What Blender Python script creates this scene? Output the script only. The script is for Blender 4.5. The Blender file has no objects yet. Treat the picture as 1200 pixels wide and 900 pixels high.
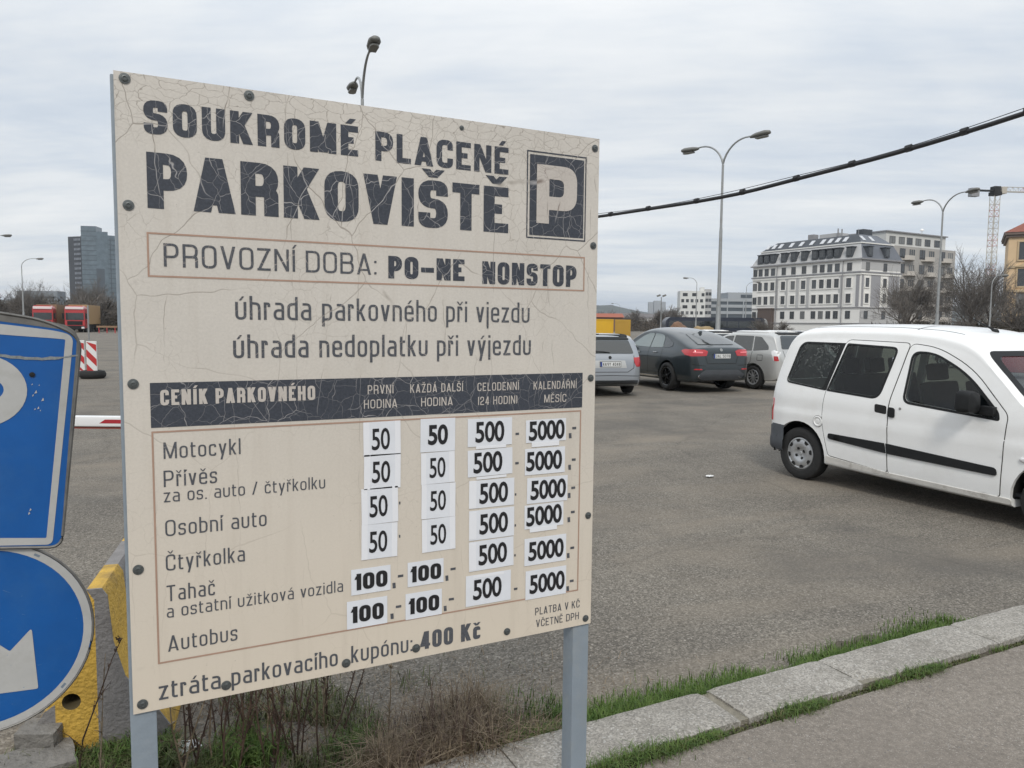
import bpy, bmesh, math, random
from mathutils import Vector, Matrix, noise
from mathutils.bvhtree import BVHTree
from mathutils.geometry import delaunay_2d_cdt
R = math.radians
random.seed(7)
SC = bpy.context.scene
COL = SC.collection
# ------------------------------------------------------------------ camera
HEAD, PITCH, ROLL = R(63.3), math.atan(70/880), R(0.56)
cam = bpy.data.cameras.new('camera'); cam.sensor_width = 36; cam.lens = 26.4
cam.clip_start = .05; cam.clip_end = 12000
cob = bpy.data.objects.new('camera', cam); COL.objects.link(cob); SC.camera = cob
cob.matrix_world = (Matrix.Translation((0, 0, 1.75)) @ Matrix.Rotation(HEAD-math.pi/2, 4, 'Z')
                    @ Matrix.Rotation(math.pi/2-PITCH, 4, 'X') @ Matrix.Rotation(ROLL, 4, 'Z'))
SC.view_settings.view_transform = 'Standard'; SC.view_settings.look = 'None'
SC.view_settings.exposure = 0.0; SC.view_settings.gamma = 1
SC.cycles.max_bounces = 6; SC.cycles.transparent_max_bounces = 8; SC.cycles.use_denoising = True
SUN_EL, SUN_AZ = R(44), R(-118)          # azimuth of the sun measured from +X, anticlockwise
sd = Vector((math.cos(SUN_EL)*math.cos(SUN_AZ), math.cos(SUN_EL)*math.sin(SUN_AZ), math.sin(SUN_EL)))
sl = bpy.data.lights.new('sun', 'SUN'); sl.energy = 1.7; sl.angle = R(12); sl.color = (1, .95, .87)
so = bpy.data.objects.new('sun', sl); COL.objects.link(so)
so.rotation_euler = sd.to_track_quat('Z', 'Y').to_euler()
# ------------------------------------------------------------------ world: overcast sky over a physical sky
W = bpy.data.worlds.new('World'); SC.world = W; W.use_nodes = True
nt = W.node_tree; nt.nodes.clear(); N = nt.nodes.new; LK = nt.links.new
def mathn(nt_, op, a, b=None, c=None):
    n = nt_.nodes.new('ShaderNodeMath'); n.operation = op
    for i, v in enumerate((a, b, c)):
        if v is None: continue
        if isinstance(v, (int, float)): n.inputs[i].default_value = v
        else: nt_.links.new(v, n.inputs[i])
    return n.outputs[0]
def ramp(nt_, fac, stops, interp='LINEAR'):
    n = nt_.nodes.new('ShaderNodeValToRGB'); cr = n.color_ramp; cr.interpolation = interp
    while len(cr.elements) < len(stops): cr.elements.new(.5)
    for e, (p, c) in zip(cr.elements, stops):
        e.position = p; e.color = (c, c, c, 1) if isinstance(c, (int, float)) else (*c, 1)
    nt_.links.new(fac, n.inputs[0]); return n.outputs[0]
def mixc(nt_, fac, a, b, mode='MIX'):
    n = nt_.nodes.new('ShaderNodeMix'); n.data_type = 'RGBA'; n.blend_type = mode
    for s, v in ((n.inputs[0], fac), (n.inputs[6], a), (n.inputs[7], b)):
        if isinstance(v, (int, float)): s.default_value = v
        elif isinstance(v, tuple): s.default_value = (*v, 1)
        else: nt_.links.new(v, s)
    return n.outputs[2]
sky = N('ShaderNodeTexSky'); sky.sky_type = 'NISHITA'; sky.sun_disc = False
sky.sun_elevation = SUN_EL; sky.sun_rotation = math.pi/2-SUN_AZ
geo = N('ShaderNodeTexCoord'); sep = N('ShaderNodeSeparateXYZ'); LK(geo.outputs['Generated'], sep.inputs[0])
zc = mathn(nt, 'MAXIMUM', sep.outputs[2], 0.0)
den = mathn(nt, 'ADD', zc, 0.10)
cx = mathn(nt, 'DIVIDE', sep.outputs[0], den); cy = mathn(nt, 'DIVIDE', sep.outputs[1], den)
cmb = N('ShaderNodeCombineXYZ'); LK(cx, cmb.inputs[0]); LK(cy, cmb.inputs[1])
vr = N('ShaderNodeVectorRotate'); vr.rotation_type = 'Z_AXIS'; vr.inputs['Angle'].default_value = -HEAD+R(96)
LK(cmb.outputs[0], vr.inputs[0])
mp = N('ShaderNodeMapping'); mp.inputs['Scale'].default_value = (.55, .95, 1); LK(vr.outputs[0], mp.inputs[0])
n1 = N('ShaderNodeTexNoise'); n1.inputs['Scale'].default_value = .75; n1.inputs['Detail'].default_value = 6
n1.inputs['Roughness'].default_value = .56; n1.inputs['Distortion'].default_value = .5; LK(mp.outputs[0], n1.inputs[0])
mp2 = N('ShaderNodeMapping'); mp2.inputs['Scale'].default_value = (.8, 2.6, 1); mp2.inputs['Location'].default_value = (4, 2, 0); LK(vr.outputs[0], mp2.inputs[0])
n2 = N('ShaderNodeTexNoise'); n2.inputs['Scale'].default_value = 1.4; n2.inputs['Detail'].default_value = 5
n2.inputs['Roughness'].default_value = .6; LK(mp2.outputs[0], n2.inputs[0])
f1 = mathn(nt, 'ADD', mathn(nt, 'MULTIPLY', n1.outputs[0], .74), mathn(nt, 'MULTIPLY', n2.outputs[0], .26))
cl = ramp(nt, f1, [(.34, (.52, .585, .675)), (.44, (.62, .675, .74)), (.53, (.745, .775, .80)), (.63, (.86, .87, .87))])
lift = mathn(nt, 'ADD', 1.0, mathn(nt, 'MULTIPLY', mathn(nt, 'POWER', zc, 1.3), .9))
glow = ramp(nt, zc, [(0, 1.14), (.10, 1.07), (.28, .97), (.55, 1.03), (1, 1.05)])
cl2 = mixc(nt, 1.0, cl, glow, 'MULTIPLY')
b1 = N('ShaderNodeBackground'); LK(sky.outputs[0], b1.inputs[0]); b1.inputs[1].default_value = .1
b2 = N('ShaderNodeBackground'); LK(cl2, b2.inputs[0]); LK(lift, b2.inputs[1])
mx = N('ShaderNodeMixShader'); mx.inputs[0].default_value = .93
LK(b1.outputs[0], mx.inputs[1]); LK(b2.outputs[0], mx.inputs[2])
ow = N('ShaderNodeOutputWorld'); LK(mx.outputs[0], ow.inputs[0])

# ------------------------------------------------------------------ materials
MATS = {}
def mat(name, col, rough=.6, metal=0, var=.0, vscale=3, bump=0, bscale=40, spec=.5, coat=0, dirt_shade=None, dscale=1.5, coords='Object'):
    if name in MATS: return MATS[name]
    m = bpy.data.materials.new(name); m.use_nodes = True; t = m.node_tree; p = t.nodes['Principled BSDF']
    p.inputs['Roughness'].default_value = rough; p.inputs['Metallic'].default_value = metal
    p.inputs['Specular IOR Level'].default_value = spec; p.inputs['Coat Weight'].default_value = coat
    p.inputs['Coat Roughness'].default_value = .06
    tc = t.nodes.new('ShaderNodeTexCoord'); out = None
    if var or dirt_shade:
        n = t.nodes.new('ShaderNodeTexNoise'); n.inputs['Scale'].default_value = vscale; n.inputs['Detail'].default_value = 6
        n.inputs['Roughness'].default_value = .65
        t.links.new(tc.outputs[coords], n.inputs[0])
        k = ramp(t, n.outputs[0], [(.25, 1-var), (.75, 1+var)]); out = mixc(t, 1.0, col, k, 'MULTIPLY')
        if dirt_shade:
            n2_ = t.nodes.new('ShaderNodeTexNoise'); n2_.inputs['Scale'].default_value = dscale; n2_.inputs['Detail'].default_value = 8
            n2_.inputs['Roughness'].default_value = .7
            t.links.new(tc.outputs[coords], n2_.inputs[0])
            out = mixc(t, ramp(t, n2_.outputs[0], [(.5, 0), (.72, dirt_shade[1])]), out, dirt_shade[0])
        t.links.new(out, p.inputs['Base Color'])
    else: p.inputs['Base Color'].default_value = (*col, 1)
    if bump:
        nb = t.nodes.new('ShaderNodeTexNoise'); nb.inputs['Scale'].default_value = bscale; nb.inputs['Detail'].default_value = 5
        t.links.new(tc.outputs[coords], nb.inputs[0]); b = t.nodes.new('ShaderNodeBump'); b.inputs['Strength'].default_value = bump
        b.inputs['Distance'].default_value = .02; t.links.new(nb.outputs[0], b.inputs['Height']); t.links.new(b.outputs[0], p.inputs['Normal'])
    MATS[name] = m; return m

def asphalt(name, c_lo, c_hi, chip, dust, scale=95, pale=(.40, .37, .33), pf=.5, ctr=.4):
    m = bpy.data.materials.new(name); m.use_nodes = True; t = m.node_tree; p = t.nodes['Principled BSDF']
    p.inputs['Roughness'].default_value = .9; p.inputs['Specular IOR Level'].default_value = .25
    tc = t.nodes.new('ShaderNodeTexCoord').outputs['Object']
    def nz(s, d=5, r=.6, vec=None, dist=0):
        n = t.nodes.new('ShaderNodeTexNoise'); n.inputs['Scale'].default_value = s; n.inputs['Detail'].default_value = d
        n.inputs['Roughness'].default_value = r; n.inputs['Distortion'].default_value = dist; t.links.new(vec or tc, n.inputs[0]); return n.outputs[0]
    v = t.nodes.new('ShaderNodeTexVoronoi'); v.inputs['Scale'].default_value = scale; t.links.new(tc, v.inputs[0])
    sp = t.nodes.new('ShaderNodeSeparateColor'); t.links.new(v.outputs['Color'], sp.inputs[0])
    base = mixc(t, ramp(t, nz(1.1, 8, .68), [(.3, 0), (.7, 1)]), c_lo, c_hi)
    base = mixc(t, ramp(t, sp.outputs[0], [(.0, .55), (.6, 1.0), (1, 1.45)]), (0, 0, 0), base, 'MIX') if False else mixc(t, 1.0, base, ramp(t, sp.outputs[0], [(0, 1-ctr), (.55, .97), (1, 1+ctr*1.25)]), 'MULTIPLY')
    base = mixc(t, 1.0, base, ramp(t, nz(38, 4, .75), [(.3, .72), (.7, 1.3)]), 'MULTIPLY')
    base = mixc(t, ramp(t, sp.outputs[1], [(.955, 0), (.975, pf)], 'LINEAR'), base, pale)
    mpn = t.nodes.new('ShaderNodeMapping'); mpn.inputs['Rotation'].default_value = (0, 0, R(18)); mpn.inputs['Scale'].default_value = (.28, .9, 1); t.links.new(tc, mpn.inputs[0])
    base = mixc(t, ramp(t, nz(.8, 7, .62, mpn.outputs[0], .6), [(.47, 0), (.68, .65)]), base, dust)
    base = mixc(t, ramp(t, nz(.42, 6, .6), [(.52, 0), (.66, .6)]), base, chip)
    # irregular sealed cracks and patch joints
    vc = t.nodes.new('ShaderNodeTexVoronoi'); vc.feature = 'DISTANCE_TO_EDGE'; vc.inputs['Scale'].default_value = .16
    wn = t.nodes.new('ShaderNodeTexNoise'); wn.inputs['Scale'].default_value = 1.2; wn.inputs['Detail'].default_value = 6; t.links.new(tc, wn.inputs[0])
    wv = mixc(t, .30, tc, wn.outputs['Color'], 'LINEAR_LIGHT'); t.links.new(wv, vc.inputs[0])
    base = mixc(t, ramp(t, vc.outputs['Distance'], [(.0, .22), (.005, 0)]), base, (.05, .045, .04))
    t.links.new(base, p.inputs['Base Color'])
    b = t.nodes.new('ShaderNodeBump'); b.inputs['Strength'].default_value = .55; b.inputs['Distance'].default_value = .006
    t.links.new(mathn(t, 'ADD', mathn(t, 'MULTIPLY', v.outputs['Distance'], -.8), nz(60, 4, .7)), b.inputs['Height']); t.links.new(b.outputs[0], p.inputs['Normal'])
    MATS[name] = m; return m
M_LOT = asphalt('car_park_asphalt', (.122, .110, .094), (.178, .160, .134), (.098, .091, .082), (.235, .200, .158), 110)
M_PAVE = asphalt('pavement_asphalt', (.185, .162, .138), (.235, .208, .178), (.175, .152, .13), (.255, .225, .19), 230, (.46, .44, .41), .5, .2)

def glass_mat(name, tint, refl=.9):
    m = bpy.data.materials.new(name); m.use_nodes = True; t = m.node_tree; t.nodes.remove(t.nodes['Principled BSDF'])
    tr = t.nodes.new('ShaderNodeBsdfTransparent'); tr.inputs[0].default_value = (*tint, 1)
    gl = t.nodes.new('ShaderNodeBsdfGlossy'); gl.inputs['Roughness'].default_value = .03; gl.inputs[0].default_value = (refl, refl, refl, 1)
    fr = t.nodes.new('ShaderNodeFresnel'); fr.inputs[0].default_value = 1.5
    mx_ = t.nodes.new('ShaderNodeMixShader'); t.links.new(fr.outputs[0], mx_.inputs[0]); t.links.new(tr.outputs[0], mx_.inputs[1]); t.links.new(gl.outputs[0], mx_.inputs[2])
    t.links.new(mx_.outputs[0], t.nodes['Material Output'].inputs[0]); MATS[name] = m; return m
M_GLASS = glass_mat('van_glass', (.50, .56, .53))
M_WIND = glass_mat('windscreen_glass', (.55, .60, .68))
M_DARKGLASS = mat('dark_car_glass', (.018, .022, .022), .04, spec=.9, coat=.6)
M_WHITE = mat('white_paint', (.80, .80, .79), .32, var=.02, vscale=2, coat=.5, dirt_shade=((.50, .47, .42), .22), dscale=1.8)
M_SILVER = mat('silver_paint', (.30, .32, .345), .36, .5, coat=.6)
M_SILVER2 = mat('pale_silver_paint', (.50, .50, .485), .36, .45, coat=.6)
M_GREY = mat('dark_grey_paint', (.030, .040, .045), .28, .45, coat=.9)
M_PLASTIC = mat('black_plastic', (.014, .015, .016), .6, spec=.25, var=.15, vscale=20)
M_BUMPER = mat('grey_bumper_plastic', (.055, .06, .068), .55, var=.15, vscale=6)
M_SEAM = mat('seam_black', (.008, .008, .008), .8)
M_TYRE = mat('tyre_rubber', (.016, .016, .016), .82, var=.3, vscale=12)
M_RIM = mat('silver_rim', (.45, .46, .47), .35, .7, var=.08, vscale=9)
M_BLACKRIM = mat('black_rim', (.014, .014, .015), .22, .3, coat=.5)
M_RED = mat('tail_light_red', (.42, .012, .018), .12, coat=1)
M_REDL = mat('tail_light_pink', (.75, .16, .18), .15, coat=1)
M_CLEAR = mat('lamp_clear', (.75, .74, .74), .12, .2, coat=1)
M_PLATE = mat('plate_white', (.62, .63, .62), .5)
M_PBLUE = mat('plate_blue', (.02, .05, .22), .5)
M_INK = mat('plate_ink', (.02, .02, .02), .6)
M_SEAT = mat('seat_fabric', (.035, .037, .04), .9, var=.2, vscale=15)
M_CHROME = mat('chrome', (.7, .7, .7), .15, 1)
M_GALV = mat('galvanised_steel', (.30, .31, .31), .5, .5, var=.12, vscale=4, dirt_shade=((.16, .13, .10), .5), dscale=3)
M_LAMPDK = mat('lamp_housing', (.16, .16, .15), .55, .2, var=.2, vscale=8)
M_POST = mat('blue_grey_post_paint', (.22, .26, .30), .55, var=.07, vscale=5, bump=.12, bscale=30, dirt_shade=((.30, .30, .27), .35), dscale=9)

# ------------------------------------------------------------------ mesh helpers
def frame_of(d, up=Vector((0, 0, 1))):
    d = d.normalized()
    if abs(d.dot(up)) > .98: up = Vector((1, 0, 0))
    a = d.cross(up).normalized(); return a, a.cross(d).normalized()
class MB:
    def __init__(s): s.v = []; s.f = []; s.m = []
    def add(s, vs, fs, mi=0):
        o = len(s.v); s.v += [tuple(v) for v in vs]
        for f in fs: s.f.append(tuple(i+o for i in f)); s.m.append(mi)
        return s
    def box(s, c, d, mi=0, rz=0, M=None):
        x, y, z = (k/2 for k in d); vs = []
        T = Matrix.Translation(c) @ (M or Matrix.Rotation(rz, 4, 'Z'))
        for a in (-1, 1):
            for b in (-1, 1):
                for e in (-1, 1): vs.append(T @ Vector((a*x, b*y, e*z)))
        return s.add(vs, [(0, 1, 3, 2), (4, 6, 7, 5), (0, 4, 5, 1), (2, 3, 7, 6), (0, 2, 6, 4), (1, 5, 7, 3)], mi)
    def b2(s, lo, hi, mi=0): return s.box([(a+b)/2 for a, b in zip(lo, hi)], [abs(b-a) for a, b in zip(lo, hi)], mi)
    def tube(s, pts, r, n=8, mi=0, cap=True):
        pts = [Vector(p) for p in pts]; k = len(pts); rs = r if isinstance(r, (list, tuple)) else [r]*k; vs = []
        for i, p in enumerate(pts):
            d = pts[min(i+1, k-1)]-pts[max(i-1, 0)]; a, b = frame_of(d)
            for j in range(n):
                t = 2*math.pi*j/n; vs.append(p+(a*math.cos(t)+b*math.sin(t))*rs[i])
        fs = [(i*n+j, i*n+(j+1) % n, (i+1)*n+(j+1) % n, (i+1)*n+j) for i in range(k-1) for j in range(n)]
        if cap: fs += [tuple(range(n))[::-1], tuple((k-1)*n+j for j in range(n))]
        return s.add(vs, fs, mi)
    def lathe(s, prof, n=24, M=None, mi=0, close=False):
        """prof: (radius, axial) pairs, revolved round local Z"""
        M = M or Matrix(); vs = [M @ Vector((r*math.cos(2*math.pi*j/n), r*math.sin(2*math.pi*j/n), z)) for r, z in prof for j in range(n)]
        k = len(prof); fs = [(i*n+j, i*n+(j+1) % n, (i+1)*n+(j+1) % n, (i+1)*n+j) for i in range(k-1) for j in range(n)]
        if close: fs += [tuple(range(n))[::-1], tuple((k-1)*n+j for j in range(n))]
        return s.add(vs, fs, mi)
    def prism(s, out, fn, d, mi=0, mi_side=None):
        """2D outline through fn(u,v,w) from w=0 to w=d"""
        n = len(out); vs = [fn(u, v, 0) for u, v in out]+[fn(u, v, d) for u, v in out]
        s.add(vs, [tuple(range(n))[::-1], tuple(range(n, 2*n))], mi)
        o = len(s.v)-2*n
        for i in range(n):
            j = (i+1) % n; s.f.append((o+i, o+j, o+n+j, o+n+i)); s.m.append(mi if mi_side is None else mi_side)
        return s
    def build(s, name, mats, parent=None, smooth=None, fix=True, bevel=0):
        me = bpy.data.meshes.new(name); me.from_pydata(s.v, [], s.f)
        for m in (mats if isinstance(mats, (list, tuple)) else [mats]): me.materials.append(m)
        me.polygons.foreach_set('material_index', s.m)
        if fix or bevel:
            b = bmesh.new(); b.from_mesh(me)
            if fix: bmesh.ops.recalc_face_normals(b, faces=b.faces)
            if bevel: bmesh.ops.bevel(b, geom=b.edges[:], offset=bevel, segments=2, affect='EDGES', profile=.7)
            b.to_mesh(me); b.free()
        if smooth is not None:
            me.shade_smooth()
            if smooth < 179: me.set_sharp_from_angle(angle=R(smooth))
        me.update(); return link(name, me, parent)
def link(name, me, parent=None):
    o = bpy.data.objects.new(name, me); COL.objects.link(o)
    if parent: o.parent = parent
    return o
def tag(o, label=None, cat=None, group=None, kind=None):
    for k, v in (('label', label), ('category', cat), ('group', group), ('kind', kind)):
        if v: o[k] = v
    return o
def thing(name, label, cat, loc=(0, 0, 0), rz=0, group=None):
    o = link(name, None); o.location = loc; o.rotation_euler = (0, 0, rz); o.empty_display_size = .2
    return tag(o, label, cat, group)
def copy_tree(o, parent=None):
    c = o.copy(); COL.objects.link(c); c.parent = parent
    for ch in [x for x in bpy.data.objects if x.parent == o]: copy_tree(ch, c)
    return c
def site(e, n):
    """easting / northing of the site survey grid, whose north runs along the car park rows"""
    return Vector((e*math.sin(HEAD)+n*math.cos(HEAD), -e*math.cos(HEAD)+n*math.sin(HEAD), 0))
def arc(cx_, cy_, r, a0, a1, n): return [(cx_+r*math.cos(R(a0+(a1-a0)*i/n)), cy_+r*math.sin(R(a0+(a1-a0)*i/n))) for i in range(n+1)]
def round_poly(pts, r, n=5, closed=True):
    out = []; k = len(pts)
    for i, p in enumerate(pts):
        rr = r[i] if isinstance(r, (list, tuple)) else r
        p = Vector(p[:2])
        if (not closed and i in (0, k-1)) or rr <= 0: out.append(tuple(p)); continue
        a = Vector(pts[i-1][:2])-p; b = Vector(pts[(i+1) % k][:2])-p
        q = min(rr, a.length*.49, b.length*.49); A = p+a.normalized()*q; B = p+b.normalized()*q
        for j in range(n+1):
            t = j/n; out.append(tuple(A*(1-t)**2+p*2*t*(1-t)+B*t*t))
    return out

# ------------------------------------------------------------------ stroke lettering (square rounded signwriter's face)
X_, D_ = .74, -.26
def G(w, *st): return (w, st)
O_ = ('C', [(0, 0), (1, 0), (1, 1), (0, 1)], .24); 
def P(*pts, r=.24): return ('P', list(pts), r)
def C(*pts, r=.24): return ('C', list(pts), r)
def B(x0, y0, x1, y1): return ('B', (x0, y0, x1, y1), 0)
GL = {
 'A': G(.66, B(0, 0, .5, 1), B(1, 0, .5, 1), ('H', (.22, .78, .22), 0)), 'B': G(.62, C((0, 0), (1, 0), (1, .53), (0, .53), r=(0, .24, .2, 0)), C((0, .53), (.94, .53), (.94, 1), (0, 1), r=(0, .2, .24, 0))),
 'C': G(.6, P((1, .68), (1, 1), (0, 1), (0, 0), (1, 0), (1, .32))), 'D': G(.62, C((0, 0), (1, 0), (1, 1), (0, 1), r=(0, .26, .26, 0))),
 'E': G(.55, P((1, 1), (0, 1), (0, 0), (1, 0), r=0), P((0, .52), (.92, .52), r=0)), 'H': G(.62, P((0, 0), (0, 1), r=0), P((1, 0), (1, 1), r=0), P((0, .52), (1, .52), r=0)),
 'I': G(0, P((0, 0), (0, 1), r=0)), 'K': G(.62, P((0, 0), (0, 1), r=0), B(.12, .42, 1, 1), B(1, 0, .38, .58)),
 'L': G(.5, P((0, 1), (0, 0), (1, 0), r=0)), 'M': G(.8, P((0, 0), (0, 1), r=0), P((1, 0), (1, 1), r=0), B(.5, 0.02, 0, 1), B(.5, 0.02, 1, 1)),
 'N': G(.66, P((0, 0), (0, 1), r=0), P((1, 0), (1, 1), r=0), B(1, 0, 0, 1)), 'O': G(.62, O_),
 'P': G(.6, P((0, 0), (0, 1), r=0), P((0, .42), (1, .42), (1, 1), (0, 1))), 'R': G(.62, P((0, 0), (0, 1), r=0), P((0, .45), (1, .45), (1, 1), (0, 1)), P((.62, .45), (1, .45), (1, 0), r=(0, .12, 0))),
 'S': G(.6, P((1, .73), (1, 1), (0, 1), (0, .52), (1, .52), (1, 0), (0, 0), (0, .27))), 'T': G(.58, P((0, 1), (1, 1), r=0), P((.5, 0), (.5, 1), r=0)),
 'U': G(.62, P((0, 1), (0, 0), (1, 0), (1, 1))), 'V': G(.64, B(.5, 0, 0, 1), B(.5, 0, 1, 1)), 'Z': G(.6, P((0, 1), (1, 1), r=0), P((0, 0), (1, 0), r=0), B(0, 0.0, 1, 1)),
 'Y': G(.64, B(.5, .42, 0, 1), B(.5, .42, 1, 1), P((.5, 0), (.5, .5), r=0)),
 '0': G(.56, O_), '4': G(.58, P((.78, 0), (.78, 1), r=0), ('H', (0, 1, .24), 0), B(0, .24, .72, 1)), '2': G(.56, P((0, .74), (0, 1), (1, 1), (1, .52), (0, .36), (0, 0), (1, 0), r=(0, .24, .24, .24, .2, 0, 0))),
 '8': G(.56, C((0, 0), (1, 0), (1, .52), (0, .52)), C((.05, .52), (.95, .52), (.95, 1), (.05, 1))), '3': G(.56, P((0, 1), (1, 1), (1, .52), (.3, .52)), P((.3, .52), (1, .52), (1, 0), (0, 0))),
 '5': G(.56, P((1, 1), (0, 1), (0, .55), (1, .55), (1, 0), (0, 0), r=(0, 0, 0, .24, .24, 0))), '7': G(.56, P((0, 1), (1, 1), r=0), B(.35, 0, 1, 1)),
 '1': G(.3, P((1, 0), (1, 1), r=0), P((0, .8), (1, 1), r=0)), '9': G(.56, C((0, .45), (1, .45), (1, 1), (0, 1)), P((1, .7), (1, 0), (.1, 0))), '6': G(.56, C((0, 0), (1, 0), (1, .55), (0, .55)), P((0, .3), (0, 1), (.9, 1))),
 '⓪': G(.60, ('C', [(0, 0), (1, 0), (1, 1), (0, 1)], .55)), '①': G(.34, P((1, 0), (1, 1), r=0), B(-.15, .66, .9, .86)),
 'a': G(.5, P((.06, X_), (1, X_), (1, 0)), P((1, .42), (0, .42), (0, 0), (1, 0), r=.2)), 'b': G(.5, P((0, 1), (0, 0), r=0), P((0, 0), (1, 0), (1, X_), (0, X_))),
 'c': G(.46, P((1, .56), (1, X_), (0, X_), (0, 0), (1, 0), (1, .17))), 'd': G(.5, P((1, 1), (1, 0), r=0), P((1, 0), (0, 0), (0, X_), (1, X_))),
 'e': G(.5, P((1, .16), (1, 0), (0, 0), (0, X_), (1, X_), (1, .38), (0, .38), r=(0, .24, .24, .24, .24, 0, 0))), 'h': G(.5, P((0, 0), (0, 1), r=0), P((0, X_), (1, X_), (1, 0))),
 'i': G(0, P((0, 0), (0, X_), r=0), ('T', (0, .93), 0)), 'j': G(.12, P((1, X_), (1, D_), (-.6, D_)), ('T', (1, .93), 0)),
 'k': G(.46, P((0, 0), (0, 1), r=0), B(.1, .3, 1, X_), B(1, 0, .35, .44)), 'l': G(0, P((0, 0), (0, 1), r=0)),
 'm': G(.8, P((0, 0), (0, X_), (1, X_), (1, 0)), P((.5, 0), (.5, X_), r=0)), 'n': G(.5, P((0, 0), (0, X_), r=0), P((0, X_), (1, X_), (1, 0))),
 'o': G(.5, C((0, 0), (1, 0), (1, X_), (0, X_))), 'p': G(.5, P((0, D_), (0, X_), r=0), P((0, 0), (1, 0), (1, X_), (0, X_))),
 'r': G(.3, P((0, 0), (0, X_), r=0), P((0, X_), (1, X_), (1, .58))), 's': G(.46, P((1, .56), (1, X_), (0, X_), (0, .38), (1, .38), (1, 0), (0, 0), (0, .16), r=.2)),
 't': G(.32, P((.2, .97), (.2, 0), (1, 0), r=.2), P((-.25, X_), (1, X_), r=0)), 'u': G(.5, P((0, X_), (0, 0), (1, 0), (1, X_))),
 'v': G(.48, B(.5, 0, 0, X_), B(.5, 0, 1, X_)), 'y': G(.5, B(.5, 0, 0, X_), B(.26, D_, 1, X_)), 'z': G(.46, P((0, X_), (1, X_), r=0), P((0, 0), (1, 0), r=0), B(0, 0, 1, X_)),
 '.': G(0, ('T', (0, .04), 0)), ':': G(0, ('T', (0, .08), 0), ('T', (0, .62), 0)), ',': G(.05, B(0, -.16, .9, .12)), '-': G(.26, P((0, .36), (1, .36), r=0)), '–': G(.6, P((0, .42), (1, .42), r=0)),
 '/': G(.42, B(0, 0, 1, 1)), '(': G(.14, P((1, 1), (0, 1), (0, 0), (1, 0))), ')': G(.14, P((0, 1), (1, 1), (1, 0), (0, 0))), ' ': G(.24,)}
DIA = {'Á': ('A', 'a'), 'É': ('E', 'a'), 'Í': ('I', 'a'), 'Š': ('S', 'c'), 'Ě': ('E', 'c'), 'Č': ('C', 'c'), 'Ř': ('R', 'c'), 'Ž': ('Z', 'c'),
       'á': ('a', 'a'), 'é': ('e', 'a'), 'í': ('i', 'a'), 'ý': ('y', 'a'), 'ó': ('o', 'a'), 'ú': ('u', 'a'), 'ě': ('e', 'c'), 'ř': ('r', 'c'), 'č': ('c', 'c'), 'ž': ('z', 'c'), 'š': ('s', 'c')}
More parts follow.
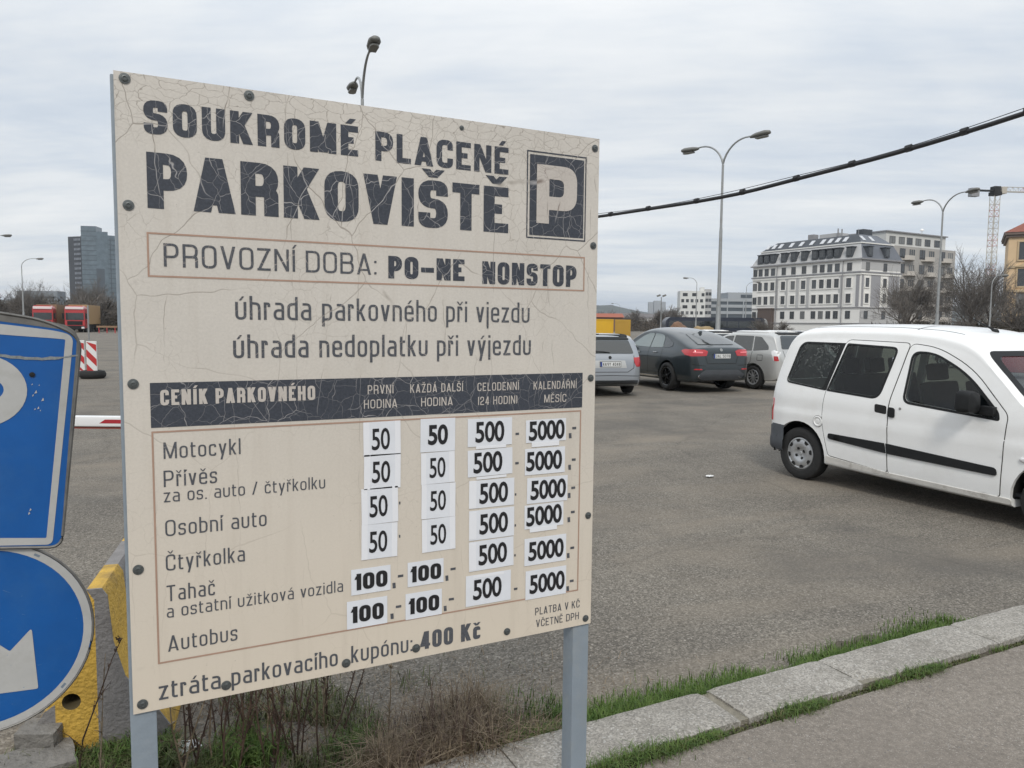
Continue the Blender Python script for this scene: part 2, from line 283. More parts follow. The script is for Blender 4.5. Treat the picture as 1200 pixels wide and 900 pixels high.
def lettering(text, x0, x1, y0, h, wx, wy, gap=.13, zbase=0, kern=1.0):
    """MB with the text filling x0..x1, baseline y0, cap height h, pen wx by wy (metres)"""
    mbs = [MB()]; zi = [0]
    def w_of(ch): return GL[DIA.get(ch, (ch,))[0]][0]
    fixed = sum(wx for c in text if c != ' ')*.0+gap*h*(len(text)-1)
    nat = sum(w_of(c)*h for c in text); pens = sum(wx for c in text if w_of(c) == 0 or (w_of(c) < .2 and c != ' '))
    k = (x1-x0-fixed-pens)/max(nat, 1e-6)
    def strip(pts, closed):
        sc = wy/wx; q = [Vector((p[0]*sc, p[1])) for p in pts]; n = len(q); L = []; Rr = []
        for i in range(n):
            if closed: a, b = q[i-1], q[(i+1) % n]
            else: a, b = q[max(i-1, 0)], q[min(i+1, n-1)]
            d0 = (q[i]-a); d1 = (b-q[i])
            if d0.length < 1e-9: d0 = d1
            if d1.length < 1e-9: d1 = d0
            d0 = d0.normalized(); d1 = d1.normalized(); nn = Vector((-(d0+d1).y, (d0+d1).x))
            nn = nn.normalized() if nn.length > 1e-6 else Vector((-d0.y, d0.x))
            m = 1/max(.5, nn.dot(Vector((-d0.y, d0.x))))*wy/2
            L.append(q[i]+nn*m); Rr.append(q[i]-nn*m)
        zi[0] += 1; z = zbase+zi[0] % 7*3e-5
        vs = [(p.x/sc, p.y, z+i_*1.5e-6) for i_, p in enumerate(L)]+[(p.x/sc, p.y, z+i_*1.5e-6) for i_, p in enumerate(Rr)]
        fs = [(i, (i+1) % n, n+(i+1) % n, n+i) for i in range(n if closed else n-1)]
        mbs[-1].add(vs, fs)
    def bar(x0_, y0_, x1_, y1_, t):
        zi[0] += 1; z = zbase+zi[0] % 7*3e-5
        mbs[-1].add([(x0_-t/2, y0_, z), (x0_+t/2, y0_, z), (x1_+t/2, y1_, z), (x1_-t/2, y1_, z)], [(0, 1, 2, 3)])
    x = x0
    for ch in text:
        basech, acc = DIA.get(ch, (ch, None)); w, st = GL[basech]
        gw = w*h*k if w*h*k > wx or ch == ' ' else (wx if w == 0 else max(w*h*k, wx))
        low = basech.islower() and basech not in 'bdhklt'
        def mx_(u): return x+wx/2+u*(gw-wx)
        def my(v):
            if v < 0: r_ = v*h+wy/2*min(1, v/D_)*1+wy/2*(1-min(1, v/D_))
            elif v <= X_ and basech.islower(): r_ = wy/2+(v/X_)*(X_*h-wy)
            elif basech.islower(): r_ = X_*h-wy/2+(v-X_)/(1-X_)*(h-X_*h)
            else: r_ = wy/2+v*(h-wy)
            return y0+r_
        for kind, dat, r_ in st:
            if kind in 'PC':
                pts = [(mx_(a), my(b)) for a, b in dat]
                rr = [q*h*.9 for q in r_] if isinstance(r_, tuple) else ([0 if (kind == 'P' and i in (0, len(dat)-1)) else r_*h*.9 for i in range(len(dat))])
                rr = [min(q, max(gw*.5, wx*.6)) for q in rr]
                if kind == 'P':        # butt ends reach the outline
                    pts2 = list(pts)
                    for e, nb in ((0, 1), (-1, -2)):
                        a = Vector(pts[e]); b = Vector(pts[nb]); d = (a-b)
                        if abs(d.y) > abs(d.x)*3 and dat[e][1] in (0, 1, X_, D_): pts2[e] = (a.x, a.y+math.copysign(wy/2, d.y))
                        elif abs(d.x) > abs(d.y)*3 and dat[e][0] in (0, 1) and not (dat[nb][0] == dat[e][0]): pts2[e] = (a.x+math.copysign(wx/2, d.x)*.96, a.y)
                    pts = pts2
                strip(round_poly(pts, rr, 5, kind == 'C'), kind == 'C')
            elif kind == 'B':
                a, b, c, d = dat; t = wx*1.12
                def yy(v): return y0+(v*h if v in (0, 1, X_, D_) else v*h)
                xa = x+t/2+a*(gw-t); xb = x+t/2+c*(gw-t); bar(xa, yy(b), xb, yy(d), t)
            elif kind == 'H':
                a, b, v = dat; zi[0] += 1; z = zbase+zi[0] % 7*3e-5; yv = y0+v*h; aa = x+a*gw; bb = x+b*gw
                mbs[-1].add([(aa, yv-wy*.42, z), (bb, yv-wy*.42, z), (bb, yv+wy*.42, z), (aa, yv+wy*.42, z)], [(0, 1, 2, 3)])
            elif kind == 'T':
                a, b = dat; cxx = mx_(a); cyy = y0+max(b*h, wy*.5); z = zbase
                mbs[-1].add([(cxx-wx/2, cyy-wy*.55, z), (cxx+wx/2, cyy-wy*.55, z), (cxx+wx/2, cyy+wy*.55, z), (cxx-wx/2, cyy+wy*.55, z)], [(0, 1, 2, 3)])
        if acc:
            top = X_ if basech.islower() else 1.0; c_ = x+gw/2; hb = (y0+top*h)+h*.06; ht = hb+h*.17; q = max(h*.13, wx*.62)
            if acc == 'a': bar(c_-q*.25, hb, c_+q*.75, ht, wx*.8)
            else: bar(c_, hb, c_-q, ht, wx*.72); bar(c_, hb, c_+q, ht, wx*.72)
        x += gw+gap*h
        if ch == ' ': mbs.append(MB())
    return mbs

# ------------------------------------------------------------------ ground, car park, kerb, pavement
def st(o): o['kind'] = 'structure'; return o
M_EARTH = mat('far_earth', (.11, .105, .085), .95, var=.35, vscale=.02, coords='Object')
b = MB(); b.add([(-6000, -6000, -.06), (6000, -6000, -.06), (6000, 6000, -.06), (-6000, 6000, -.06)], [(0, 1, 2, 3)]); st(b.build('ground', M_EARTH))
def gh(x, y):   # gentle unevenness of the lot
    return .02*noise.noise(Vector((x*.25, y*.25, 0)))*min(1, max(0, (y-2.6)/2))
b = MB()
xs_ = [-70, -45, -30, -20, -14, -10]+[-7+.35*i for i in range(66)]+[17, 19, 22, 26, 32, 42, 60, 90, 130, 170]
ys_ = [2.50+.3*i for i in range(30)]+[12+.8*i for i in range(14)]+[25, 30, 38, 50, 70, 100, 140, 180]
vs = [(x, y, gh(x, y)) for y in ys_ for x in xs_]; n = len(xs_)
b.add(vs, [(j*n+i, j*n+i+1, (j+1)*n+i+1, (j+1)*n+i) for j in range(len(ys_)-1) for i in range(n-1)])
st(b.build('car_park', M_LOT, smooth=180))
b = MB(); b.b2((-40, -30, -.05), (60, 2.205, .098)); st(b.build('pavement', M_PAVE))
M_MORTAR = mat('kerb_mortar', (.21, .19, .15), .95, var=.3, vscale=30, bump=.6, bscale=120)
M_SOIL = mat('soil', (.085, .072, .052), .98, var=.45, vscale=25, bump=.9, bscale=60)
b = MB(); b.b2((-20, 2.20, -.05), (40, 2.262, .085)); st(b.build('joint_strip', M_SOIL))
b = MB(); b.b2((-20, 2.262, -.05), (40, 2.505, .106)); st(b.build('kerb_bed', M_MORTAR))
def stone_mat():
    m = bpy.data.materials.new('granite_kerb'); m.use_nodes = True; t = m.node_tree; p = t.nodes['Principled BSDF']; p.inputs['Roughness'].default_value = .85
    tc = t.nodes.new('ShaderNodeTexCoord').outputs['Object']
    def nz(s, d, r): 
        n = t.nodes.new('ShaderNodeTexNoise'); n.inputs['Scale'].default_value = s; n.inputs['Detail'].default_value = d; n.inputs['Roughness'].default_value = r; t.links.new(tc, n.inputs[0]); return n.outputs[0]
    v = t.nodes.new('ShaderNodeTexVoronoi'); v.inputs['Scale'].default_value = 140; t.links.new(tc, v.inputs[0]); s_ = t.nodes.new('ShaderNodeSeparateColor'); t.links.new(v.outputs['Color'], s_.inputs[0])
    c = mixc(t, ramp(t, nz(3, 8, .7), [(.3, 0), (.7, 1)]), (.215, .198, .172), (.32, .30, .268))
    c = mixc(t, 1.0, c, ramp(t, s_.outputs[0], [(0, .66), (.5, 1), (1, 1.34)]), 'MULTIPLY')
    c = mixc(t, ramp(t, nz(9, 8, .75), [(.50, 0), (.68, .7)]), c, (.15, .138, .115))
    c = mixc(t, ramp(t, s_.outputs[1], [(.95, 0), (.97, .5)]), c, (.50, .49, .46))
    t.links.new(c, p.inputs['Base Color']); bu = t.nodes.new('ShaderNodeBump'); bu.inputs['Strength'].default_value = .6; bu.inputs['Distance'].default_value = .006
    t.links.new(mathn(t, 'ADD', nz(45, 5, .75), mathn(t, 'MULTIPLY', v.outputs['Distance'], .5)), bu.inputs['Height']); t.links.new(bu.outputs[0], p.inputs['Normal']); return m
M_STONE = stone_mat()
joints = [-2.9, -1.85, -.82, .20, 1.22, 2.24, 2.965, 4.0, 5.02, 6.05, 7.05, 8.1, 9.1, 10.1, 11.2, 12.2, 13.2, 14.2]
kr = thing('kerb', 'long row of pale granite kerb stones between the pavement and the car park', 'kerb', (0, 2.38, 0))
for i in range(len(joints)-1):
    x0, x1 = joints[i]+(.026 if abs(joints[i]-2.24) < .01 else .004), joints[i+1]-(.024 if abs(joints[i+1]-2.24) < .01 else .003)
    L = x1-x0; bm = bmesh.new(); nx, ny = max(8, int(L/.045)), 7
    g = [[bm.verts.new((x0+L*a/nx, -.13+.27*c/ny, .12)) for c in range(ny+1)] for a in range(nx+1)]
    for a in range(nx):
        for c in range(ny): bm.faces.new((g[a][c], g[a+1][c], g[a+1][c+1], g[a][c+1]))
    r_ = bmesh.ops.extrude_face_region(bm, geom=bm.faces[:]+bm.edges[:])
    for v_ in [e for e in r_['geom'] if isinstance(e, bmesh.types.BMVert)]: v_.co.z = -.03
    tops = [q for row in g for q in row]
    for a, row in enumerate(g):
        for c, q in enumerate(row):
            edge = (a in (0, nx))+(c in (0, ny)); nn = noise.noise(Vector((q.co.x*9, q.co.y*9, i)))
            q.co.z += nn*.0035-edge*.006
            if c == 0: q.co.y += .004+.007*noise.noise(Vector((q.co.x*14, 3, i)))
            if c == ny: q.co.y += .005*noise.noise(Vector((q.co.x*11, 9, i)))
            if abs(joints[i]-2.965) < .01 and a <= 3 and c <= 1: q.co.z -= .03*(1-a/4)*(1-c*.5); q.co.y += .04*(1-a/4)*(c == 0)
    bmesh.ops.recalc_face_normals(bm, faces=bm.faces)
    me = bpy.data.meshes.new('kerb_stone'); bm.to_mesh(me); bm.free(); me.materials.append(M_STONE); me.shade_smooth(); me.set_sharp_from_angle(angle=R(40)); link('kerb_stone', me, kr)

# ------------------------------------------------------------------ the price board
def cracked(name, base, crack, kind):
    m = bpy.data.materials.new(name); m.use_nodes = True; t = m.node_tree; p = t.nodes['Principled BSDF']; p.inputs['Roughness'].default_value = .5
    p.inputs['Specular IOR Level'].default_value = .35
    tc = t.nodes.new('ShaderNodeTexCoord').outputs['Object']
    def nz(s, d=4, r=.6, v=None, col=False):
        n = t.nodes.new('ShaderNodeTexNoise'); n.inputs['Scale'].default_value = s; n.inputs['Detail'].default_value = d; n.inputs['Roughness'].default_value = r
        t.links.new(v or tc, n.inputs[0]); return n.outputs['Color' if col else 0]
    def cr(scale, mapping, width, warp, wscale, mask=None, rnd=1):
        mpn = t.nodes.new('ShaderNodeMapping'); mpn.inputs['Scale'].default_value = mapping; mpn.inputs['Location'].default_value = (scale*.37, scale*.71, 0)
        wv = mixc(t, warp, tc, nz(wscale, 4, .6, None, True), 'LINEAR_LIGHT'); t.links.new(wv, mpn.inputs[0])
        v = t.nodes.new('ShaderNodeTexVoronoi'); v.voronoi_dimensions = '2D'; v.feature = 'DISTANCE_TO_EDGE'; v.inputs['Scale'].default_value = scale; v.inputs['Randomness'].default_value = rnd
        t.links.new(mpn.outputs[0], v.inputs['Vector']); c = ramp(t, v.outputs['Distance'], [(0, 1), (width, .75), (width*2.2, 0)])
        return mathn(t, 'MULTIPLY', c, mask) if mask is not None else c
    sp = t.nodes.new('ShaderNodeSeparateXYZ'); t.links.new(tc, sp.inputs[0]); u, v_ = sp.outputs[0], sp.outputs[1]
    topm = ramp(t, mathn(t, 'MULTIPLY', v_, .66), [(.15, .22), (.55, .5), (.82, 1)])      # weathering is worst towards the top
    mk1 = mathn(t, 'MULTIPLY', ramp(t, nz(2.6, 3), [(.42, 0), (.52, 1)]), topm)
    mk2 = mathn(t, 'MULTIPLY', ramp(t, nz(6, 3), [(.5, 0), (.58, 1)]), topm)
    mk3 = mathn(t, 'MULTIPLY', ramp(t, nz(3.3, 5), [(.48, 0), (.62, 1)]), topm)
    A = cr(5.2, (1, .75, 1), .0035, .07, 2.6, mk1)
    Bc = cr(7, (1.15, .12, 1), .0032, .03, 3.0, mk2)       # long vertical splits
    Cc = cr(34, (1, .8, 1), .014, .03, 12, mk3)
    dense = cr(24, (1, 1, 1), .009, .03, 8) if kind == 'ink' else cr(46, (.5, 1, 1), .013, .03, 12, mathn(t, 'MULTIPLY', ramp(t, v_, [(0, 0), (1, 0)]) if False else ramp(t, mathn(t, 'ADD', mathn(t, 'SUBTRACT', v_, .95), mathn(t, 'MULTIPLY', nz(5), .25)), [(.53, 0), (.62, 1)]), 1))
    if kind == 'ink':
        big = cr(11, (1, .9, 1), .0045, .08, 4)
        allc = mathn(t, 'MAXIMUM', mathn(t, 'MULTIPLY', mathn(t, 'MULTIPLY', dense, ramp(t, nz(9, 3), [(.30, .15), (.52, 1)])), .55), mathn(t, 'MAXIMUM', mathn(t, 'MULTIPLY', big, ramp(t, nz(5, 3), [(.32, .1), (.48, 1)])), mathn(t, 'MAXIMUM', A, Bc)))
        if True: allc = mathn(t, 'MULTIPLY', allc, ramp(t, v_, [(0, .12), (.6, .2), (.68, .9), (1, 1)]))
    else:
        allc = mathn(t, 'MAXIMUM', mathn(t, 'MULTIPLY', A, .68), mathn(t, 'MAXIMUM', mathn(t, 'MULTIPLY', Bc, .9), mathn(t, 'MAXIMUM', mathn(t, 'MULTIPLY', Cc, .45), mathn(t, 'MULTIPLY', dense, .6))))
    c = mixc(t, 1.0, base, ramp(t, nz(2.2, 6, .65), [(.3, .93), (.7, 1.05)]), 'MULTIPLY')
    c = mixc(t, 1.0, c, ramp(t, nz(160, 2, .7), [(.25, .93 if kind != 'ink' else .75), (.75, 1.06 if kind != 'ink' else 1.3)]), 'MULTIPLY')
    if kind == 'cream':
        yel = ramp(t, v_, [(.0, 1), (.9, .0)]); c = mixc(t, yel, c, (.602, .534, .442))
        mpn = t.nodes.new('ShaderNodeMapping'); mpn.inputs['Scale'].default_value = (22, 1.2, 1); t.links.new(tc, mpn.inputs[0])
        c = mixc(t, ramp(t, nz(1, 5, .6, mpn.outputs[0]), [(.5, 0), (.75, .16)]), c, (.33, .28, .22))
        c = mixc(t, ramp(t, nz(70, 3, .7), [(.70, 0), (.74, .5)]), c, (.25, .22, .18))
    c = mixc(t, allc, c, crack); t.links.new(c, p.inputs['Base Color'])
    bu = t.nodes.new('ShaderNodeBump'); bu.inputs['Strength'].default_value = .5; bu.inputs['Distance'].default_value = .0015; bu.invert = True
    t.links.new(allc, bu.inputs['Height']); t.links.new(bu.outputs[0], p.inputs['Normal']); return m
M_CREAM = cracked('aged_cream_paint', (.562, .528, .480), (.17, .14, .11), 'cream')
M_INKC = cracked('aged_navy_ink', (.044, .050, .064), (.33, .32, .32), 'ink')
M_TXT = cracked('aged_grey_ink', (.075, .08, .092), (.30, .27, .25), 'ink')
M_BROWN = mat('faded_brown_line', (.36, .235, .175), .6, var=.12, vscale=12)
M_CREAMT = cracked('cream_lettering', (.50, .46, .42), (.16, .12, .1), 'plain')
M_STICK = mat('white_sticker_paper', (.66, .68, .72), .5, var=.05, vscale=14)
M_STICK2 = mat('white_sticker_backing', (.72, .73, .76), .5)
M_BLACK = mat('black_print', (.008, .008, .010), .55)
M_BOLT = mat('bolt_steel', (.12, .13, .13), .5, .6, var=.4, vscale=90)
M_EDGE = mat('board_edge', (.10, .11, .11), .7, var=.3, vscale=10)
BW, BH = 1.307, 1.515
sign = thing('price_board', 'large cracked cream parking tariff board with dark headings on two grey posts', 'sign', (-.0264, 1.97, .098))
BX = Matrix.Rotation(math.pi/2, 4, 'X')
def on_board(o):
    o.location = (0, 0, .701); o.rotation_euler = (math.pi/2, 0, 0); return o
bm_ = MB(); nxx = 44
front = [(0, 0), (BW, 0), (BW, BH), (0, BH)]
gx, gy = 30, 34; vv = []
def warp(u, v): return .0035*math.sin(v*3.1)*math.sin(u*2.2)+.0012*noise.noise(Vector((u*3, v*3, 0)))
for j in range(gy+1):
    for i in range(gx+1):
        vv.append((BW*i/gx, BH*j/gy, 0))
bm_.add(vv, [(j*(gx+1)+i, j*(gx+1)+i+1, (j+1)*(gx+1)+i+1, (j+1)*(gx+1)+i) for j in range(gy) for i in range(gx)], 0)
k_ = len(bm_.v); bm_.add([(0, 0, -.006), (BW, 0, -.006), (BW, BH, -.006), (0, BH, -.006), (0, 0, 0), (BW, 0, 0), (BW, BH, 0), (0, BH, 0)],
    [(3, 2, 1, 0), (0, 1, 5, 4), (1, 2, 6, 5), (2, 3, 7, 6), (3, 0, 4, 7)], 1)
on_board(bm_.build('panel', [M_CREAM, M_EDGE], sign, fix=False))
Z1, Z2 = .0008, .0016
def txt(s, x0, x1, y, h, wx, wy, m=None, gap=.13, z=Z1, name='lettering'):
    for w_ in lettering(s, x0, x1, y, h, wx, wy, gap, z): on_board(w_.build(name, m or M_TXT, sign, fix=False))
def rect(name, u0, v0, u1, v1, m, z=Z1, th=None):
    b_ = MB()
    if th is None: b_.add([(u0, v0, z), (u1, v0, z), (u1, v1, z), (u0, v1, z)], [(0, 1, 2, 3)])
    else:
        for a in ((u0, v0, u1, v0+th), (u0, v1-th, u1, v1), (u0, v0+th, u0+th, v1-th), (u1-th, v0+th, u1, v1-th)):
            b_.add([(a[0], a[1], z), (a[2], a[1], z), (a[2], a[3], z), (a[0], a[3], z)], [(0, 1, 2, 3)])
    return on_board(b_.build(name, m, sign, fix=False))
txt('SOUKROMÉ', .0590, .5617, 1.383, .0765, .0200, .0160, M_INKC, .15)
txt('PLACENÉ', .6072, .9988, 1.3785, .0755, .0165, .0140, M_INKC, .13)
txt('PARKOVIŠTĚ', .0625, 1.0003, 1.2130, .1285, .0345, .0265, M_INKC, .10)
rect('icon_border', 1.0585, 1.2035, 1.2618, 1.4556, M_INKC, Z1, .004)
rect('icon_square', 1.0685, 1.2130, 1.2535, 1.4450, M_INKC)
pl = MB(); pl.add([(x_, y_, Z2) for x_, y_ in [(1.0915, 1.2490), (1.1335, 1.2490), (1.1335, 1.4190), (1.0915, 1.4190)]], [(0, 1, 2, 3)])
outer = round_poly([(1.1335, 1.419), (1.2290, 1.419), (1.2290, 1.2895), (1.1335, 1.2895)], [0, .055, .055, 0], 8)
inner = round_poly([(1.1335, 1.379), (1.1835, 1.379), (1.1835, 1.3285), (1.1335, 1.3285)], [0, .018, .018, 0], 8)
k_ = len(outer); pl.add([(a, c, Z2) for a, c in outer]+[(a, c, Z2) for a, c in inner], [(i, i+1, k_+i+1, k_+i) for i in range(k_-1)])
on_board(pl.build('icon_letter', M_CREAMT, sign, fix=False))
rect('frame_line', .0585, 1.0535, 1.2615, 1.1575, M_BROWN, Z1, .0042)
txt('PROVOZNÍ', .0936, .3965, 1.0787, .0550, .0062, .0056, None, .16); txt('DOBA:', .4235, .6090, 1.0787, .0550, .0062, .0056, None, .16)
txt('PO–NE', .6415, .8640, 1.0712, .0600, .0165, .0130, M_INKC, .12); txt('NONSTOP', .9186, 1.2325, 1.0655, .0640, .0155, .0125, M_INKC, .12)
txt('úhrada parkovného při vjezdu', .2508, 1.0790, .9560, .0590, .0066, .0060, None, .13)
txt('úhrada nedoplatku při výjezdu', .2441, 1.0845, .8605, .0590, .0070, .0064, None, .13)
rect('header_bar', .0564, .6965, 1.2608, .8040, M_INKC)
txt('CENÍK PARKOVNÉHO', .0780, .4434, .7495, .0375, .0078, .0072, M_CREAMT, .14, Z2)
for s, a, c, y in (('PRVNÍ', .583, .6545, .7600), ('HODINA', .5723, .6650, .7210), ('KAŽDÁ DALŠÍ', .7025, .8600, .7595), ('HODINA', .7343, .8285, .7207),
                   ('CELODENNÍ', .9054, 1.0390, .7580), ('(24 HODIN)', .9076, 1.0395, .7175), ('KALENDÁŘNÍ', 1.0888, 1.2385, .7570), ('MĚSÍC', 1.1259, 1.2025, .7165)):
    txt(s, a, c, y, .0240, .0027, .0026, M_CREAMT, .17, Z2)
rect('table_line', .0567, .1148, 1.2580, .6880, M_BROWN, Z1, .0042)
for s, a, c, y, h, w_ in (('Motocykl', .0818, .2571, .6200, .0400, .0042), ('Přívěs', .0805, .2006, .5515, .0400, .0042), ('za os. auto / čtyřkolku', .0796, .4670, .5140, .0325, .0034),
    ('Osobní auto', .0810, .3169, .4300, .0400, .0042), ('Čtyřkolka', .0801, .2624, .3445, .0400, .0042), ('Tahač', .0802, .1899, .2680, .0400, .0042),
    ('a ostatní užitková vozidla', .0792, .5121, .2270, .0325, .0034), ('Autobus', .0799, .2409, .1417, .0400, .0042)):
    txt(s, a, c, y, h, w_, w_*.93, None, .15)
txt('ztráta', .0567, .1985, .0235, .0470, .0058, .0054, None, .13); txt('parkovacího', .2245, .4960, .0235, .0470, .0058, .0054, None, .13); txt('kupónu:', .5330, .7085, .0225, .0480, .0058, .0054, None, .13)
txt('400 Kč', .7320, .9200, .0215, .0520, .0125, .0100, M_TXT, .12)
txt('PLATBA V KČ', 1.1042, 1.2640, .0600, .0235, .0029, .0027, None, .16); txt('VČETNĚ DPH', 1.1078, 1.2620, .0215, .0235, .0029, .0027, None, .16)
# price stickers: pasted paper with bold figures
_num = {}
def numerals(s, w, h, fat):
    key = (s, w, h, fat)
    if key in _num: return _num[key]
    cu = bpy.data.curves.new('digits', 'FONT'); cu.body = s; cu.size = 1; cu.offset = fat; cu.resolution_u = 4; cu.space_character = .95
    o = bpy.data.objects.new('tmp_text', cu); COL.objects.link(o); bpy.context.view_layer.update()
    me = bpy.data.meshes.new_from_object(o.evaluated_get(bpy.context.evaluated_depsgraph_get())); bpy.data.objects.remove(o)
    xs = [v.co.x for v in me.vertices]; ys = [v.co.y for v in me.vertices]; x0, x1, y0, y1 = min(xs), max(xs), min(ys), max(ys)
    for v in me.vertices: v.co = ((v.co.x-x0)/(x1-x0)*w-w/2, (v.co.y-y0)/(y1-y0)*h-h/2, 0)
    me.materials.clear(); me.materials.append(M_BLACK); me.name = 'digits'; _num[key] = me; return me
def sticker(u0, v0, u1, v1, s, du, dv, dw, dh, fat=.035, rot=0, strips=()):
    cu_, cv_ = (u0+u1)/2, (v0+v1)/2; b_ = MB(); hw_, hh_ = (u1-u0)/2, (v1-v0)/2
    b_.b2((-hw_, -hh_, 0), (hw_, hh_, .0007), 0)
    for (a0, a1, c0, c1) in strips: b_.b2((a0, c0, .0007), (a1, c1, .0011), 1)
    o = b_.build('price_sticker', [M_STICK, M_STICK2], sign, fix=False); o.location = (cu_, -.0012, .701+cv_); o.rotation_euler = (math.pi/2, -R(rot), 0)
    if s == '100': lettering('①⓪⓪', du-dw/2, du+dw/2, dv-dh/2, dh, .0128, .0098, .10, .0016)[0].build('digits', M_BLACK, o, fix=False); return o
    d = link('digits', numerals(s, dw, dh, fat), o); d.location = (du, dv, .0016); return o
ST = dict(s1=[((.5702, .5910, .6745, .6841), '50'), ((.5714, .4991, .6743, .5945), '50'), ((.5638, .4030, .6667, .5025), '50'), ((.5632, .3060, .6646, .4020), '50')],
          s2=[((.7323, .5909, .8364, .6849), '50'), ((.7342, .4995, .8355, .5890), '50'), ((.7354, .4003, .8378, .4985), '50'), ((.7367, .3044, .8382, .3990), '50')])
for i, (bx_, s) in enumerate(ST['s1']):
    hw_ = (bx_[2]-bx_[0])/2; hh_ = (bx_[3]-bx_[1])/2
    sticker(*bx_, s, -.004, -.001, .051, .060, .012, .6*(-1)**i, [(-hw_, -hw_+.017, -hh_, hh_), (hw_-.016, hw_, -hh_, hh_)])
for i, (bx_, s) in enumerate(ST['s2']):
    hw_ = (bx_[2]-bx_[0])/2; hh_ = (bx_[3]-bx_[1])/2
    sticker(*bx_, s, -.002 if i else 0, .001, .060 if i == 0 else .048, .058, .03 if i == 0 else .010, .5*(-1)**(i+1), [] if i == 0 else [(hw_-.017, hw_, -hh_, hh_), (-hw_, -hw_+.015, -hh_, hh_)])
for bx_, rr_ in (((.5342, .2120, .6447, .2830), 0), ((.5219, .1190, .6351, .1960), 0), ((.6944, .2110, .8022, .2810), 0), ((.6880, .1170, .7972, .1920), 0)):
    sticker(*bx_, '100', .0, .0, .092, .046, .045, rr_)
c3 = [(.8757, .5970, 1.0178, .6780), (.8762, .5090, 1.0201, .5872), (.8807, .4148, 1.0269, .4965), (.8812, .3204, 1.0279, .4086), (.8817, .2289, 1.0268, .3169), (.8721, .1247, 1.0186, .2164)]
for i, q in enumerate(c3): sticker(*q, '500', [-.001, -.008, .006, .006, .004, -.004][i], .001, .093, .062, .022, [0, .6, -.4, 0, .7, 0][i], [(-.045, .052, -.048, -.0405)] if i in (0, 1) else ([(-.05, .05, .036, .0435)] if i == 5 else [(-.073, -.050, -.04, .04)]))
c4 = [(1.0647, .5975, 1.2035, .6657), (1.0622, .4990, 1.2009, .5790), (1.0706, .4105, 1.2117, .4890), (1.0629, .3340, 1.1987, .4069), (1.0642, .2200, 1.2103, .3042), (1.0691, .1140, 1.2121, .2031)]
for i, q in enumerate(c4): sticker(*q, '5000', [.002, -.003, .003, .0, .002, .004][i], .001, .124, .060, .026, [.5, 0, -.5, .4, 0, 0][i], [(-.05, .045, -.048, -.034)] if i in (0, 3) else [])
for i, q in enumerate(c4):
    yv = q[1]+.012; rect('price_dash', 1.2265, yv+.020, 1.2405, yv+.0275, M_TXT); txt(',', 1.2150, 1.2240, yv+.002, .0560, .0085, .0085, M_TXT, name='price_comma')
for i, q in enumerate(c3): rect('price_dash', 1.0300, q[1]+.026, 1.0420 if i in (0, 1, 5) else 1.0350, q[1]+.033, M_TXT)
for (x_, y_) in ((.6700, .2430), (.6640, .1560), (.8280, .2410), (.8230, .1520)):
    rect('price_dash', x_-.004, y_, x_+.0120, y_+.0070, M_TXT); txt(',', x_-.0190, x_-.0110, y_-.020, .0560, .0080, .0080, M_TXT, name='price_comma')
for x_, y_ in ((.6700, .4500), (.6695, .3560)): rect('price_dash', x_, y_, x_+.004, y_+.008, M_TXT)
BOLTS = [(.0226, 1.50), (.2922, 1.50), (.8532, 1.492), (1.2905, 1.485), (.0226, 1.216), (1.2907, 1.1933), (.0211, .8025), (1.2901, .7869), (.02, .3565), (1.2898, .3526), (.0204, .0221), (.2115, .0285), (.5188, .0255), (.7195, .0293), (1.0081, .0262), (1.2871, .0195)]
me0 = None
for i, (x_, y_) in enumerate(BOLTS):
    if me0 is None:
        q = MB(); q.lathe([(.0122, 0), (.0122, .0014), (.0095, .0018), (.0072, .0018), (.0068, .0048), (.0040, .0056), (.0034, .0036), (0.0002, .0036)], 18)
        o = q.build('bolt', M_BOLT, sign, smooth=35, fix=True); me0 = o.data
    else: o = link('bolt', me0, sign)
    o.location = (x_, -.0006, .701+y_); o.rotation_euler = (math.pi/2, 0, 0); s_ = .55 if i == 2 else (.9 if x_ > 1 else 1); o.scale = (s_, s_, s_)
for x0 in (-.0075, 1.2460):
    q = MB(); q.b2((x0, .0068, -.15), (x0+.0585, .0668, 2.2 if x0 > 1 else 2.21)); q.build('post', M_POST, sign, bevel=.004, smooth=40)
q = MB(); q.b2((.05, .0075, .80), (1.24, .0375, .84)); q.b2((.05, .0075, 2.14), (1.24, .0375, 2.18)); q.build('rail', M_POST, sign)

# ------------------------------------------------------------------ blue road signs on the left
M_BLUE = mat('sign_blue', (.0015, .085, .315), .38, var=.10, vscale=9, dirt_shade=((.05, .15, .32), .25), dscale=7)
M_SIGNW = mat('sign_white', (.42, .42, .41), .5, var=.08, vscale=12, dirt_shade=((.30, .29, .26), .4), dscale=14)
M_SRIM = mat('sign_rim_steel', (.17, .165, .155), .55, .4, var=.3, vscale=18)
def xz(o): o.location = (0, 0, 0); return o
def fnp(y): return lambda u, v, w: (u, y+w, v)
bs = thing('blue_parking_sign', 'blue parking sign with white border and scraped bent top edge, left of the price board', 'sign', (-.40, 2.26, .098))
BO = bs.location.copy()
def rel(mb, org): mb.v = [(v[0]-org[0], v[1]-org[1], v[2]-org[2]) for v in mb.v]; return mb
po = round_poly([(-.122, 1.706), (-.183, 1.163), (-.725, 1.222), (-.672, 1.808), (-.34, 1.774), (-.20, 1.749)], [.036, .03, .03, .03, .1, .08], 6)
def bend(y0):      # the top right of the panel leans back a little
    return lambda u, v, w: (u, y0+w, v)
q = MB(); q.prism(po, bend(2.226), .003, 0, 1); rel(q, BO).build('panel', [M_BLUE, M_SRIM], bs)
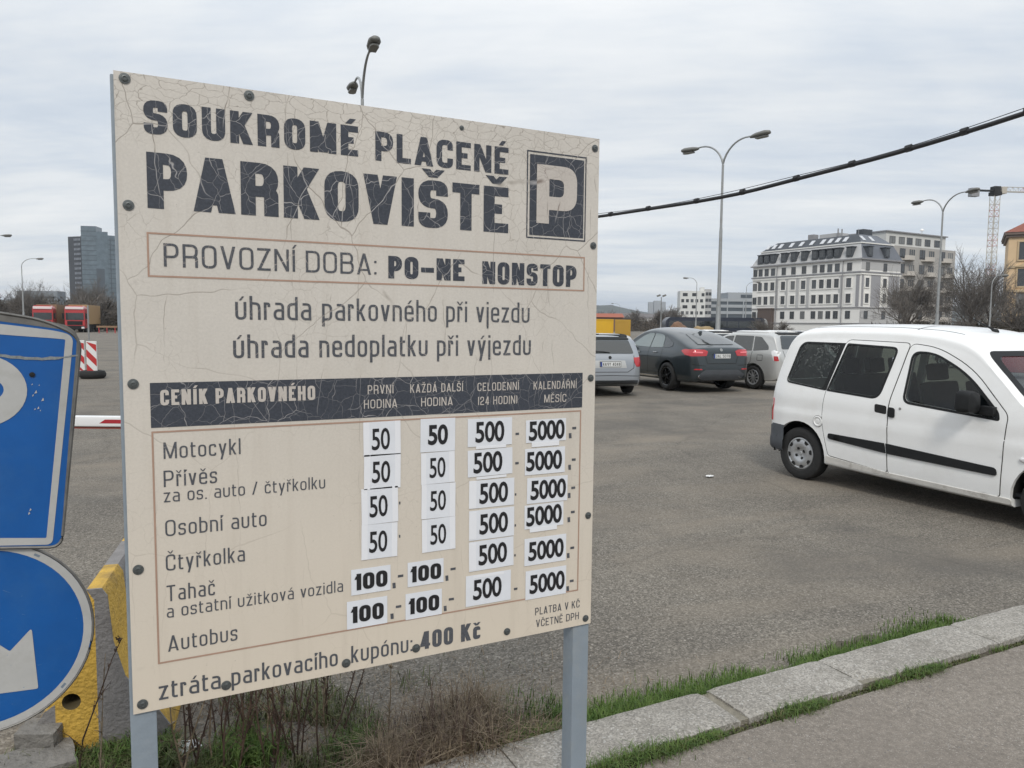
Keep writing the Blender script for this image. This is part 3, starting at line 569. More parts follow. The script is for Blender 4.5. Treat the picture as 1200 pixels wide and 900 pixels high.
q = MB(); q.tube([bend(2.2262)(u, v, 0) for u, v in po]+[bend(2.2262)(*po[0], 0)], .0042, 6, cap=False); rel(q, BO).build('rim', M_SRIM, bs, smooth=60)
q = MB(); tp = [(-.66, 1.803, .020), (-.34, 1.772, .020), (-.24, 1.757, .019), (-.19, 1.746, .016), (-.155, 1.737, .012), (-.135, 1.722, .009), (-.126, 1.70, .006), (-.130, 1.66, .005), (-.152, 1.45, .005), (-.176, 1.22, .004)]
q.add([(u, 2.2252, v) for u, v, w in tp]+[(u-(w if k > 5 else w*.2), 2.2252, v-(w if k < 6 else 0)) for k, (u, v, w) in enumerate(tp)], [(i, i+1, len(tp)+i+1, len(tp)+i) for i in range(len(tp)-1)]); rel(q, BO).build('bent_edge', M_SRIM, bs)
wo = round_poly([(-.1385, 1.711), (-.203, 1.172), (-.69, 1.222), (-.64, 1.777), (-.295, 1.739), (-.18, 1.723)], [.022, .016, .02, .02, .05, .03], 6)
wi = round_poly([(-.157, 1.7005), (-.2155, 1.191), (-.665, 1.245), (-.615, 1.748), (-.295, 1.7125), (-.19, 1.704)], [.004, .004, .01, .01, .05, .03], 6)
q = MB(); n_ = len(wo); q.add([bend(2.2250)(u, v, 0) for u, v in wo]+[bend(2.2250)(u, v, 0) for u, v in wi], [(i, (i+1) % n_, n_+(i+1) % n_, n_+i) for i in range(n_)])
rel(q, BO).build('border', M_SIGNW, bs)
a_o = [(-.50, 1.665)]+[(-.345+.101*math.sin(R(t)), 1.5745+.0905*math.cos(R(t))) for t in range(0, 181, 9)]+[(-.50, 1.484)]
a_i = [(-.50, 1.612)]+[(-.345+.052*math.sin(R(t)), 1.5765+.0330*math.cos(R(t))) for t in range(0, 181, 9)]+[(-.50, 1.543)]
q = MB(); n_ = len(a_o); q.add([(u, 2.2248, v) for u, v in a_o]+[(u, 2.2248, v) for u, v in a_i], [(i, i+1, n_+i+1, n_+i) for i in range(n_-1)])
q.add([(-.56, 2.2248, 1.325), (-.50, 2.2248, 1.318), (-.50, 2.2248, 1.665), (-.53, 2.2248, 1.668)], [(0, 1, 2, 3)]); rel(q, BO).build('letter', M_SIGNW, bs)
q = MB(); sc_ = []
for i in range(26):
    u = -.36+.235*i/25; v = 1.668-.016*math.sin((u+.33)*13)+.002*noise.noise(Vector((u*60, 0, 0))); w = (.0035+.0022*noise.noise(Vector((u*45, 7, 0))))*(1 if u < -.17 else .5)
    sc_.append((u, v, w))
q.add([bend(2.2243)(u, v-w, 0) for u, v, w in sc_]+[bend(2.2243)(u, v+w, 0) for u, v, w in sc_], [(i, i+1, 27+i-0, 26+i) for i in range(25)])
rel(q, BO).build('scrape_mark', mat('bare_scrape', (.20, .22, .23), .6, var=.4, vscale=120), bs)
q = MB(); q.lathe([(.0065, 0), (.0065, .002), (.0001, .003)], 12, Matrix.Translation((-.232, 2.2252, 1.612)) @ Matrix.Rotation(math.pi/2, 4, 'X')); rel(q, BO).build('bolt', M_PLASTIC, bs)
q = MB(); 
for k in range(9):
    u, v = -.215+random.uniform(-.02, .02), 1.57+random.uniform(-.055, .03); s_ = random.uniform(.001, .003)
    q.add([(u-s_, 2.2249, v-s_*1.5), (u+s_, 2.2249, v-s_), (u+s_*.6, 2.2249, v+s_*1.6)], [(0, 1, 2)])
for u, v in ((-.248, 1.268), (-.251, 1.259)): q.add([(u-.002, 2.2249, v-.004), (u+.003, 2.2249, v), (u, 2.2249, v+.004)], [(0, 1, 2)])
rel(q, BO).build('paint_chip', M_SIGNW, bs)
q = MB(); q.tube([(-.40, 2.262, .0), (-.40, 2.262, 1.74)], .030, 18); rel(q, BO).build('post', M_GALV, bs, smooth=40)
for zz in (1.35, 1.6): q = MB(); q.b2((-.445, 2.228, zz-.012), (-.355, 2.234, zz+.012)); rel(q, BO).build('clamp', M_GALV, bs)
rs = thing('round_arrow_sign', 'round blue sign with white arrow pointing down to the right', 'sign', (-.367, 2.245, .698)); RO = rs.location.copy()
cxs, czs = -.367, .948
def disc(r0, r1, y, m, name, mb=None):
    q = MB(); n_ = 64
    q.add([(cxs+r*math.cos(2*math.pi*i/n_), y, czs+r*math.sin(2*math.pi*i/n_)) for r in (r0, r1) for i in range(n_)], [(i, (i+1) % n_, n_+(i+1) % n_, n_+i) for i in range(n_)])
    return rel(q, RO).build(name, m, rs)
q = MB(); q.prism([(cxs+.2485*math.cos(2*math.pi*i/64), czs+.2485*math.sin(2*math.pi*i/64)) for i in range(64)], fnp(2.2340), .003); rel(q, RO).build('disc', M_BLUE, rs)
q = MB(); q.tube([(cxs+.249*math.cos(2*math.pi*i/64), 2.2350, czs+.249*math.sin(2*math.pi*i/64)) for i in range(65)], .0036, 6, cap=False); rel(q, RO).build('rim', M_SRIM, rs, smooth=60)
disc(.2265, .2455, 2.2330, M_SIGNW, 'ring')
T_ = (-.2475, .7935); a1, n1_ = (-.009, .164), (-.058, .111)
ar = [(0, 0), a1, n1_, (n1_[0]-.13, n1_[1]+.13), (-n1_[1]-.13, -n1_[0]+.13), (-n1_[1], -n1_[0]), (-a1[1], -a1[0])]
ar = round_poly([(T_[0]+a, T_[1]+c) for a, c in ar], [.006, .010, .004, .004, .004, .004, .010], 4)
q = MB(); tri = delaunay_2d_cdt([Vector(p) for p in ar], [], [list(range(len(ar)))], 1, 1e-6)
q.add([(p.x, 2.2327, p.y) for p in tri[0]], [tuple(f) for f in tri[2]]); rel(q, RO).build('arrow', M_SIGNW, rs)

for a_ in (57, -42):
    q = MB(); c0 = Vector((cxs+.2362*math.cos(R(a_)), 2.2326, czs+.2362*math.sin(R(a_)))); t_ = Vector((-math.sin(R(a_)), 0, math.cos(R(a_)))); n_r = Vector((math.cos(R(a_)), 0, math.sin(R(a_))))
    q.add([c0+t_*.007+n_r*.003, c0-t_*.007+n_r*.003, c0-t_*.007-n_r*.003, c0+t_*.007-n_r*.003], [(0, 1, 2, 3)]); rel(q, RO).build('rim_mark', mat('faded_mark', (.16, .20, .25), .6), rs)
q = MB(); rr_ = random.Random(3)
for k in range(46):
    a_ = rr_.uniform(0, 6.28); r_ = .245*math.sqrt(rr_.random()); c0 = Vector((cxs+r_*math.cos(a_), 2.2324, czs+r_*math.sin(a_))); L_ = rr_.uniform(.002, .022) if k % 4 == 0 else rr_.uniform(.001, .004); d_ = Vector((math.cos(rr_.gauss(0, .4)), 0, math.sin(rr_.gauss(0, .4)))); u_ = Vector((-d_.z, 0, d_.x))*rr_.uniform(.0003, .0008)
    if (c0+d_*L_-Vector((cxs, 2.2324, czs))).length < .222: q.add([c0-u_, c0+u_, c0+d_*L_+u_*.3, c0+d_*L_-u_*.3], [(0, 1, 2, 3)])
tag(rel(q, RO).build('scratches', mat('pale_scratch', (.10, .20, .36), .6), rs), kind='stuff')

# ------------------------------------------------------------------ yellow and grey concrete barrier
M_YEL = mat('barrier_yellow', (.54, .335, .055), .78, var=.3, vscale=5, bump=.6, bscale=50, dirt_shade=((.11, .085, .05), 1.0), dscale=3.2)  # dirt, plus shade of the near end put into base tone and blotches
M_CON = mat('barrier_grey', (.20, .19, .185), .85, var=.22, vscale=7, bump=.5, bscale=50, dirt_shade=((.11, .10, .09), .5), dscale=4)
ba = thing('concrete_barrier', 'yellow and grey striped concrete road barrier partly behind the round blue sign', 'barrier', (-.172, 3.37, 0), R(80.4)); ba.scale = (.9, .9, .9)
prof = [(.30, 0), (.30, .07), (.215, .21), (.115, .33), (.070, .50), (.052, .715), (.030, .75)]
ring = [(-y, z) for y, z in prof]+[(y, z) for y, z in prof[::-1]]      # right side first, over the top, down the left
cuts = [(0, .36, 0), (.36, .78, 1), (.78, 1.16, 0), (1.16, 1.55, 1), (1.55, 1.95, 0)]
q = MB(); n_ = len(ring)
for x0, x1, mi in cuts:
    q.add([(x, y, z) for x in (x0+.012 if x0 == 0 else x0, x1) for y, z in ring], [(i, i+1, n_+i+1, n_+i) for i in range(n_-1)], mi)
q.add([(1.95, y, z) for y, z in ring], [tuple(range(n_))], 0)
q.build('body', [M_YEL, M_CON], ba, smooth=40)
# near end with a round lifting hole, painted in upright stripes
pts = [Vector((y, z)) for y, z in ring]; hc, hr = Vector((.105, .245)), .038
hol = [hc+Vector((math.cos(2*math.pi*i/24), math.sin(2*math.pi*i/24)))*hr for i in range(24)]
nb_ = len(pts); extra = [Vector((yy, zz*.02)) for yy in (-.0, .17) for zz in range(1, 36)]
extra = [e for e in extra if (e-hc).length > hr+.006 and abs(e.x) < .30 and e.y < (.74 if e.x < .02 else .245)]
tri = delaunay_2d_cdt(pts+hol+extra, [(nb_+i, nb_+(i+1) % 24) for i in range(24)], [list(range(nb_))], 1, 1e-6)
q = MB(); q.v = [(0 if .001 < 1 else 0, p.x, p.y) for p in tri[0]]
for f in tri[2]:
    c_ = sum((tri[0][i] for i in f), Vector((0, 0)))/len(f)
    if (c_-hc).length < hr*.98: continue
    q.f.append(tuple(f)); q.m.append(0 if 0.0 < c_.x < .17 else 1)
o = q.build('end_face', [M_YEL, M_CON], ba)
q = MB(); q.add([(.0, y, z) for y, z in ring]+[(.012, y, z) for y, z in ring], [(i, i+1, n_+i+1, n_+i) for i in range(n_-1)], 0); q.build('end_edge', M_CON, ba)
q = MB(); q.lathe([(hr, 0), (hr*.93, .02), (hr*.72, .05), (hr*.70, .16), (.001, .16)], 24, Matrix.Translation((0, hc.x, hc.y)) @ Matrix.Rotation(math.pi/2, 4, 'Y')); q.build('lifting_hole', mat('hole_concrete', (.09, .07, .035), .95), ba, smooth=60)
# rubble at the foot
M_RUB = mat('rubble_concrete', (.175, .165, .15), .9, var=.3, vscale=14, bump=.7, bscale=45)
def chunk(loc, size, rz, tilt, label, seed):
    random.seed(seed); bm = bmesh.new(); bmesh.ops.create_cube(bm, size=1); bmesh.ops.subdivide_edges(bm, edges=bm.edges[:], cuts=3, use_grid_fill=True)
    for v in bm.verts:
        n0 = v.co.copy(); k = noise.noise(n0*2.2+Vector((seed, 0, 0)))*.22; r_ = max(abs(c) for c in n0); rnd_ = n0.length
        v.co = n0*(1-.14*(rnd_-.5)+k*.5); v.co = Vector((v.co.x*size[0], v.co.y*size[1], v.co.z*size[2]))
    me = bpy.data.meshes.new('concrete_chunk'); bm.to_mesh(me); bm.free(); me.materials.append(M_RUB); me.shade_smooth(); me.set_sharp_from_angle(angle=R(35))
    o = link('concrete_chunk', me); o.location = loc; o.rotation_euler = (tilt, tilt*.5, rz); tag(o, label, 'rubble')
chunk((-.40, 3.28, .03), (.30, .20, .09), R(12), .05, 'flat broken concrete slab lying below the round blue sign', 3)
chunk((-.375, 3.40, .10), (.15, .11, .085), R(-20), .1, 'small rounded concrete lump on top of the flat slab beside the barrier', 8)
chunk((.86, 2.74, .03), (.12, .09, .07), R(-28), .06, 'grey stone lump in the dry weeds under the middle of the price board', 11)
# litter
def scrap(loc, s, rz, label, seed):
    random.seed(seed); b_ = MB(); n_ = 5
    b_.add([((i/n_-.5)*s, (j/n_-.5)*s*.7, .012+.25*s*abs(noise.noise(Vector((i*.8, j*.8, seed))))) for j in range(n_+1) for i in range(n_+1)], [(j*(n_+1)+i, j*(n_+1)+i+1, (j+1)*(n_+1)+i+1, (j+1)*(n_+1)+i) for j in range(n_) for i in range(n_)])
    o = b_.build('paper_scrap', mat('litter_white', (.66, .66, .65), .7), smooth=30); o.location = loc; o.rotation_euler = (0, 0, rz); tag(o, label, 'litter')
scrap((.14, 3.22, .0), .11, .4, 'crumpled pale plastic scrap among the stems nearest the left post of the price board', 1)
scrap((.285, 3.15, .0), .12, 1.1, 'torn white paper scrap in the grass under the tariff board, right of the crumpled plastic', 2)
scrap((5.94, 6.67, .0), .10, .2, 'small white scrap of litter alone on the open asphalt left of the white van', 3)

# ------------------------------------------------------------------ parking boom
M_BOOMW = mat('boom_white', (.70, .70, .70), .35, var=.04); M_BOOMR = mat('boom_red', (.35, .02, .03), .4); M_RUBST = mat('boom_rubber', (.22, .05, .035), .7)
P0, P1 = site(-6.6, 6.3), site(-2.15, 6.3); bd = (P1-P0).normalized(); ang_b = math.atan2(bd.y, bd.x)
bo = thing('barrier_boom', 'white boom with red stripes lying level across the entrance behind the blue sign', 'barrier boom', (P0.x, P0.y, 0), ang_b); Lb = (P1-P0).length
q = MB(); q.prism(round_poly([(-.03, .855), (.03, .855), (.03, .945), (-.03, .945)], .012, 3), lambda u, v, w: (w, u, v), Lb); q.build('arm', M_BOOMW, bo, smooth=40)
for k in range(4):
    x0 = 3.13+k*.95-1.9
    q = MB(); q.add([(x0, -.0315, .885), (x0+.42, -.0315, .885), (x0+.47, -.0315, .918), (x0+.05, -.0315, .918)], [(0, 1, 2, 3)]); q.build('stripe', M_BOOMR, bo)
q = MB(); q.b2((.2, -.012, .836), (Lb, .012, .8545)); q.build('edge_strip', M_RUBST, bo)
q = MB(); q.b2((-.45, -.18, 0), (-.05, .18, 1.08)); q.build('cabinet', M_BOOMR, bo, bevel=.02)

# ------------------------------------------------------------------ vehicles
def pchip(pts):
    xs = [p[0] for p in pts]; ys = [p[1] for p in pts]; n = len(xs); h = [xs[i+1]-xs[i] for i in range(n-1)]; d = [(ys[i+1]-ys[i])/h[i] for i in range(n-1)]
    m = [d[0]]+[0 if d[i-1]*d[i] <= 0 else 3*(h[i-1]+h[i])/((2*h[i]+h[i-1])/d[i-1]+(h[i]+2*h[i-1])/d[i]) for i in range(1, n-1)]+[d[-1]]
    def f(x):
        if x <= xs[0]: return ys[0]
        if x >= xs[-1]: return ys[-1]
        i = max(k for k in range(n-1) if xs[k] <= x); t = (x-xs[i])/h[i]
        return (2*t**3-3*t*t+1)*ys[i]+(t**3-2*t*t+t)*h[i]*m[i]+(-2*t**3+3*t*t)*ys[i+1]+(t**3-t*t)*h[i]*m[i+1]
    return f
class Body:
    def __init__(s, top, bot, plan, sect, rc, nside=16, nroof=12, crown=.03, dx=.07):
        s.top, s.bot, s.plan, s.sect, s.rc = map(pchip, (top, bot, plan, sect, rc)); s.x0, s.x1 = top[0][0], top[-1][0]; s.nside, s.nroof, s.crown, s.dx = nside, nroof, crown, dx
    def shell(s, inset=0):
        xs = []; x = s.x0+inset
        while x < s.x1-inset:
            xs.append(x); near = min(x-s.x0, s.x1-x); x += s.dx*(.22 if near < .14 else (.45 if near < .5 else 1))
        xs.append(s.x1-inset); V = []; F = []
        for x in xs:
            zt = s.top(x)-inset; zb = s.bot(x)+inset*1.5; rc = min(s.rc(x), (zt-zb)*.6); zs = zt-rc; W = s.plan(x); half = []
            half.append((0, zb)); half.append((W*s.sect(zb)*.55, zb)); half.append((max(.05, W*s.sect(zb)-inset-.03), zb))
            for i in range(s.nside+1):
                z = zb+.02+(zs-zb-.02)*i/s.nside; half.append((max(.05, W*s.sect(z)-inset), z))
            hw = max(.05, W*s.sect(zs)-inset)
            for i in range(1, s.nroof+1):
                t = math.pi/2*i/s.nroof; e = 2/3.0
                half.append((hw*max(0, math.cos(t))**e if i < s.nroof else 0, zs+rc*math.sin(t)**e*(1-s.crown)+rc*s.crown*math.sin(t)**2))
            ring = half+[(-y, z) for y, z in half[-2:0:-1]]; V.append([(x, y, z) for y, z in ring])
        n = len(V[0]); vs = [p for r in V for p in r]
        F = [(i*n+j, i*n+(j+1) % n, (i+1)*n+(j+1) % n, (i+1)*n+j) for i in range(len(V)-1) for j in range(n)]
        F += [tuple(range(n))[::-1], tuple((len(V)-1)*n+j for j in range(n))]
        vol = 0
        for f in F:
            a = Vector(vs[f[0]])
            for k in range(1, len(f)-1): vol += a.dot(Vector(vs[f[k]]).cross(Vector(vs[f[k+1]])))
        if vol < 0: F = [f[::-1] for f in F]
        return vs, F
    def bvh(s):
        vs, F = s.shell(); s.tree = BVHTree.FromPolygons([Vector(v) for v in vs], F, epsilon=0.0); return s.tree
def in_poly(p, poly):
    c = False; n = len(poly); j = n-1
    for i in range(n):
        a, b = poly[i], poly[j]
        if (a[1] > p[1]) != (b[1] > p[1]) and p[0] < (b[0]-a[0])*(p[1]-a[1])/(b[1]-a[1])+a[0]: c = not c
        j = i
    return c
VIEWS = {'R': (lambda u, v: Vector((u, -3, v)), Vector((0, 1, 0))), 'L': (lambda u, v: Vector((u, 3, v)), Vector((0, -1, 0))),
         'B': (lambda u, v: Vector((-4, u, v)), Vector((1, 0, 0))), 'F': (lambda u, v: Vector((7, u, v)), Vector((-1, 0, 0))), 'T': (lambda u, v: Vector((u, v, 4)), Vector((0, 0, -1)))}
def cast(body, view, u, v):
    o, d = VIEWS[view]; h = body.tree.ray_cast(o(u, v), d)
    if h[0] is None: return None, None
    n = h[1]; 
    if n.dot(d) > 0: n = -n
    return h[0], n
def panel(body, name, outline, view, off, m, parent, hole=None, grid=.06, skirt=.008, smooth=60):
    """a panel cut to the outline and laid on the body surface, with a turned-in edge"""
    def dens(poly):
        out = []
        for i in range(len(poly)):
            a = Vector(poly[i]); b = Vector(poly[(i+1) % len(poly)]); k = max(1, int((b-a).length/grid))
            out += [a.lerp(b, j/k) for j in range(k)]
        return out
    P = dens(outline); n = len(P); verts = list(P); edges = [(i, (i+1) % n) for i in range(n)]; holes = [hole] if hole and not isinstance(hole[0][0], (list, tuple)) else (hole or [])
    for h_ in holes:
        Hp = dens(h_); k = len(verts); verts += Hp; edges += [(k+i, k+(i+1) % len(Hp)) for i in range(len(Hp))]
    x0, x1 = min(p.x for p in P), max(p.x for p in P); y0, y1 = min(p.y for p in P), max(p.y for p in P); x = x0+grid/2
    while x < x1:
        y = y0+grid/2
        while y < y1:
            if in_poly((x, y), outline) and min((Vector((x, y))-e).length for e in verts[:n]) > grid*.4 and not any(in_poly((x, y), h_) for h_ in holes): verts.append(Vector((x, y)))
            y += grid
        x += grid
    r = delaunay_2d_cdt(verts, edges, [], 0, 1e-5); V2, F2 = r[0], []
    for f in r[2]:
        c = (V2[f[0]]+V2[f[1]]+V2[f[2]])/3
        if in_poly(c, outline) and not any(in_poly(c, h_) for h_ in holes): F2.append(tuple(f))
    used = sorted({i for f in F2 for i in f}); hit = {}
    for i in used:
        p, nn = cast(body, view, V2[i].x, V2[i].y)
        if p is not None: hit[i] = (p, nn)
    F2 = [f for f in F2 if all(i in hit for i in f)]; used = sorted({i for f in F2 for i in f})
    if not used: return None
    bm = bmesh.new(); bv = {i: bm.verts.new(hit[i][0]+hit[i][1]*off) for i in used}; nr = {bv[i]: hit[i][1] for i in used}
    for f in F2:
        try: bm.faces.new([bv[i] for i in f])
        except ValueError: pass
    if skirt:
        be = [e for e in bm.edges if len(e.link_faces) == 1]; low = {}
        for e in be:
            for v in e.verts:
                if v not in low: low[v] = bm.verts.new(v.co-nr[v]*skirt)
        for e in be: a, b = e.verts; bm.faces.new((a, b, low[b], low[a]))
    bm.normal_update()
    # orient outward
    dv = VIEWS[view][1]
    bmesh.ops.recalc_face_normals(bm, faces=bm.faces)
    fl = [f for f in bm.faces if len(f.verts) == 3]
    if sum(f.normal.dot(dv)*f.calc_area() for f in fl) > 0: bmesh.ops.reverse_faces(bm, faces=bm.faces[:])
    me = bpy.data.meshes.new(name); bm.to_mesh(me); bm.free(); me.materials.append(m); me.shade_smooth(); me.set_sharp_from_angle(angle=R(smooth)); return link(name, me, parent)
def ribbon(body, name, line, view, w, off, m, parent, closed=False, step=.03):
    pts = [Vector(p) for p in line]; D = []
    k = len(pts)
    for i in range(k if closed else k-1):
        a, b = pts[i], pts[(i+1) % k]; n = max(1, int((b-a).length/step)); D += [a.lerp(b, j/n) for j in range(n)]
    if not closed: D.append(pts[-1])
    q = MB(); vs = []; n = len(D)
    for i, p in enumerate(D):
        a = D[i-1] if (closed or i) else p; b = D[(i+1) % n] if (closed or i < n-1) else p; d = (b-a).normalized(); nn = Vector((-d.y, d.x))*w/2
        for s_ in (1, -1):
            h, no = cast(body, view, p.x+nn.x*s_, p.y+nn.y*s_)
            if h is None: h, no = cast(body, view, p.x, p.y)
            if h is None: return None
            vs.append(h+no*off)
    q.add(vs, [(2*i, 2*i+1, 2*((i+1) % n)+1, 2*((i+1) % n)) for i in range(n if closed else n-1)]); return q.build(name, m, parent, smooth=180)
_wheelmesh = {}
def wheel(parent, x, y, r, w, style, side):
    """side: +1 left, -1 right; outer face looks to side"""
    key = (r, w, style)
    if key not in _wheelmesh:
        rr = {'van': .62, 'big': .70, 'multi': .66}[style]*r
        t = MB(); t.lathe([(rr*.98, -w*.42), (rr+.01, -w*.5), (r*.90, -w*.5), (r*.975, -w*.42), (r, -w*.25), (r, w*.25), (r*.975, w*.40), (r*.91, w*.475), (r*.80, w*.50), (rr+.012, w*.47), (rr, w*.40), (rr*.97, w*.2)], 40)
        for k in range(3): t.lathe([(r*1.0005, -w*.18+k*w*.18), (r*1.0005, -w*.17+k*w*.18)], 40)
        tm = t.build('tyre', M_TYRE, None, smooth=35)
        m = MB()
        if style == 'van':
            m.lathe([(rr, w*.36), (rr*.97, w*.42), (rr*.90, w*.43), (rr*.86, w*.40), (rr*.62, w*.47), (rr*.40, w*.43), (rr*.30, w*.36), (rr*.12, w*.36), (rr*.10, w*.38), (.0005, w*.38)], 48, mi=0)
            for k in range(8):
                a = 2*math.pi*k/8+.2; pts = []
                for du, dv in round_poly([(-.145, -.10), (.145, -.10), (.10, .075), (-.10, .075)], .06, 4):
                    rad = rr*.785-dv*rr*1.1; an = a+du*1.35; zz = w*.445 if rad < rr*.8 else w*.437
                    pts.append((rad*math.cos(an), rad*math.sin(an), w*.452-.0*rad))
                cx_ = (rr*.78*math.cos(a), rr*.78*math.sin(a), w*.452); m.add(pts, [tuple(range(len(pts)))], 1)
            for k in range(4):
                a = 2*math.pi*k/4+.5; m.lathe([(.018, 0), (.018, .006), (.010, .010), (.0002, .010)], 10, Matrix.Translation((rr*.33*math.cos(a), rr*.33*math.sin(a), w*.385)), 1)
        else:
            ns = 10 if style == 'multi' else 5
            m.lathe([(rr, w*.40), (rr*.95, w*.44), (rr*.88, w*.40), (rr*.86, w*.25)], 40, mi=0); m.lathe([(rr*.9, w*.18), (.001, w*.14)], 32, mi=1)
            m.lathe([(rr*.24, w*.2), (rr*.22, w*.40), (rr*.16, w*.44), (.0005, w*.44)], 20, mi=0)
            for k in range(ns):
                for dd in ((-.10, .10) if style == 'big' else (0,)):
                    a = 2*math.pi*k/ns+dd; c_, s_ = math.cos(a), math.sin(a); t0 = rr*(.035 if style == 'big' else .055)
                    p = [(rr*.18, -t0*.8), (rr*.92, -t0*1.4 if dd <= 0 else -t0*1.4), (rr*.92, t0*1.4), (rr*.18, t0*.8)]
                    top = [(u*c_-v*s_, u*s_+v*c_, w*(.43 if i in (0, 3) else .39)) for i, (u, v) in enumerate(p)]; bot = [(x_, y_, w*.2) for x_, y_, _ in top]
                    m.add(top+bot, [(0, 1, 2, 3), (0, 4, 5, 1), (1, 5, 6, 2), (2, 6, 7, 3), (3, 7, 4, 0)], 0)
        rm = m.build('rim', [M_BLACKRIM if style == 'big' else M_RIM, M_SEAM], None, smooth=35)
        _wheelmesh[key] = (tm.data, rm.data); bpy.data.objects.remove(tm); bpy.data.objects.remove(rm)
    tm, rm = _wheelmesh[key]
    e = link('wheel', None, parent); e.location = (x, y, r); e.rotation_euler = (-math.pi/2*side, 0, 0); e.empty_display_size = .1
    link('tyre', tm, e); link('rim', rm, e); return e
def cut(obj, cutter):
    par = obj.parent; obj.parent = None
    m = obj.modifiers.new('cut', 'BOOLEAN'); m.operation = 'DIFFERENCE'; m.object = cutter; m.solver = 'EXACT'; m.use_self = False
    dg = bpy.context.evaluated_depsgraph_get(); dg.update(); me = bpy.data.meshes.new_from_object(obj.evaluated_get(dg)); obj.modifiers.clear(); old = obj.data; obj.data = me; me.name = old.name
    cm = cutter.data; bpy.data.objects.remove(cutter); bpy.data.meshes.remove(cm); me.shade_smooth(); me.set_sharp_from_angle(angle=R(32)); obj.parent = par
def emblem(body, parent, y, z, r=.035, m=None):
    h, n = cast(body, 'B', y, z); q = MB(); M_ = Matrix.Translation(h) @ n.to_track_quat('Z', 'Y').to_matrix().to_4x4()
    q.lathe([(r, -.004), (r, .006), (r*.85, .008), (r*.82, .005), (.0003, .005)], 20, M_); q.build('emblem', m or M_CHROME, parent, smooth=40)
def plate(body, parent, yc, zc, text, w=.52, h=.115, px=None):
    hx = px if px is not None else cast(body, 'B', yc, zc)[0].x-.012
    q = MB(); q.box((hx-.004, yc, zc), (.008, w, h), 0); pl_ = q.build('number_plate', M_PLATE, parent)
    q = MB(); q.box((hx-.0085, yc+w/2-.024, zc), (.002, .046, h-.006), 0); q.build('plate_band', M_PBLUE, pl_)
    lb = lettering(text, -w/2+.06, w/2-.015, -h*.33, h*.66, .011, .011, None or .17); 
    for l_ in lb: l_.v = [(hx-.0095-z, yc-x, zc+y) for x, y, z in l_.v]; l_.build('plate_lettering', M_INK, pl_, fix=False)
    q = MB(); q.box((hx+.001, yc, zc), (.006, w+.02, h+.02), 0); q.build('plate_holder', M_PLASTIC, parent)
def arch_cut(mb, x, r, y0, y1, zc):
    n = 32; vs = [(x+r*math.cos(2*math.pi*i/n), y, zc+r*math.sin(2*math.pi*i/n)) for y in (y0, y1) for i in range(n)]
    mb.add(vs, [(i, (i+1) % n, n+(i+1) % n, n+i) for i in range(n)]+[tuple(range(n))[::-1], tuple(n+i for i in range(n))])
def wheel_well(parent, x, r, y0, y1, zc):
    q = MB(); n = 24; q.add([(x+r*math.cos(math.pi*(i/n)*1.06-.09), y, zc+r*math.sin(math.pi*(i/n)*1.06-.09)) for y in (y0, y1) for i in range(n+1)], [(i, i+1, n+2+i, n+1+i) for i in range(n)])
    q.add([(x+r*math.cos(math.pi*(i/n)*1.06-.09), y1, zc+r*math.sin(math.pi*(i/n)*1.06-.09)) for i in range(n+1)], [tuple(range(n+1))]); q.build('wheel_well', M_SEAM, parent)
def seat_parts(parent, x, y, s=1.0):
    q = MB(); q.box((x, y, .62), (.50, .46, .16)); q.build('seat', M_SEAT, parent, bevel=.04, smooth=50)
    q = MB(); q.box((x-.27, y, .93), (.13, .46, .62), M=Matrix.Rotation(R(-13), 4, 'Y')); q.build('seat_back', M_SEAT, parent, bevel=.04, smooth=50)
    q = MB(); q.box((x-.36, y, 1.33), (.09, .25, .17), M=Matrix.Rotation(R(-10), 4, 'Y')); q.build('headrest', M_SEAT, parent, bevel=.03, smooth=50)

# --- the white van
vb = Body(top=[(-.565, .60), (-.53, .86), (-.47, 1.16), (-.40, 1.45), (-.335, 1.64), (-.25, 1.735), (-.10, 1.778), (.25, 1.80), (.8, 1.807), (1.35, 1.785), (1.68, 1.73), (1.86, 1.64), (2.10, 1.40), (2.34, 1.16), (2.50, 1.07), (2.9, .99), (3.2, .88), (3.36, .72), (3.42, .52)],
          bot=[(-.565, .44), (-.5, .30), (-.3, .25), (2.4, .215), (3.2, .22), (3.36, .28), (3.42, .40)],
          plan=[(-.565, .70), (-.52, .765), (-.44, .805), (-.25, .838), (.3, .852), (1.5, .856), (2.5, .848), (3.0, .80), (3.25, .70), (3.42, .48)],
          sect=[(.2, .955), (.30, .985), (.45, 1.0), (.66, 1.004), (.76, 1.010), (.82, .999), (.92, .998), (1.02, .985), (1.12, .962), (1.35, .905), (1.57, .85), (1.68, .80), (1.82, .74)],
          rc=[(-.565, .05), (-.45, .10), (-.3, .13), (0, .15), (1.5, .15), (1.9, .12), (2.3, .07), (2.6, .09), (3.3, .14), (3.42, .08)], nside=40, nroof=14, dx=.06)
vb.bvh()
van = thing('white_van', 'white compact passenger van with black side mouldings and frosted rear quarter window', 'van', (7.649, 6.153, -.005), -1.553)
van.rotation_euler = (0, .0114, -1.553)
vs, F = vb.shell(); q = MB(); q.add(vs, F); vi, Fi = vb.shell(.04); q.add(vi, [f[::-1] for f in Fi]); vbody = q.build('body', M_WHITE, van, fix=False, smooth=32)
w1 = round_poly([(-.285, 1.125), (-.155, 1.565), (.375, 1.572), (.245, 1.082)], [.06, .10, .03, .03], 6)
w2 = round_poly([(.325, 1.076), (.455, 1.570), (1.055, 1.552), (.935, 1.052)], [.03, .04, .06, .08], 6)
w3 = round_poly([(1.235, 1.045), (1.245, 1.520), (1.45, 1.520), (1.80, 1.350), (2.115, 1.030), (2.13, .985)], [.07, .07, .12, .25, .06, .03], 7)
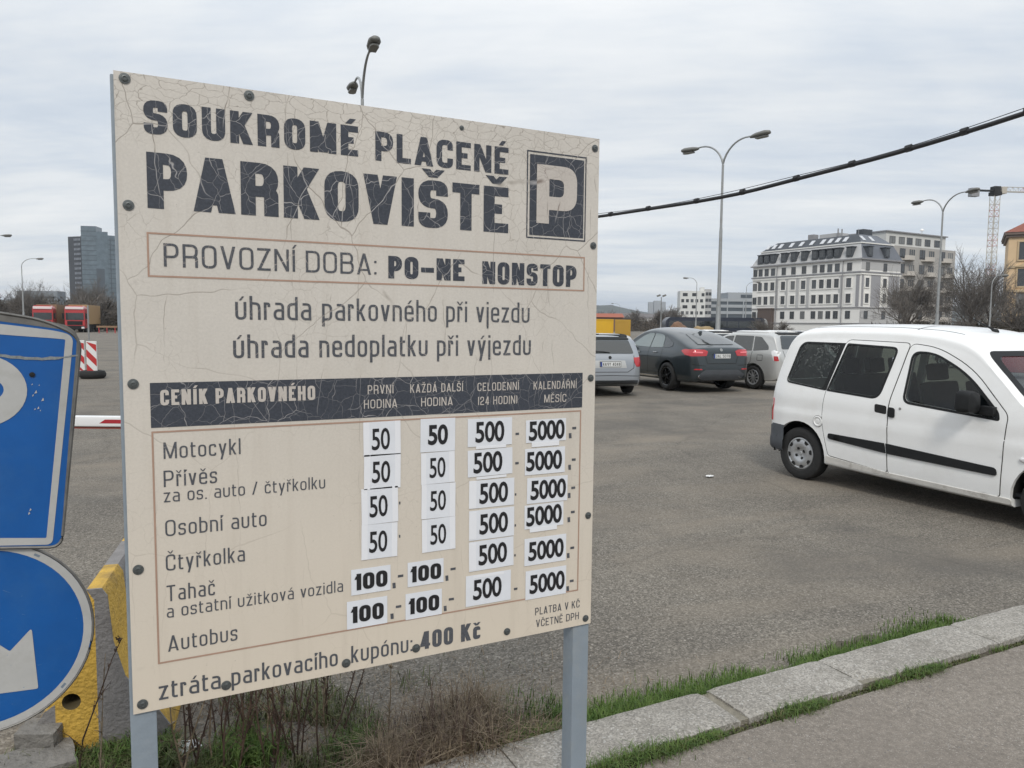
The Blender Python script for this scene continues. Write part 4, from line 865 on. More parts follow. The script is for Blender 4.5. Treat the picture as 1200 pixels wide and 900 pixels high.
wsp = [(-.60, 1.12), (-.565, 1.60), (0, 1.66), (.565, 1.60), (.60, 1.12), (0, 1.08)]
q = MB()
for w_ in (w1, w2, w3):
    q.prism([(u, v) for u, v in w_], lambda u, v, w: (u, w-1.2, v), 2.4)
cut(vbody, q.build('cutter', M_WHITE)); q = MB()
q.prism(round_poly([(-.64, 1.10), (-.60, 1.525), (.60, 1.525), (.64, 1.10)], .07, 4), lambda u, v, w: (1.45+w, u, v), 2.2)          # windscreen
q.prism(round_poly([(-.58, 1.12), (-.52, 1.58), (.52, 1.58), (.58, 1.12)], .07, 4), lambda u, v, w: (-1.2+w, u, v), 1.1)            # tailgate window
cut(vbody, q.build('cutter', M_WHITE)); q = MB()
for ax in (-.04, 2.655):
    for s_ in (-1, 1): arch_cut(q, ax, .365, .58*s_, 1.2*s_, .315)
cut(vbody, q.build('cutter', M_WHITE))
for ax in (-.04, 2.655):
    for s_ in (-1, 1): wheel_well(van, ax, .375, .83*s_, .55*s_, .315); wheel(van, ax, s_*.735, .302, .175, 'van', s_)
# inner seal rings
for s_ in 'RL':
    full = round_poly([(-.300, 1.108), (-.170, 1.588), (.452, 1.590), (.400, 1.40), (.290, 1.060)], [.07, .10, .02, .02, .02], 6)
    panel(vb, 'window_surround', full, s_, .003, M_PLASTIC, van, hole=w1, grid=.05, skirt=.006)
    f2 = round_poly([(.300, 1.058), (.458, 1.590), (1.080, 1.572), (.955, 1.028)], [.02, .02, .08, .10], 6)
    panel(vb, 'window_surround', f2, s_, .0065, M_PLASTIC, van, hole=w2, grid=.05, skirt=.008)
    f3 = round_poly([(1.212, 1.022), (1.224, 1.542), (1.455, 1.542), (1.815, 1.368), (2.150, 1.040), (2.165, .962)], [.09, .09, .12, .25, .06, .03], 7)
    panel(vb, 'window_surround', f3, s_, .0065, M_PLASTIC, van, hole=w3, grid=.05, skirt=.008)
    sl_d = round_poly([(.380, .355), (.300, .62), (.272, .82), (.295, 1.06), (.445, 1.625), (1.185, 1.615), (1.065, 1.0), (1.095, .300)], [.03, .15, .1, .1, .06, .05, .1, .03], 5)
    fr_d = round_poly([(1.107, .299), (1.077, 1.0), (1.198, 1.612), (1.48, 1.585), (1.845, 1.412), (2.225, 1.02), (2.213, .85), (2.200, .290)], [.03, .1, .06, .14, .3, .05, .05, .03], 6)
    d1 = panel(vb, 'sliding_door', sl_d, s_, .0045, M_WHITE, van, hole=f2, grid=.055, skirt=.006); d2 = panel(vb, 'front_door', fr_d, s_, .0045, M_WHITE, van, hole=f3, grid=.055, skirt=.006)
    for out in (sl_d, fr_d):
        cxm = sum(p[0] for p in out)/len(out); czm = sum(p[1] for p in out)/len(out)
        ribbon(vb, 'door_seam', out, s_, .016, .0012, M_SEAM, van, closed=True)
    panel(vb, 'quarter_window', w1, s_, -.004, None or M_GLASS, van, grid=.05, skirt=0)
    panel(vb, 'sliding_window', w2, s_, -.002, M_GLASS, van, grid=.05, skirt=0); panel(vb, 'door_window', w3, s_, -.004, M_GLASS, van, grid=.05, skirt=0)
    panel(vb, 'side_moulding', round_poly([(.375, .540), (.378, .600), (1.060, .596), (1.082, .496)], [.03, .02, .004, .004], 4), s_, .018, M_PLASTIC, van, skirt=.016, smooth=70)
    panel(vb, 'side_moulding', round_poly([(1.096, .494), (1.080, .596), (2.165, .545), (2.180, .475)], [.004, .004, .03, .03], 4), s_, .018, M_PLASTIC, van, skirt=.016, smooth=70)
    panel(vb, 'sill', round_poly([(.345, .272), (.345, .345), (1.1, .300), (2.30, .290), (2.30, .240)], [.02]*5, 3), s_, .012, mat('dirty_white', (.62, .60, .56), .5, var=.1, vscale=6, dirt_shade=((.16, .13, .10), .8), dscale=4), van, skirt=.014, smooth=60)
    panel(vb, 'door_handle', round_poly([(.925, .900), (.918, .985), (1.055, .975), (1.060, .890)], .022, 4), s_, .006, M_SEAM, d1, skirt=.006)
    panel(vb, 'door_handle', round_poly([(1.085, .868), (1.080, .970), (1.150, .962), (1.155, .865)], .025, 4), s_, .016, M_PLASTIC, d2, skirt=.016)
    panel(vb, 'rear_light', round_poly([(-.548, .640), (-.522, .905), (-.47, .90), (-.475, .635)], .012, 3), s_, .010, M_RED, van, skirt=.010)
    h, n_ = cast(vb, s_, 1.205, .965); q = MB(); q.lathe([(.013, 0), (.013, .004), (.0003, .006)], 12, Matrix.Translation(h+n_*.005) @ n_.to_track_quat('Z', 'Y').to_matrix().to_4x4()); q.build('lock', M_GALV, van)
    h, n_ = cast(vb, s_, 2.395, .655); q = MB(); q.lathe([(.030, 0), (.028, .010), (.014, .018), (.0003, .018)], 14, Matrix.Translation(h) @ n_.to_track_quat('Z', 'X').to_matrix().to_4x4() @ Matrix.Scale(1.5, 4, Vector((0, 1, 0))) @ Matrix.Scale(.8, 4, Vector((1, 0, 0)))); q.build('side_indicator', M_CLEAR, van, smooth=30)
    sg = -1 if s_ == 'R' else 1
    # door mirror
    h, n_ = cast(vb, s_, 2.03, 1.06)
    q = MB(); q.box((2.06, sg*.845, 1.045), (.13, .09, .085)); q.build('mirror_foot', M_PLASTIC, van, bevel=.02, smooth=50)
    mo = MB(); ou = round_poly([(-.11, -.095), (.10, -.105), (.085, .10), (-.10, .11)], .055, 5); n__ = len(ou)
    cx3 = Vector((1.95, sg*.965, 1.115)); L_ = []
    for k, (sc_, dx_) in enumerate(((.90, -.07), (1.0, -.05), (1.0, .0), (.86, .05), (.5, .075), (.01, .08))):
        L_.append([(cx3.x+dx_, cx3.y+u*sc_, cx3.z+v*sc_) for u, v in ou])
    mo.add([p for l in L_ for p in l], [(i*n__+j, i*n__+(j+1) % n__, (i+1)*n__+(j+1) % n__, (i+1)*n__+j) for i in range(5) for j in range(n__)]+[tuple(range(n__))])
    mo.build('door_mirror', M_PLASTIC, van, smooth=40)
h, n_ = cast(vb, 'R', .225, .712); q = MB(); Mf = Matrix.Translation(h+n_*.001) @ n_.to_track_quat('Z', 'Y').to_matrix().to_4x4()
q.lathe([(.062, 0), (.062, .004), (.054, .008), (.047, .008), (.040, .001), (.028, .000), (.022, .004), (.0003, .005)], 26, Mf); q.build('fuel_cap', M_WHITE, van, smooth=30)
q = MB(); q.lathe([(.066, -.002), (.066, .0015), (.061, .0015)], 26, Mf); q.build('fuel_cap_seam', M_SEAM, van)
panel(vb, 'windscreen', [(a, c) for a, c in round_poly([(-.65, 1.09), (-.61, 1.535), (.61, 1.535), (.65, 1.09)], .07, 4)], 'F', -.004, M_WIND, van, grid=.08, skirt=0)
panel(vb, 'windscreen_surround', round_poly([(-.73, 1.055), (-.675, 1.572), (.675, 1.572), (.73, 1.055)], .09, 5), 'F', .003, M_PLASTIC, van, hole=round_poly([(-.64, 1.10), (-.60, 1.525), (.60, 1.525), (.64, 1.10)], .07, 4), grid=.05, skirt=.006)
panel(vb, 'tailgate_window', round_poly([(-.6, 1.11), (-.53, 1.595), (.53, 1.595), (.6, 1.11)], .07, 4), 'B', .003, M_GLASS, van, grid=.08, skirt=.004)
# rear bumper wraps the corner
q = MB(); zp = [(.0, .30), (.016, .33), (.018, .42), (.008, .45), (.010, .57), (.0, .61), (-.03, .622)]; vsb = []
half = [cast(vb, 'R', x_, .5) for x_ in (-.262, -.33, -.39, -.44, -.475)]+[cast(vb, 'B', -y_, .5) for y_ in (.74, .68, .6, .45, .2, 0)]
pth = half+[(Vector((p_.x, -p_.y, p_.z)), Vector((n_.x, -n_.y, n_.z))) for p_, n_ in half[-2::-1]]
for i, (p_, n_) in enumerate(pth):
    nn = Vector((n_.x, n_.y, 0)).normalized()
    for o_, z in zp: vsb.append((p_.x+nn.x*o_, p_.y+nn.y*o_, z))
k_ = len(zp); q.add(vsb, [(i*k_+j, i*k_+j+1, (i+1)*k_+j+1, (i+1)*k_+j) for i in range(len(pth)-1) for j in range(k_-1)]); q.build('rear_bumper', M_BUMPER, van, smooth=35)
panel(vb, 'bonnet', round_poly([(2.42, -.62), (2.42, .62), (3.2, .52), (3.2, -.52)], .06, 4), 'T', .004, M_WHITE, van, skirt=.006)
ribbon(vb, 'roof_joint', [(1.17, y_) for y_ in (-.60, -.3, 0, .3, .60)], 'T', .012, .0015, M_SEAM, van)
for y_ in (-.55, .55): ribbon(vb, 'roof_groove', [(-.1, y_), (.8, y_*1.02), (1.62, y_*1.0)], 'T', .014, .0012, M_BUMPER, van)
q = MB(); h, n_ = cast(vb, 'T', 1.62, -.05); q.tube([h, h+Vector((-.05, 0, .035)), h+Vector((-.24, 0, .13))], [.022, .010, .003], 8); q.lathe([(.03, -.01), (.028, .012), (.012, .03), (.0003, .03)], 12, Matrix.Translation(h)); q.build('aerial', M_PLASTIC, van, smooth=40)
for y0_, y1_ in ((-.42, .05), (.08, .52)):
    a, na = cast(vb, 'F', y0_, 1.13); c_, nc = cast(vb, 'F', y1_, 1.27)
    q = MB(); q.tube([a+na*.02, a.lerp(c_, .5)+na*.035, c_+nc*.02], [.010, .008, .005], 6); q.build('wiper', M_PLASTIC, van)
for x_, y_ in ((1.62, -.38), (1.62, .38), (.62, -.42), (.62, .0), (.62, .42)): seat_parts(van, x_, y_)
q = MB(); q.box((2.18, 0, .93), (.42, 1.34, .30)); q.build('dashboard', M_PLASTIC, van, bevel=.05, smooth=50)
q = MB(); Ms = Matrix.Translation((1.98, .38, 1.05)) @ Matrix.Rotation(R(-62), 4, 'Y'); q.tube([Ms @ Vector((.185*math.cos(t*math.pi/12), .185*math.sin(t*math.pi/12), 0)) for t in range(25)], .014, 8, cap=False); q.build('steering_wheel', M_PLASTIC, van, smooth=60)
q = MB(); q.b2((-.30, -.74, .30), (2.40, .74, .33)); q.build('cabin_floor', M_SEAT, van)
# water stains on the rear quarter window
q = MB(); random.seed(5)
for k in range(900):
    u = random.uniform(-.20, .37); v = random.uniform(1.16, 1.56); d_ = max(0, min(1, (v-1.16)/.4))*(.35+.65*max(0, (u+.2)/.55))
    if random.random() > d_*1.1 or not in_poly((u, v), w1): continue
    h, n_ = cast(vb, 'R', u, v); s_ = random.uniform(.004, .010)
    q.add([h+n_*.002+Vector((math.cos(a+k)*s_*random.uniform(.5, 1.4), 0, math.sin(a+k)*s_*random.uniform(.5, 1))) for a in (0, 1.57, 3.14, 4.71)], [(0, 1, 2, 3)])
tag(q.build('dried_drops', mat('lime_spots', (.19, .205, .20), .8), van, fix=False), kind='stuff')

# --- cars seen from behind
def car(name, label, cat, loc, th, spec):
    c = thing(name, label, cat, loc, th); B_ = Body(**spec['body']); B_.bvh(); vs, F = B_.shell(); q = MB(); q.add(vs, F); bo_ = q.build('body', spec['paint'], c, fix=True, smooth=32)
    q = MB(); r = spec['r']; wb = spec['wb']; tr = spec['track']
    for ax in (0, wb):
        for s_ in (-1, 1): arch_cut(q, ax, r*1.16, (tr-.22)*s_, 1.3*s_, r*1.02)
    cut(bo_, q.build('cutter', spec['paint']))
    for ax in (0, wb):
        for s_ in (-1, 1): wheel_well(c, ax, r*1.18, (tr+.08)*s_, (tr-.26)*s_, r*1.02); wheel(c, ax, s_*(tr-.03), r, spec['ww'], spec['rim'], s_)
    for s_ in 'RL':
        for nm, out, m, off, rad in spec['side']: panel(B_, nm, round_poly(out, rad, 4), s_, off, m, c, grid=.045, skirt=.006 if off < .01 else off)
        for ln in spec['seams']: ribbon(B_, 'door_seam', ln, s_, .014, .0015, M_SEAM, c)
        sg = -1 if s_ == 'R' else 1; mx3, mz3, mw = spec['mirror']
        q = MB(); q.box((mx3, sg*(mw+.10), mz3), (.12, .22, .15)); q.build('door_mirror', spec['paint'], c, bevel=.045, smooth=60)
        for hx, hz in spec['handles']:
            h, n_ = cast(B_, s_, hx, hz); q = MB(); q.box(h+n_*.022, (.19, .022, .032)); q.build('door_handle', spec.get('hm', M_CHROME), c, bevel=.007, smooth=60)
    for nm, out, m, off, rad in spec['rear']: panel(B_, nm, round_poly(out, rad, 4), 'B', off, m, c, grid=.045, skirt=max(.006, off))
    for ln in spec.get('rseams', []): ribbon(B_, 'tailgate_seam', ln, 'B', .014, .0015, M_SEAM, c)
    for nm, out, m, off, rad in spec.get('top', []): panel(B_, nm, round_poly(out, rad, 4), 'T', off, m, c, grid=.08, skirt=max(.006, off))
    return c, B_
def mir(p): return [(-a, b) for a, b in p]
M_REFL = mat('reflective_side_glass', (.30, .33, .32), .05, .75)
# dark grey coupe SUV
X6 = dict(paint=M_GREY, r=.375, wb=2.93, track=.90, ww=.29, rim='big', mirror=(1.92, 1.12, .86), handles=[(.62, 1.0), (1.55, .98)], hm=M_CHROME,
  body=dict(top=[(-1.10, .60), (-1.085, .86), (-1.06, 1.08), (-1.01, 1.17), (-.93, 1.205), (-.60, 1.335), (-.15, 1.50), (.3, 1.61), (.8, 1.672), (1.15, 1.69), (1.55, 1.655), (1.95, 1.50), (2.3, 1.26), (2.55, 1.13), (3.1, 1.06), (3.5, .93), (3.74, .68), (3.78, .5)],
    bot=[(-1.10, .46), (-1.0, .31), (-.7, .28), (2.9, .27), (3.6, .3), (3.78, .42)], plan=[(-1.10, .66), (-1.06, .78), (-.98, .88), (-.75, .955), (-.3, .99), (.3, .985), (1.4, .965), (2.6, .98), (3.2, .93), (3.6, .78), (3.78, .55)],
    sect=[(.3, .93), (.45, .985), (.7, 1.0), (.9, 1.0), (1.03, .975), (1.12, .93), (1.3, .84), (1.5, .74), (1.7, .66)], rc=[(-1.1, .05), (-1.0, .09), (-.6, .13), (.0, .20), (1.2, .20), (2.2, .14), (2.7, .14), (3.78, .1)], nside=16, nroof=12, dx=.08),
  side=[('side_window', [(1.03, 1.13), (1.06, 1.52), (1.30, 1.53), (1.62, 1.43), (2.10, 1.15)], M_REFL, .008, [.02, .04, .05, .1, .03]), ('side_window', [(.33, 1.14), (.45, 1.46), (.70, 1.51), (1.00, 1.52), (.98, 1.13)], M_REFL, .008, [.02, .08, .1, .03, .02]),
        ('quarter_window', [(-.14, 1.19), (-.10, 1.27), (.12, 1.36), (.37, 1.44), (.28, 1.14), (.0, 1.15)], M_DARKGLASS, .008, [.05, .05, .05, .02, .02, .05]),
        ('sill_trim', [(.48, .33), (.48, .37), (2.45, .36), (2.45, .32)], M_CHROME, .012, .01),
        ('tail_light', [(-1.02, .95), (-1.0, 1.12), (-.72, 1.13), (-.60, 1.09), (-.80, .98)], M_RED, .008, .02)],
  seams=[[(.40, .52), (.30, .80), (.30, 1.10)], [(1.02, .40), (1.02, 1.12)], [(2.2, .42), (2.12, 1.08)], [(.50, .42), (.40, .60)]],
  rear=[('rear_window', [(-.57, 1.245), (-.47, 1.52), (.47, 1.52), (.57, 1.245)], M_DARKGLASS, .012, .05), ('tail_light', [(-.90, .95), (-.87, 1.13), (-.52, 1.12), (-.42, 1.08), (-.47, .96)], M_RED, .008, .02),
        ('tail_light', [(.90, .95), (.87, 1.13), (.52, 1.12), (.42, 1.08), (.47, .96)], M_RED, .008, .02), ('light_strip', [(-.84, 1.035), (-.82, 1.075), (-.58, 1.065), (-.58, 1.03)], M_REDL, .013, .008), ('light_strip', [(.84, 1.035), (.82, 1.075), (.58, 1.065), (.58, 1.03)], M_REDL, .013, .008),
        ('lower_bumper', [(-.62, .34), (-.70, .47), (-.50, .60), (.50, .60), (.70, .47), (.62, .34)], M_BUMPER, .012, .04), ('reflector', [(-.82, .60), (-.80, .63), (-.62, .63), (-.60, .60)], M_RED, .01, .008), ('reflector', [(.82, .60), (.80, .63), (.62, .63), (.60, .60)], M_RED, .01, .008)],
  rseams=[[(-.54, 1.17), (-.50, .95), (-.44, .76), (.44, .76), (.50, .95), (.54, 1.17)], [(-.86, .74), (-.5, .70)], [(.86, .74), (.5, .70)]],
  top=[])
c, B_ = car('dark_grey_suv', 'dark grey sloping-roof SUV with black wheels, parked right of the silver estate', 'car', (13.80, 16.11, .02), 1.460, X6)
plate(B_, c, 0, .955, '3AL 5078'); emblem(B_, c, 0, 1.115, .042, M_GALV)
for s_ in (-1, 1):
    q = MB(); q.lathe([(.050, .0), (.055, .01), (.052, .14), (.038, .14), (.036, .02)], 18, Matrix.Translation((-1.10, s_*.62, .43)) @ Matrix.Rotation(math.pi/2, 4, 'Y') @ Matrix.Scale(1.6, 4, Vector((0, 1, 0)))); q.build('exhaust', M_CHROME, c, smooth=40)
q = MB(); q.add([(-.56+.0, -.56, 1.335), (-.36, -.5, 1.40), (-.36, .5, 1.40), (-.56, .56, 1.335)], [(0, 1, 2, 3)])
q = MB(); h, n_ = cast(B_, 'T', -.02, 0); q.prism([(-.12, 0), (.08, 0), (-.06, .07), (-.11, .07)], lambda u, v, w: (h.x+u, w-.02, h.z+v-.01), .04); q.build('roof_aerial', M_GREY, c)
# silver estate (mostly behind the board)
SK = dict(paint=M_SILVER, r=.315, wb=2.63, track=.83, ww=.20, rim='multi', mirror=(1.62, 1.0, .80), handles=[(.55, .92), (1.3, .92)], hm=M_SILVER,
  body=dict(top=[(-.975, .50), (-.965, .72), (-.93, .92), (-.885, 1.03), (-.79, 1.22), (-.70, 1.37), (-.62, 1.425), (-.45, 1.455), (.2, 1.475), (.9, 1.465), (1.3, 1.39), (1.8, 1.08), (2.1, .98), (2.9, .86), (3.25, .68), (3.4, .45)],
    bot=[(-.975, .40), (-.9, .32), (-.5, .22), (2.9, .2), (3.4, .32)], plan=[(-.975, .60), (-.94, .72), (-.86, .80), (-.6, .865), (0, .885), (1.5, .89), (2.6, .88), (3.1, .76), (3.4, .5)],
    sect=[(.2, .94), (.4, .99), (.6, 1.0), (.85, .995), (.98, .96), (1.2, .87), (1.4, .79), (1.5, .72)], rc=[(-.975, .04), (-.85, .08), (-.6, .10), (0, .13), (1.2, .13), (1.9, .1), (3.4, .1)], nside=14, nroof=10, dx=.08),
  side=[('side_window', [(-.62, 1.02), (-.55, 1.33), (-.05, 1.37), (-.02, 1.0)], M_DARKGLASS, .008, .05), ('side_window', [(.03, 1.0), (.0, 1.37), (.75, 1.38), (.78, .99)], M_DARKGLASS, .008, .04), ('side_window', [(.84, .99), (.82, 1.38), (1.1, 1.35), (1.62, 1.02)], M_DARKGLASS, .008, .05),
        ('tail_light', [(-.905, .74), (-.87, 1.0), (-.66, .97), (-.72, .76)], M_RED, .008, .03), ('roof_rail', [(-.5, 1.425), (-.5, 1.445), (1.0, 1.445), (1.0, 1.425)], M_PLASTIC, .02, .005)],
  seams=[[(.40, .35), (.0, .75), (.0, .98)], [(.80, .32), (.80, .98)]],
  rear=[('rear_window', [(-.62, 1.045), (-.535, 1.36), (.535, 1.36), (.62, 1.045)], M_DARKGLASS, .012, .04), ('spoiler', [(-.56, 1.375), (-.53, 1.43), (.53, 1.43), (.56, 1.375)], M_PLASTIC, .02, .02),
        ('tail_light', [(-.80, .73), (-.77, .96), (-.60, .95), (-.62, .82), (-.66, .73)], M_RED, .008, .02), ('tail_light', [(.80, .73), (.77, .96), (.60, .95), (.62, .82), (.66, .73)], M_RED, .008, .02),
        ('lower_bumper', [(-.72, .30), (-.72, .40), (.72, .40), (.72, .30)], M_BUMPER, .008, .02), ('plate_recess', [(-.42, .70), (-.38, .88), (.38, .88), (.42, .70)], M_SILVER2, .002, .02)],
  rseams=[[(-.62, 1.0), (-.60, .70), (-.45, .60), (.45, .60), (.60, .70), (.62, 1.0)], [(-.76, .50), (0, .52), (.76, .50)]])
c, B_ = car('silver_estate', 'silver estate car seen from behind, half hidden by the right edge of the price board', 'car', (10.50, 16.05, .02), 1.32, SK)
plate(B_, c, 0, .79, '4A9Y 4048'); emblem(B_, c, 0, .95, .04, M_PLASTIC)
q = MB(); h, n_ = cast(B_, 'B', 0, 1.06); q.tube([h+n_*.02, h+n_*.03+Vector((0, .18, .02)), h+n_*.03+Vector((0, .36, .03))], .010, 6); q.build('rear_wiper', M_PLASTIC, c)
# silver people carrier
VE = dict(paint=M_SILVER2, r=.325, wb=2.75, track=.84, ww=.205, rim='multi', mirror=(1.75, 1.08, .80), handles=[(.55, .98), (1.35, .96)], hm=M_SILVER2,
  body=dict(top=[(-.86, .50), (-.85, .72), (-.82, .92), (-.76, 1.06), (-.66, 1.28), (-.56, 1.48), (-.47, 1.555), (-.3, 1.585), (.3, 1.61), (.9, 1.60), (1.3, 1.52), (1.9, 1.15), (2.2, 1.02), (3.0, .90), (3.3, .70), (3.42, .45)],
    bot=[(-.86, .40), (-.8, .32), (-.5, .24), (2.9, .2), (3.42, .32)], plan=[(-.86, .58), (-.83, .70), (-.75, .80), (-.5, .865), (0, .89), (1.5, .885), (2.7, .88), (3.2, .72), (3.42, .5)],
    sect=[(.2, .94), (.4, .99), (.65, 1.0), (.9, .995), (1.03, .965), (1.2, .90), (1.45, .80), (1.62, .70)], rc=[(-.86, .04), (-.75, .09), (-.5, .13), (0, .15), (1.2, .15), (1.9, .12), (3.42, .1)], nside=14, nroof=10, dx=.08),
  side=[('side_window', [(-.46, 1.10), (-.44, 1.20), (-.12, 1.45), (.12, 1.46), (.05, 1.06)], M_DARKGLASS, .008, [.02, .05, .06, .02, .02]), ('side_window', [(.10, 1.06), (.16, 1.47), (.85, 1.48), (.86, 1.05)], M_DARKGLASS, .008, .03), ('side_window', [(.92, 1.05), (.91, 1.47), (1.2, 1.44), (1.80, 1.08)], M_DARKGLASS, .008, .04),
        ('tail_light', [(-.80, .78), (-.76, 1.05), (-.62, 1.10), (-.56, 1.06), (-.66, .80)], M_CLEAR, .008, .03), ('tail_light_lens', [(-.79, .80), (-.765, .93), (-.66, .93), (-.68, .80)], M_RED, .012, .02), ('roof_rail', [(-.40, 1.565), (-.35, 1.59), (1.0, 1.59), (1.0, 1.565)], M_WHITE, .03, .008)],
  seams=[[(.48, .4), (.12, .75), (.08, 1.04)], [(.88, .32), (.88, 1.03)], [(-.30, .95), (-.30, .80), (-.12, .80), (-.12, .95), (-.30, .95)]],
  rear=[('rear_window', [(-.60, 1.12), (-.50, 1.48), (.50, 1.48), (.60, 1.12)], M_DARKGLASS, .012, .06), ('spoiler', [(-.52, 1.51), (-.50, 1.56), (.50, 1.56), (.52, 1.51)], M_PLASTIC, .02, .02), ('lower_bumper', [(-.66, .30), (-.66, .42), (.66, .42), (.66, .30)], M_BUMPER, .008, .02)],
  rseams=[[(-.58, 1.08), (-.56, .75), (-.44, .62), (.44, .62), (.56, .75), (.58, 1.08)]])
vl = site(6.78, 21.0)+.84*Vector((math.sin(1.62), -math.cos(1.62), 0))
c, B_ = car('silver_people_carrier', 'pale silver people carrier with multi-spoke wheels between the dark SUV and the white van', 'car', (vl.x, vl.y, .02), 1.62, VE)
plate(B_, c, 0, .82, '1AB 7723')
# further parked cars whose roofs show behind (copies of the estate and people carrier in other paints)
def repaint(root, swap):
    for ch in [x for x in bpy.data.objects if x.parent == root]:
        if ch.type == 'MESH' and ch.data.materials and ch.data.materials[0] in swap: ch.data = ch.data.copy(); ch.data.materials[0] = swap[ch.data.materials[0]]
est = bpy.data.objects['silver_estate']; mpv = bpy.data.objects['silver_people_carrier']
for src, nm, lab, e, n, th, pa in ((mpv, 'white_hatchback', 'white car whose roof shows between the dark grey SUV and the silver people carrier', 7.3, 27.5, 1.40, M_WHITE), (est, 'silver_hatchback', 'silver car whose roof and aerial show above the silver estate beside the board', 3.1, 25.5, 1.35, M_SILVER2),
    (mpv, 'white_people_carrier', 'white car far behind the white van bonnet at the right picture edge', 21.2, 31.5, 1.5, M_WHITE), (mpv, 'grey_people_carrier', 'grey car whose dark roof line shows above the silver people carrier', 10.6, 28.5, 1.45, M_SILVER),
    (est, 'red_estate', 'red car glimpsed through the windscreen of the white van', 19.8, 26, 1.9, M_RED)):
    o = copy_tree(src); o.name = nm; p = site(e, n); o.location = (p.x, p.y, .0); o.rotation_euler = (0, 0, th); tag(o, lab, 'car'); repaint(o, {M_SILVER: pa, M_SILVER2: pa})

# ------------------------------------------------------------------ street lamps
def lamp_arm(c, d, L, H, name='arm'):
    """curved arm ending in a lantern; d = unit direction on the ground"""
    p0 = Vector((0, 0, H-.75)); pts = []
    for i in range(11):
        t = i/10; pts.append(p0+d*(L*(t**1.35))+Vector((0, 0, .95*(1-(1-t)**2.2)-.12*t**3)))
    q = MB(); q.tube(pts, [.042-.012*i/10 for i in range(11)], 8); q.build('arm', M_GALV, c, smooth=50)
    e = pts[-1]; q = MB(); a = Vector((-d.y, d.x, 0)); prof = [(-.12, .05, .05), (.0, .10, .08), (.18, .15, .11), (.55, .17, .12), (.72, .12, .08), (.76, .05, .04)]; n = 12; vs = []
    for s_, w_, h_ in prof:
        for k in range(n):
            t = 2*math.pi*k/n; vs.append(e+d*(s_-.05)+a*w_*math.cos(t)+Vector((0, 0, h_*math.sin(t)*(1 if math.sin(t) > 0 else .8)+.04*s_)))
    q.add(vs, [(i*n+j, i*n+(j+1) % n, (i+1)*n+(j+1) % n, (i+1)*n+j) for i in range(len(prof)-1) for j in range(n)]+[tuple(range(n))[::-1], tuple((len(prof)-1)*n+j for j in range(n))]); ln = q.build('lantern', M_LAMPDK, c, smooth=50)
    q = MB(); vs = [e+d*(s_)+a*w_+Vector((0, 0, -.085+.02*s_)) for s_, w_ in ((.10, -.10), (.50, -.12), (.62, -.06), (.62, .06), (.50, .12), (.10, .10))]; vs2 = [v+Vector((0, 0, -.045)) for v in vs]
    q.add(vs+vs2, [(6, 7, 8, 9, 10, 11)]+[(i, (i+1) % 6, 6+(i+1) % 6, 6+i) for i in range(6)]); q.build('diffuser', mat('lamp_diffuser', (.10, .10, .09), .3), ln)
def lamp_pole(c, H, r0=.105, r1=.045):
    q = MB(); q.lathe([(r0*1.25, 0), (r0*1.25, .5), (r0, .55), (r0*.9, H*.28), (r0*.72, H*.30), (r0*.62, H*.62), (r1*1.15, H*.64), (r1, H-.78)], 14, close=True); q.build('pole', M_GALV, c, smooth=35)
def double_lamp(e, n, dirs, H, L, label):
    p = site(e, n); c = thing('street_lamp', label, 'street lamp', (p.x, p.y, 0), 0, 'twin-armed street lamps'); lamp_pole(c, H)
    d = site(*dirs).normalized()
    lamp_arm(c, d, L, H); lamp_arm(c, -d, L, H); return c
double_lamp(8.45, 31, (.62, -.80), 9.05, 1.42, 'tall twin-armed street lamp rising behind the dark grey SUV')
double_lamp(24.2, 43, (.40, -1.95), 9.05, 1.75, 'tall twin-armed street lamp in front of the pale balcony building')
c = double_lamp(-4.35, 22, (.34, -.94), 8.90, 1.60, 'twin-armed street lamp showing only its two heads above the price board')
def single_lamp(e, n, H, dirs, L, label, r0=.09):
    p = site(e, n); c = thing('street_lamp', label, 'street lamp', (p.x, p.y, 0), 0, 'single-armed street lamps'); lamp_pole(c, H, r0); lamp_arm(c, site(*dirs).normalized(), L, H); return c
single_lamp(-61, 94, 9.2, (1, .1), 1.9, 'slim single-armed grey street lamp in front of the bare scrub at far left', .13)
single_lamp(-48.6, 68.6, 9.2, (1, .0), 2.6, 'street lamp whose arm enters from the left picture edge, pole out of view', .13)
single_lamp(28.2, 116, 9.0, (-1, .2), 1.4, 'thin single-armed lamp standing before the small white block of flats', .13)
single_lamp(38.6, 125, 9.0, (1, .2), 1.8, 'single-armed lamp between the grey office building and the white mansard building', .13)
single_lamp(36.2, 255, 9.0, (-1, .2), 2.2, 'far single-armed lamp above the yellow container', .2)
single_lamp(44.3, 70, 6.6, (1, .2), 1.0, 'pale lamp post among the bare trees left of the ochre house', .10)
p = site(29.5, 150); c = thing('floodlight_mast', 'slim mast with a pair of floodlights on the skyline left of the white flats', 'mast', (p.x, p.y, 0)); lamp_pole(c, 8.2, .14, .10)
for s_ in (-1, 1): q = MB(); d = site(s_, 0).normalized(); q.box(d*.55+Vector((0, 0, 7.7)), (.7, .4, .35), M=Matrix.Rotation(math.atan2(d.y, d.x), 4, 'Z') @ Matrix.Rotation(R(-20*s_), 4, 'Y')); q.build('floodlight', M_LAMPDK, c)
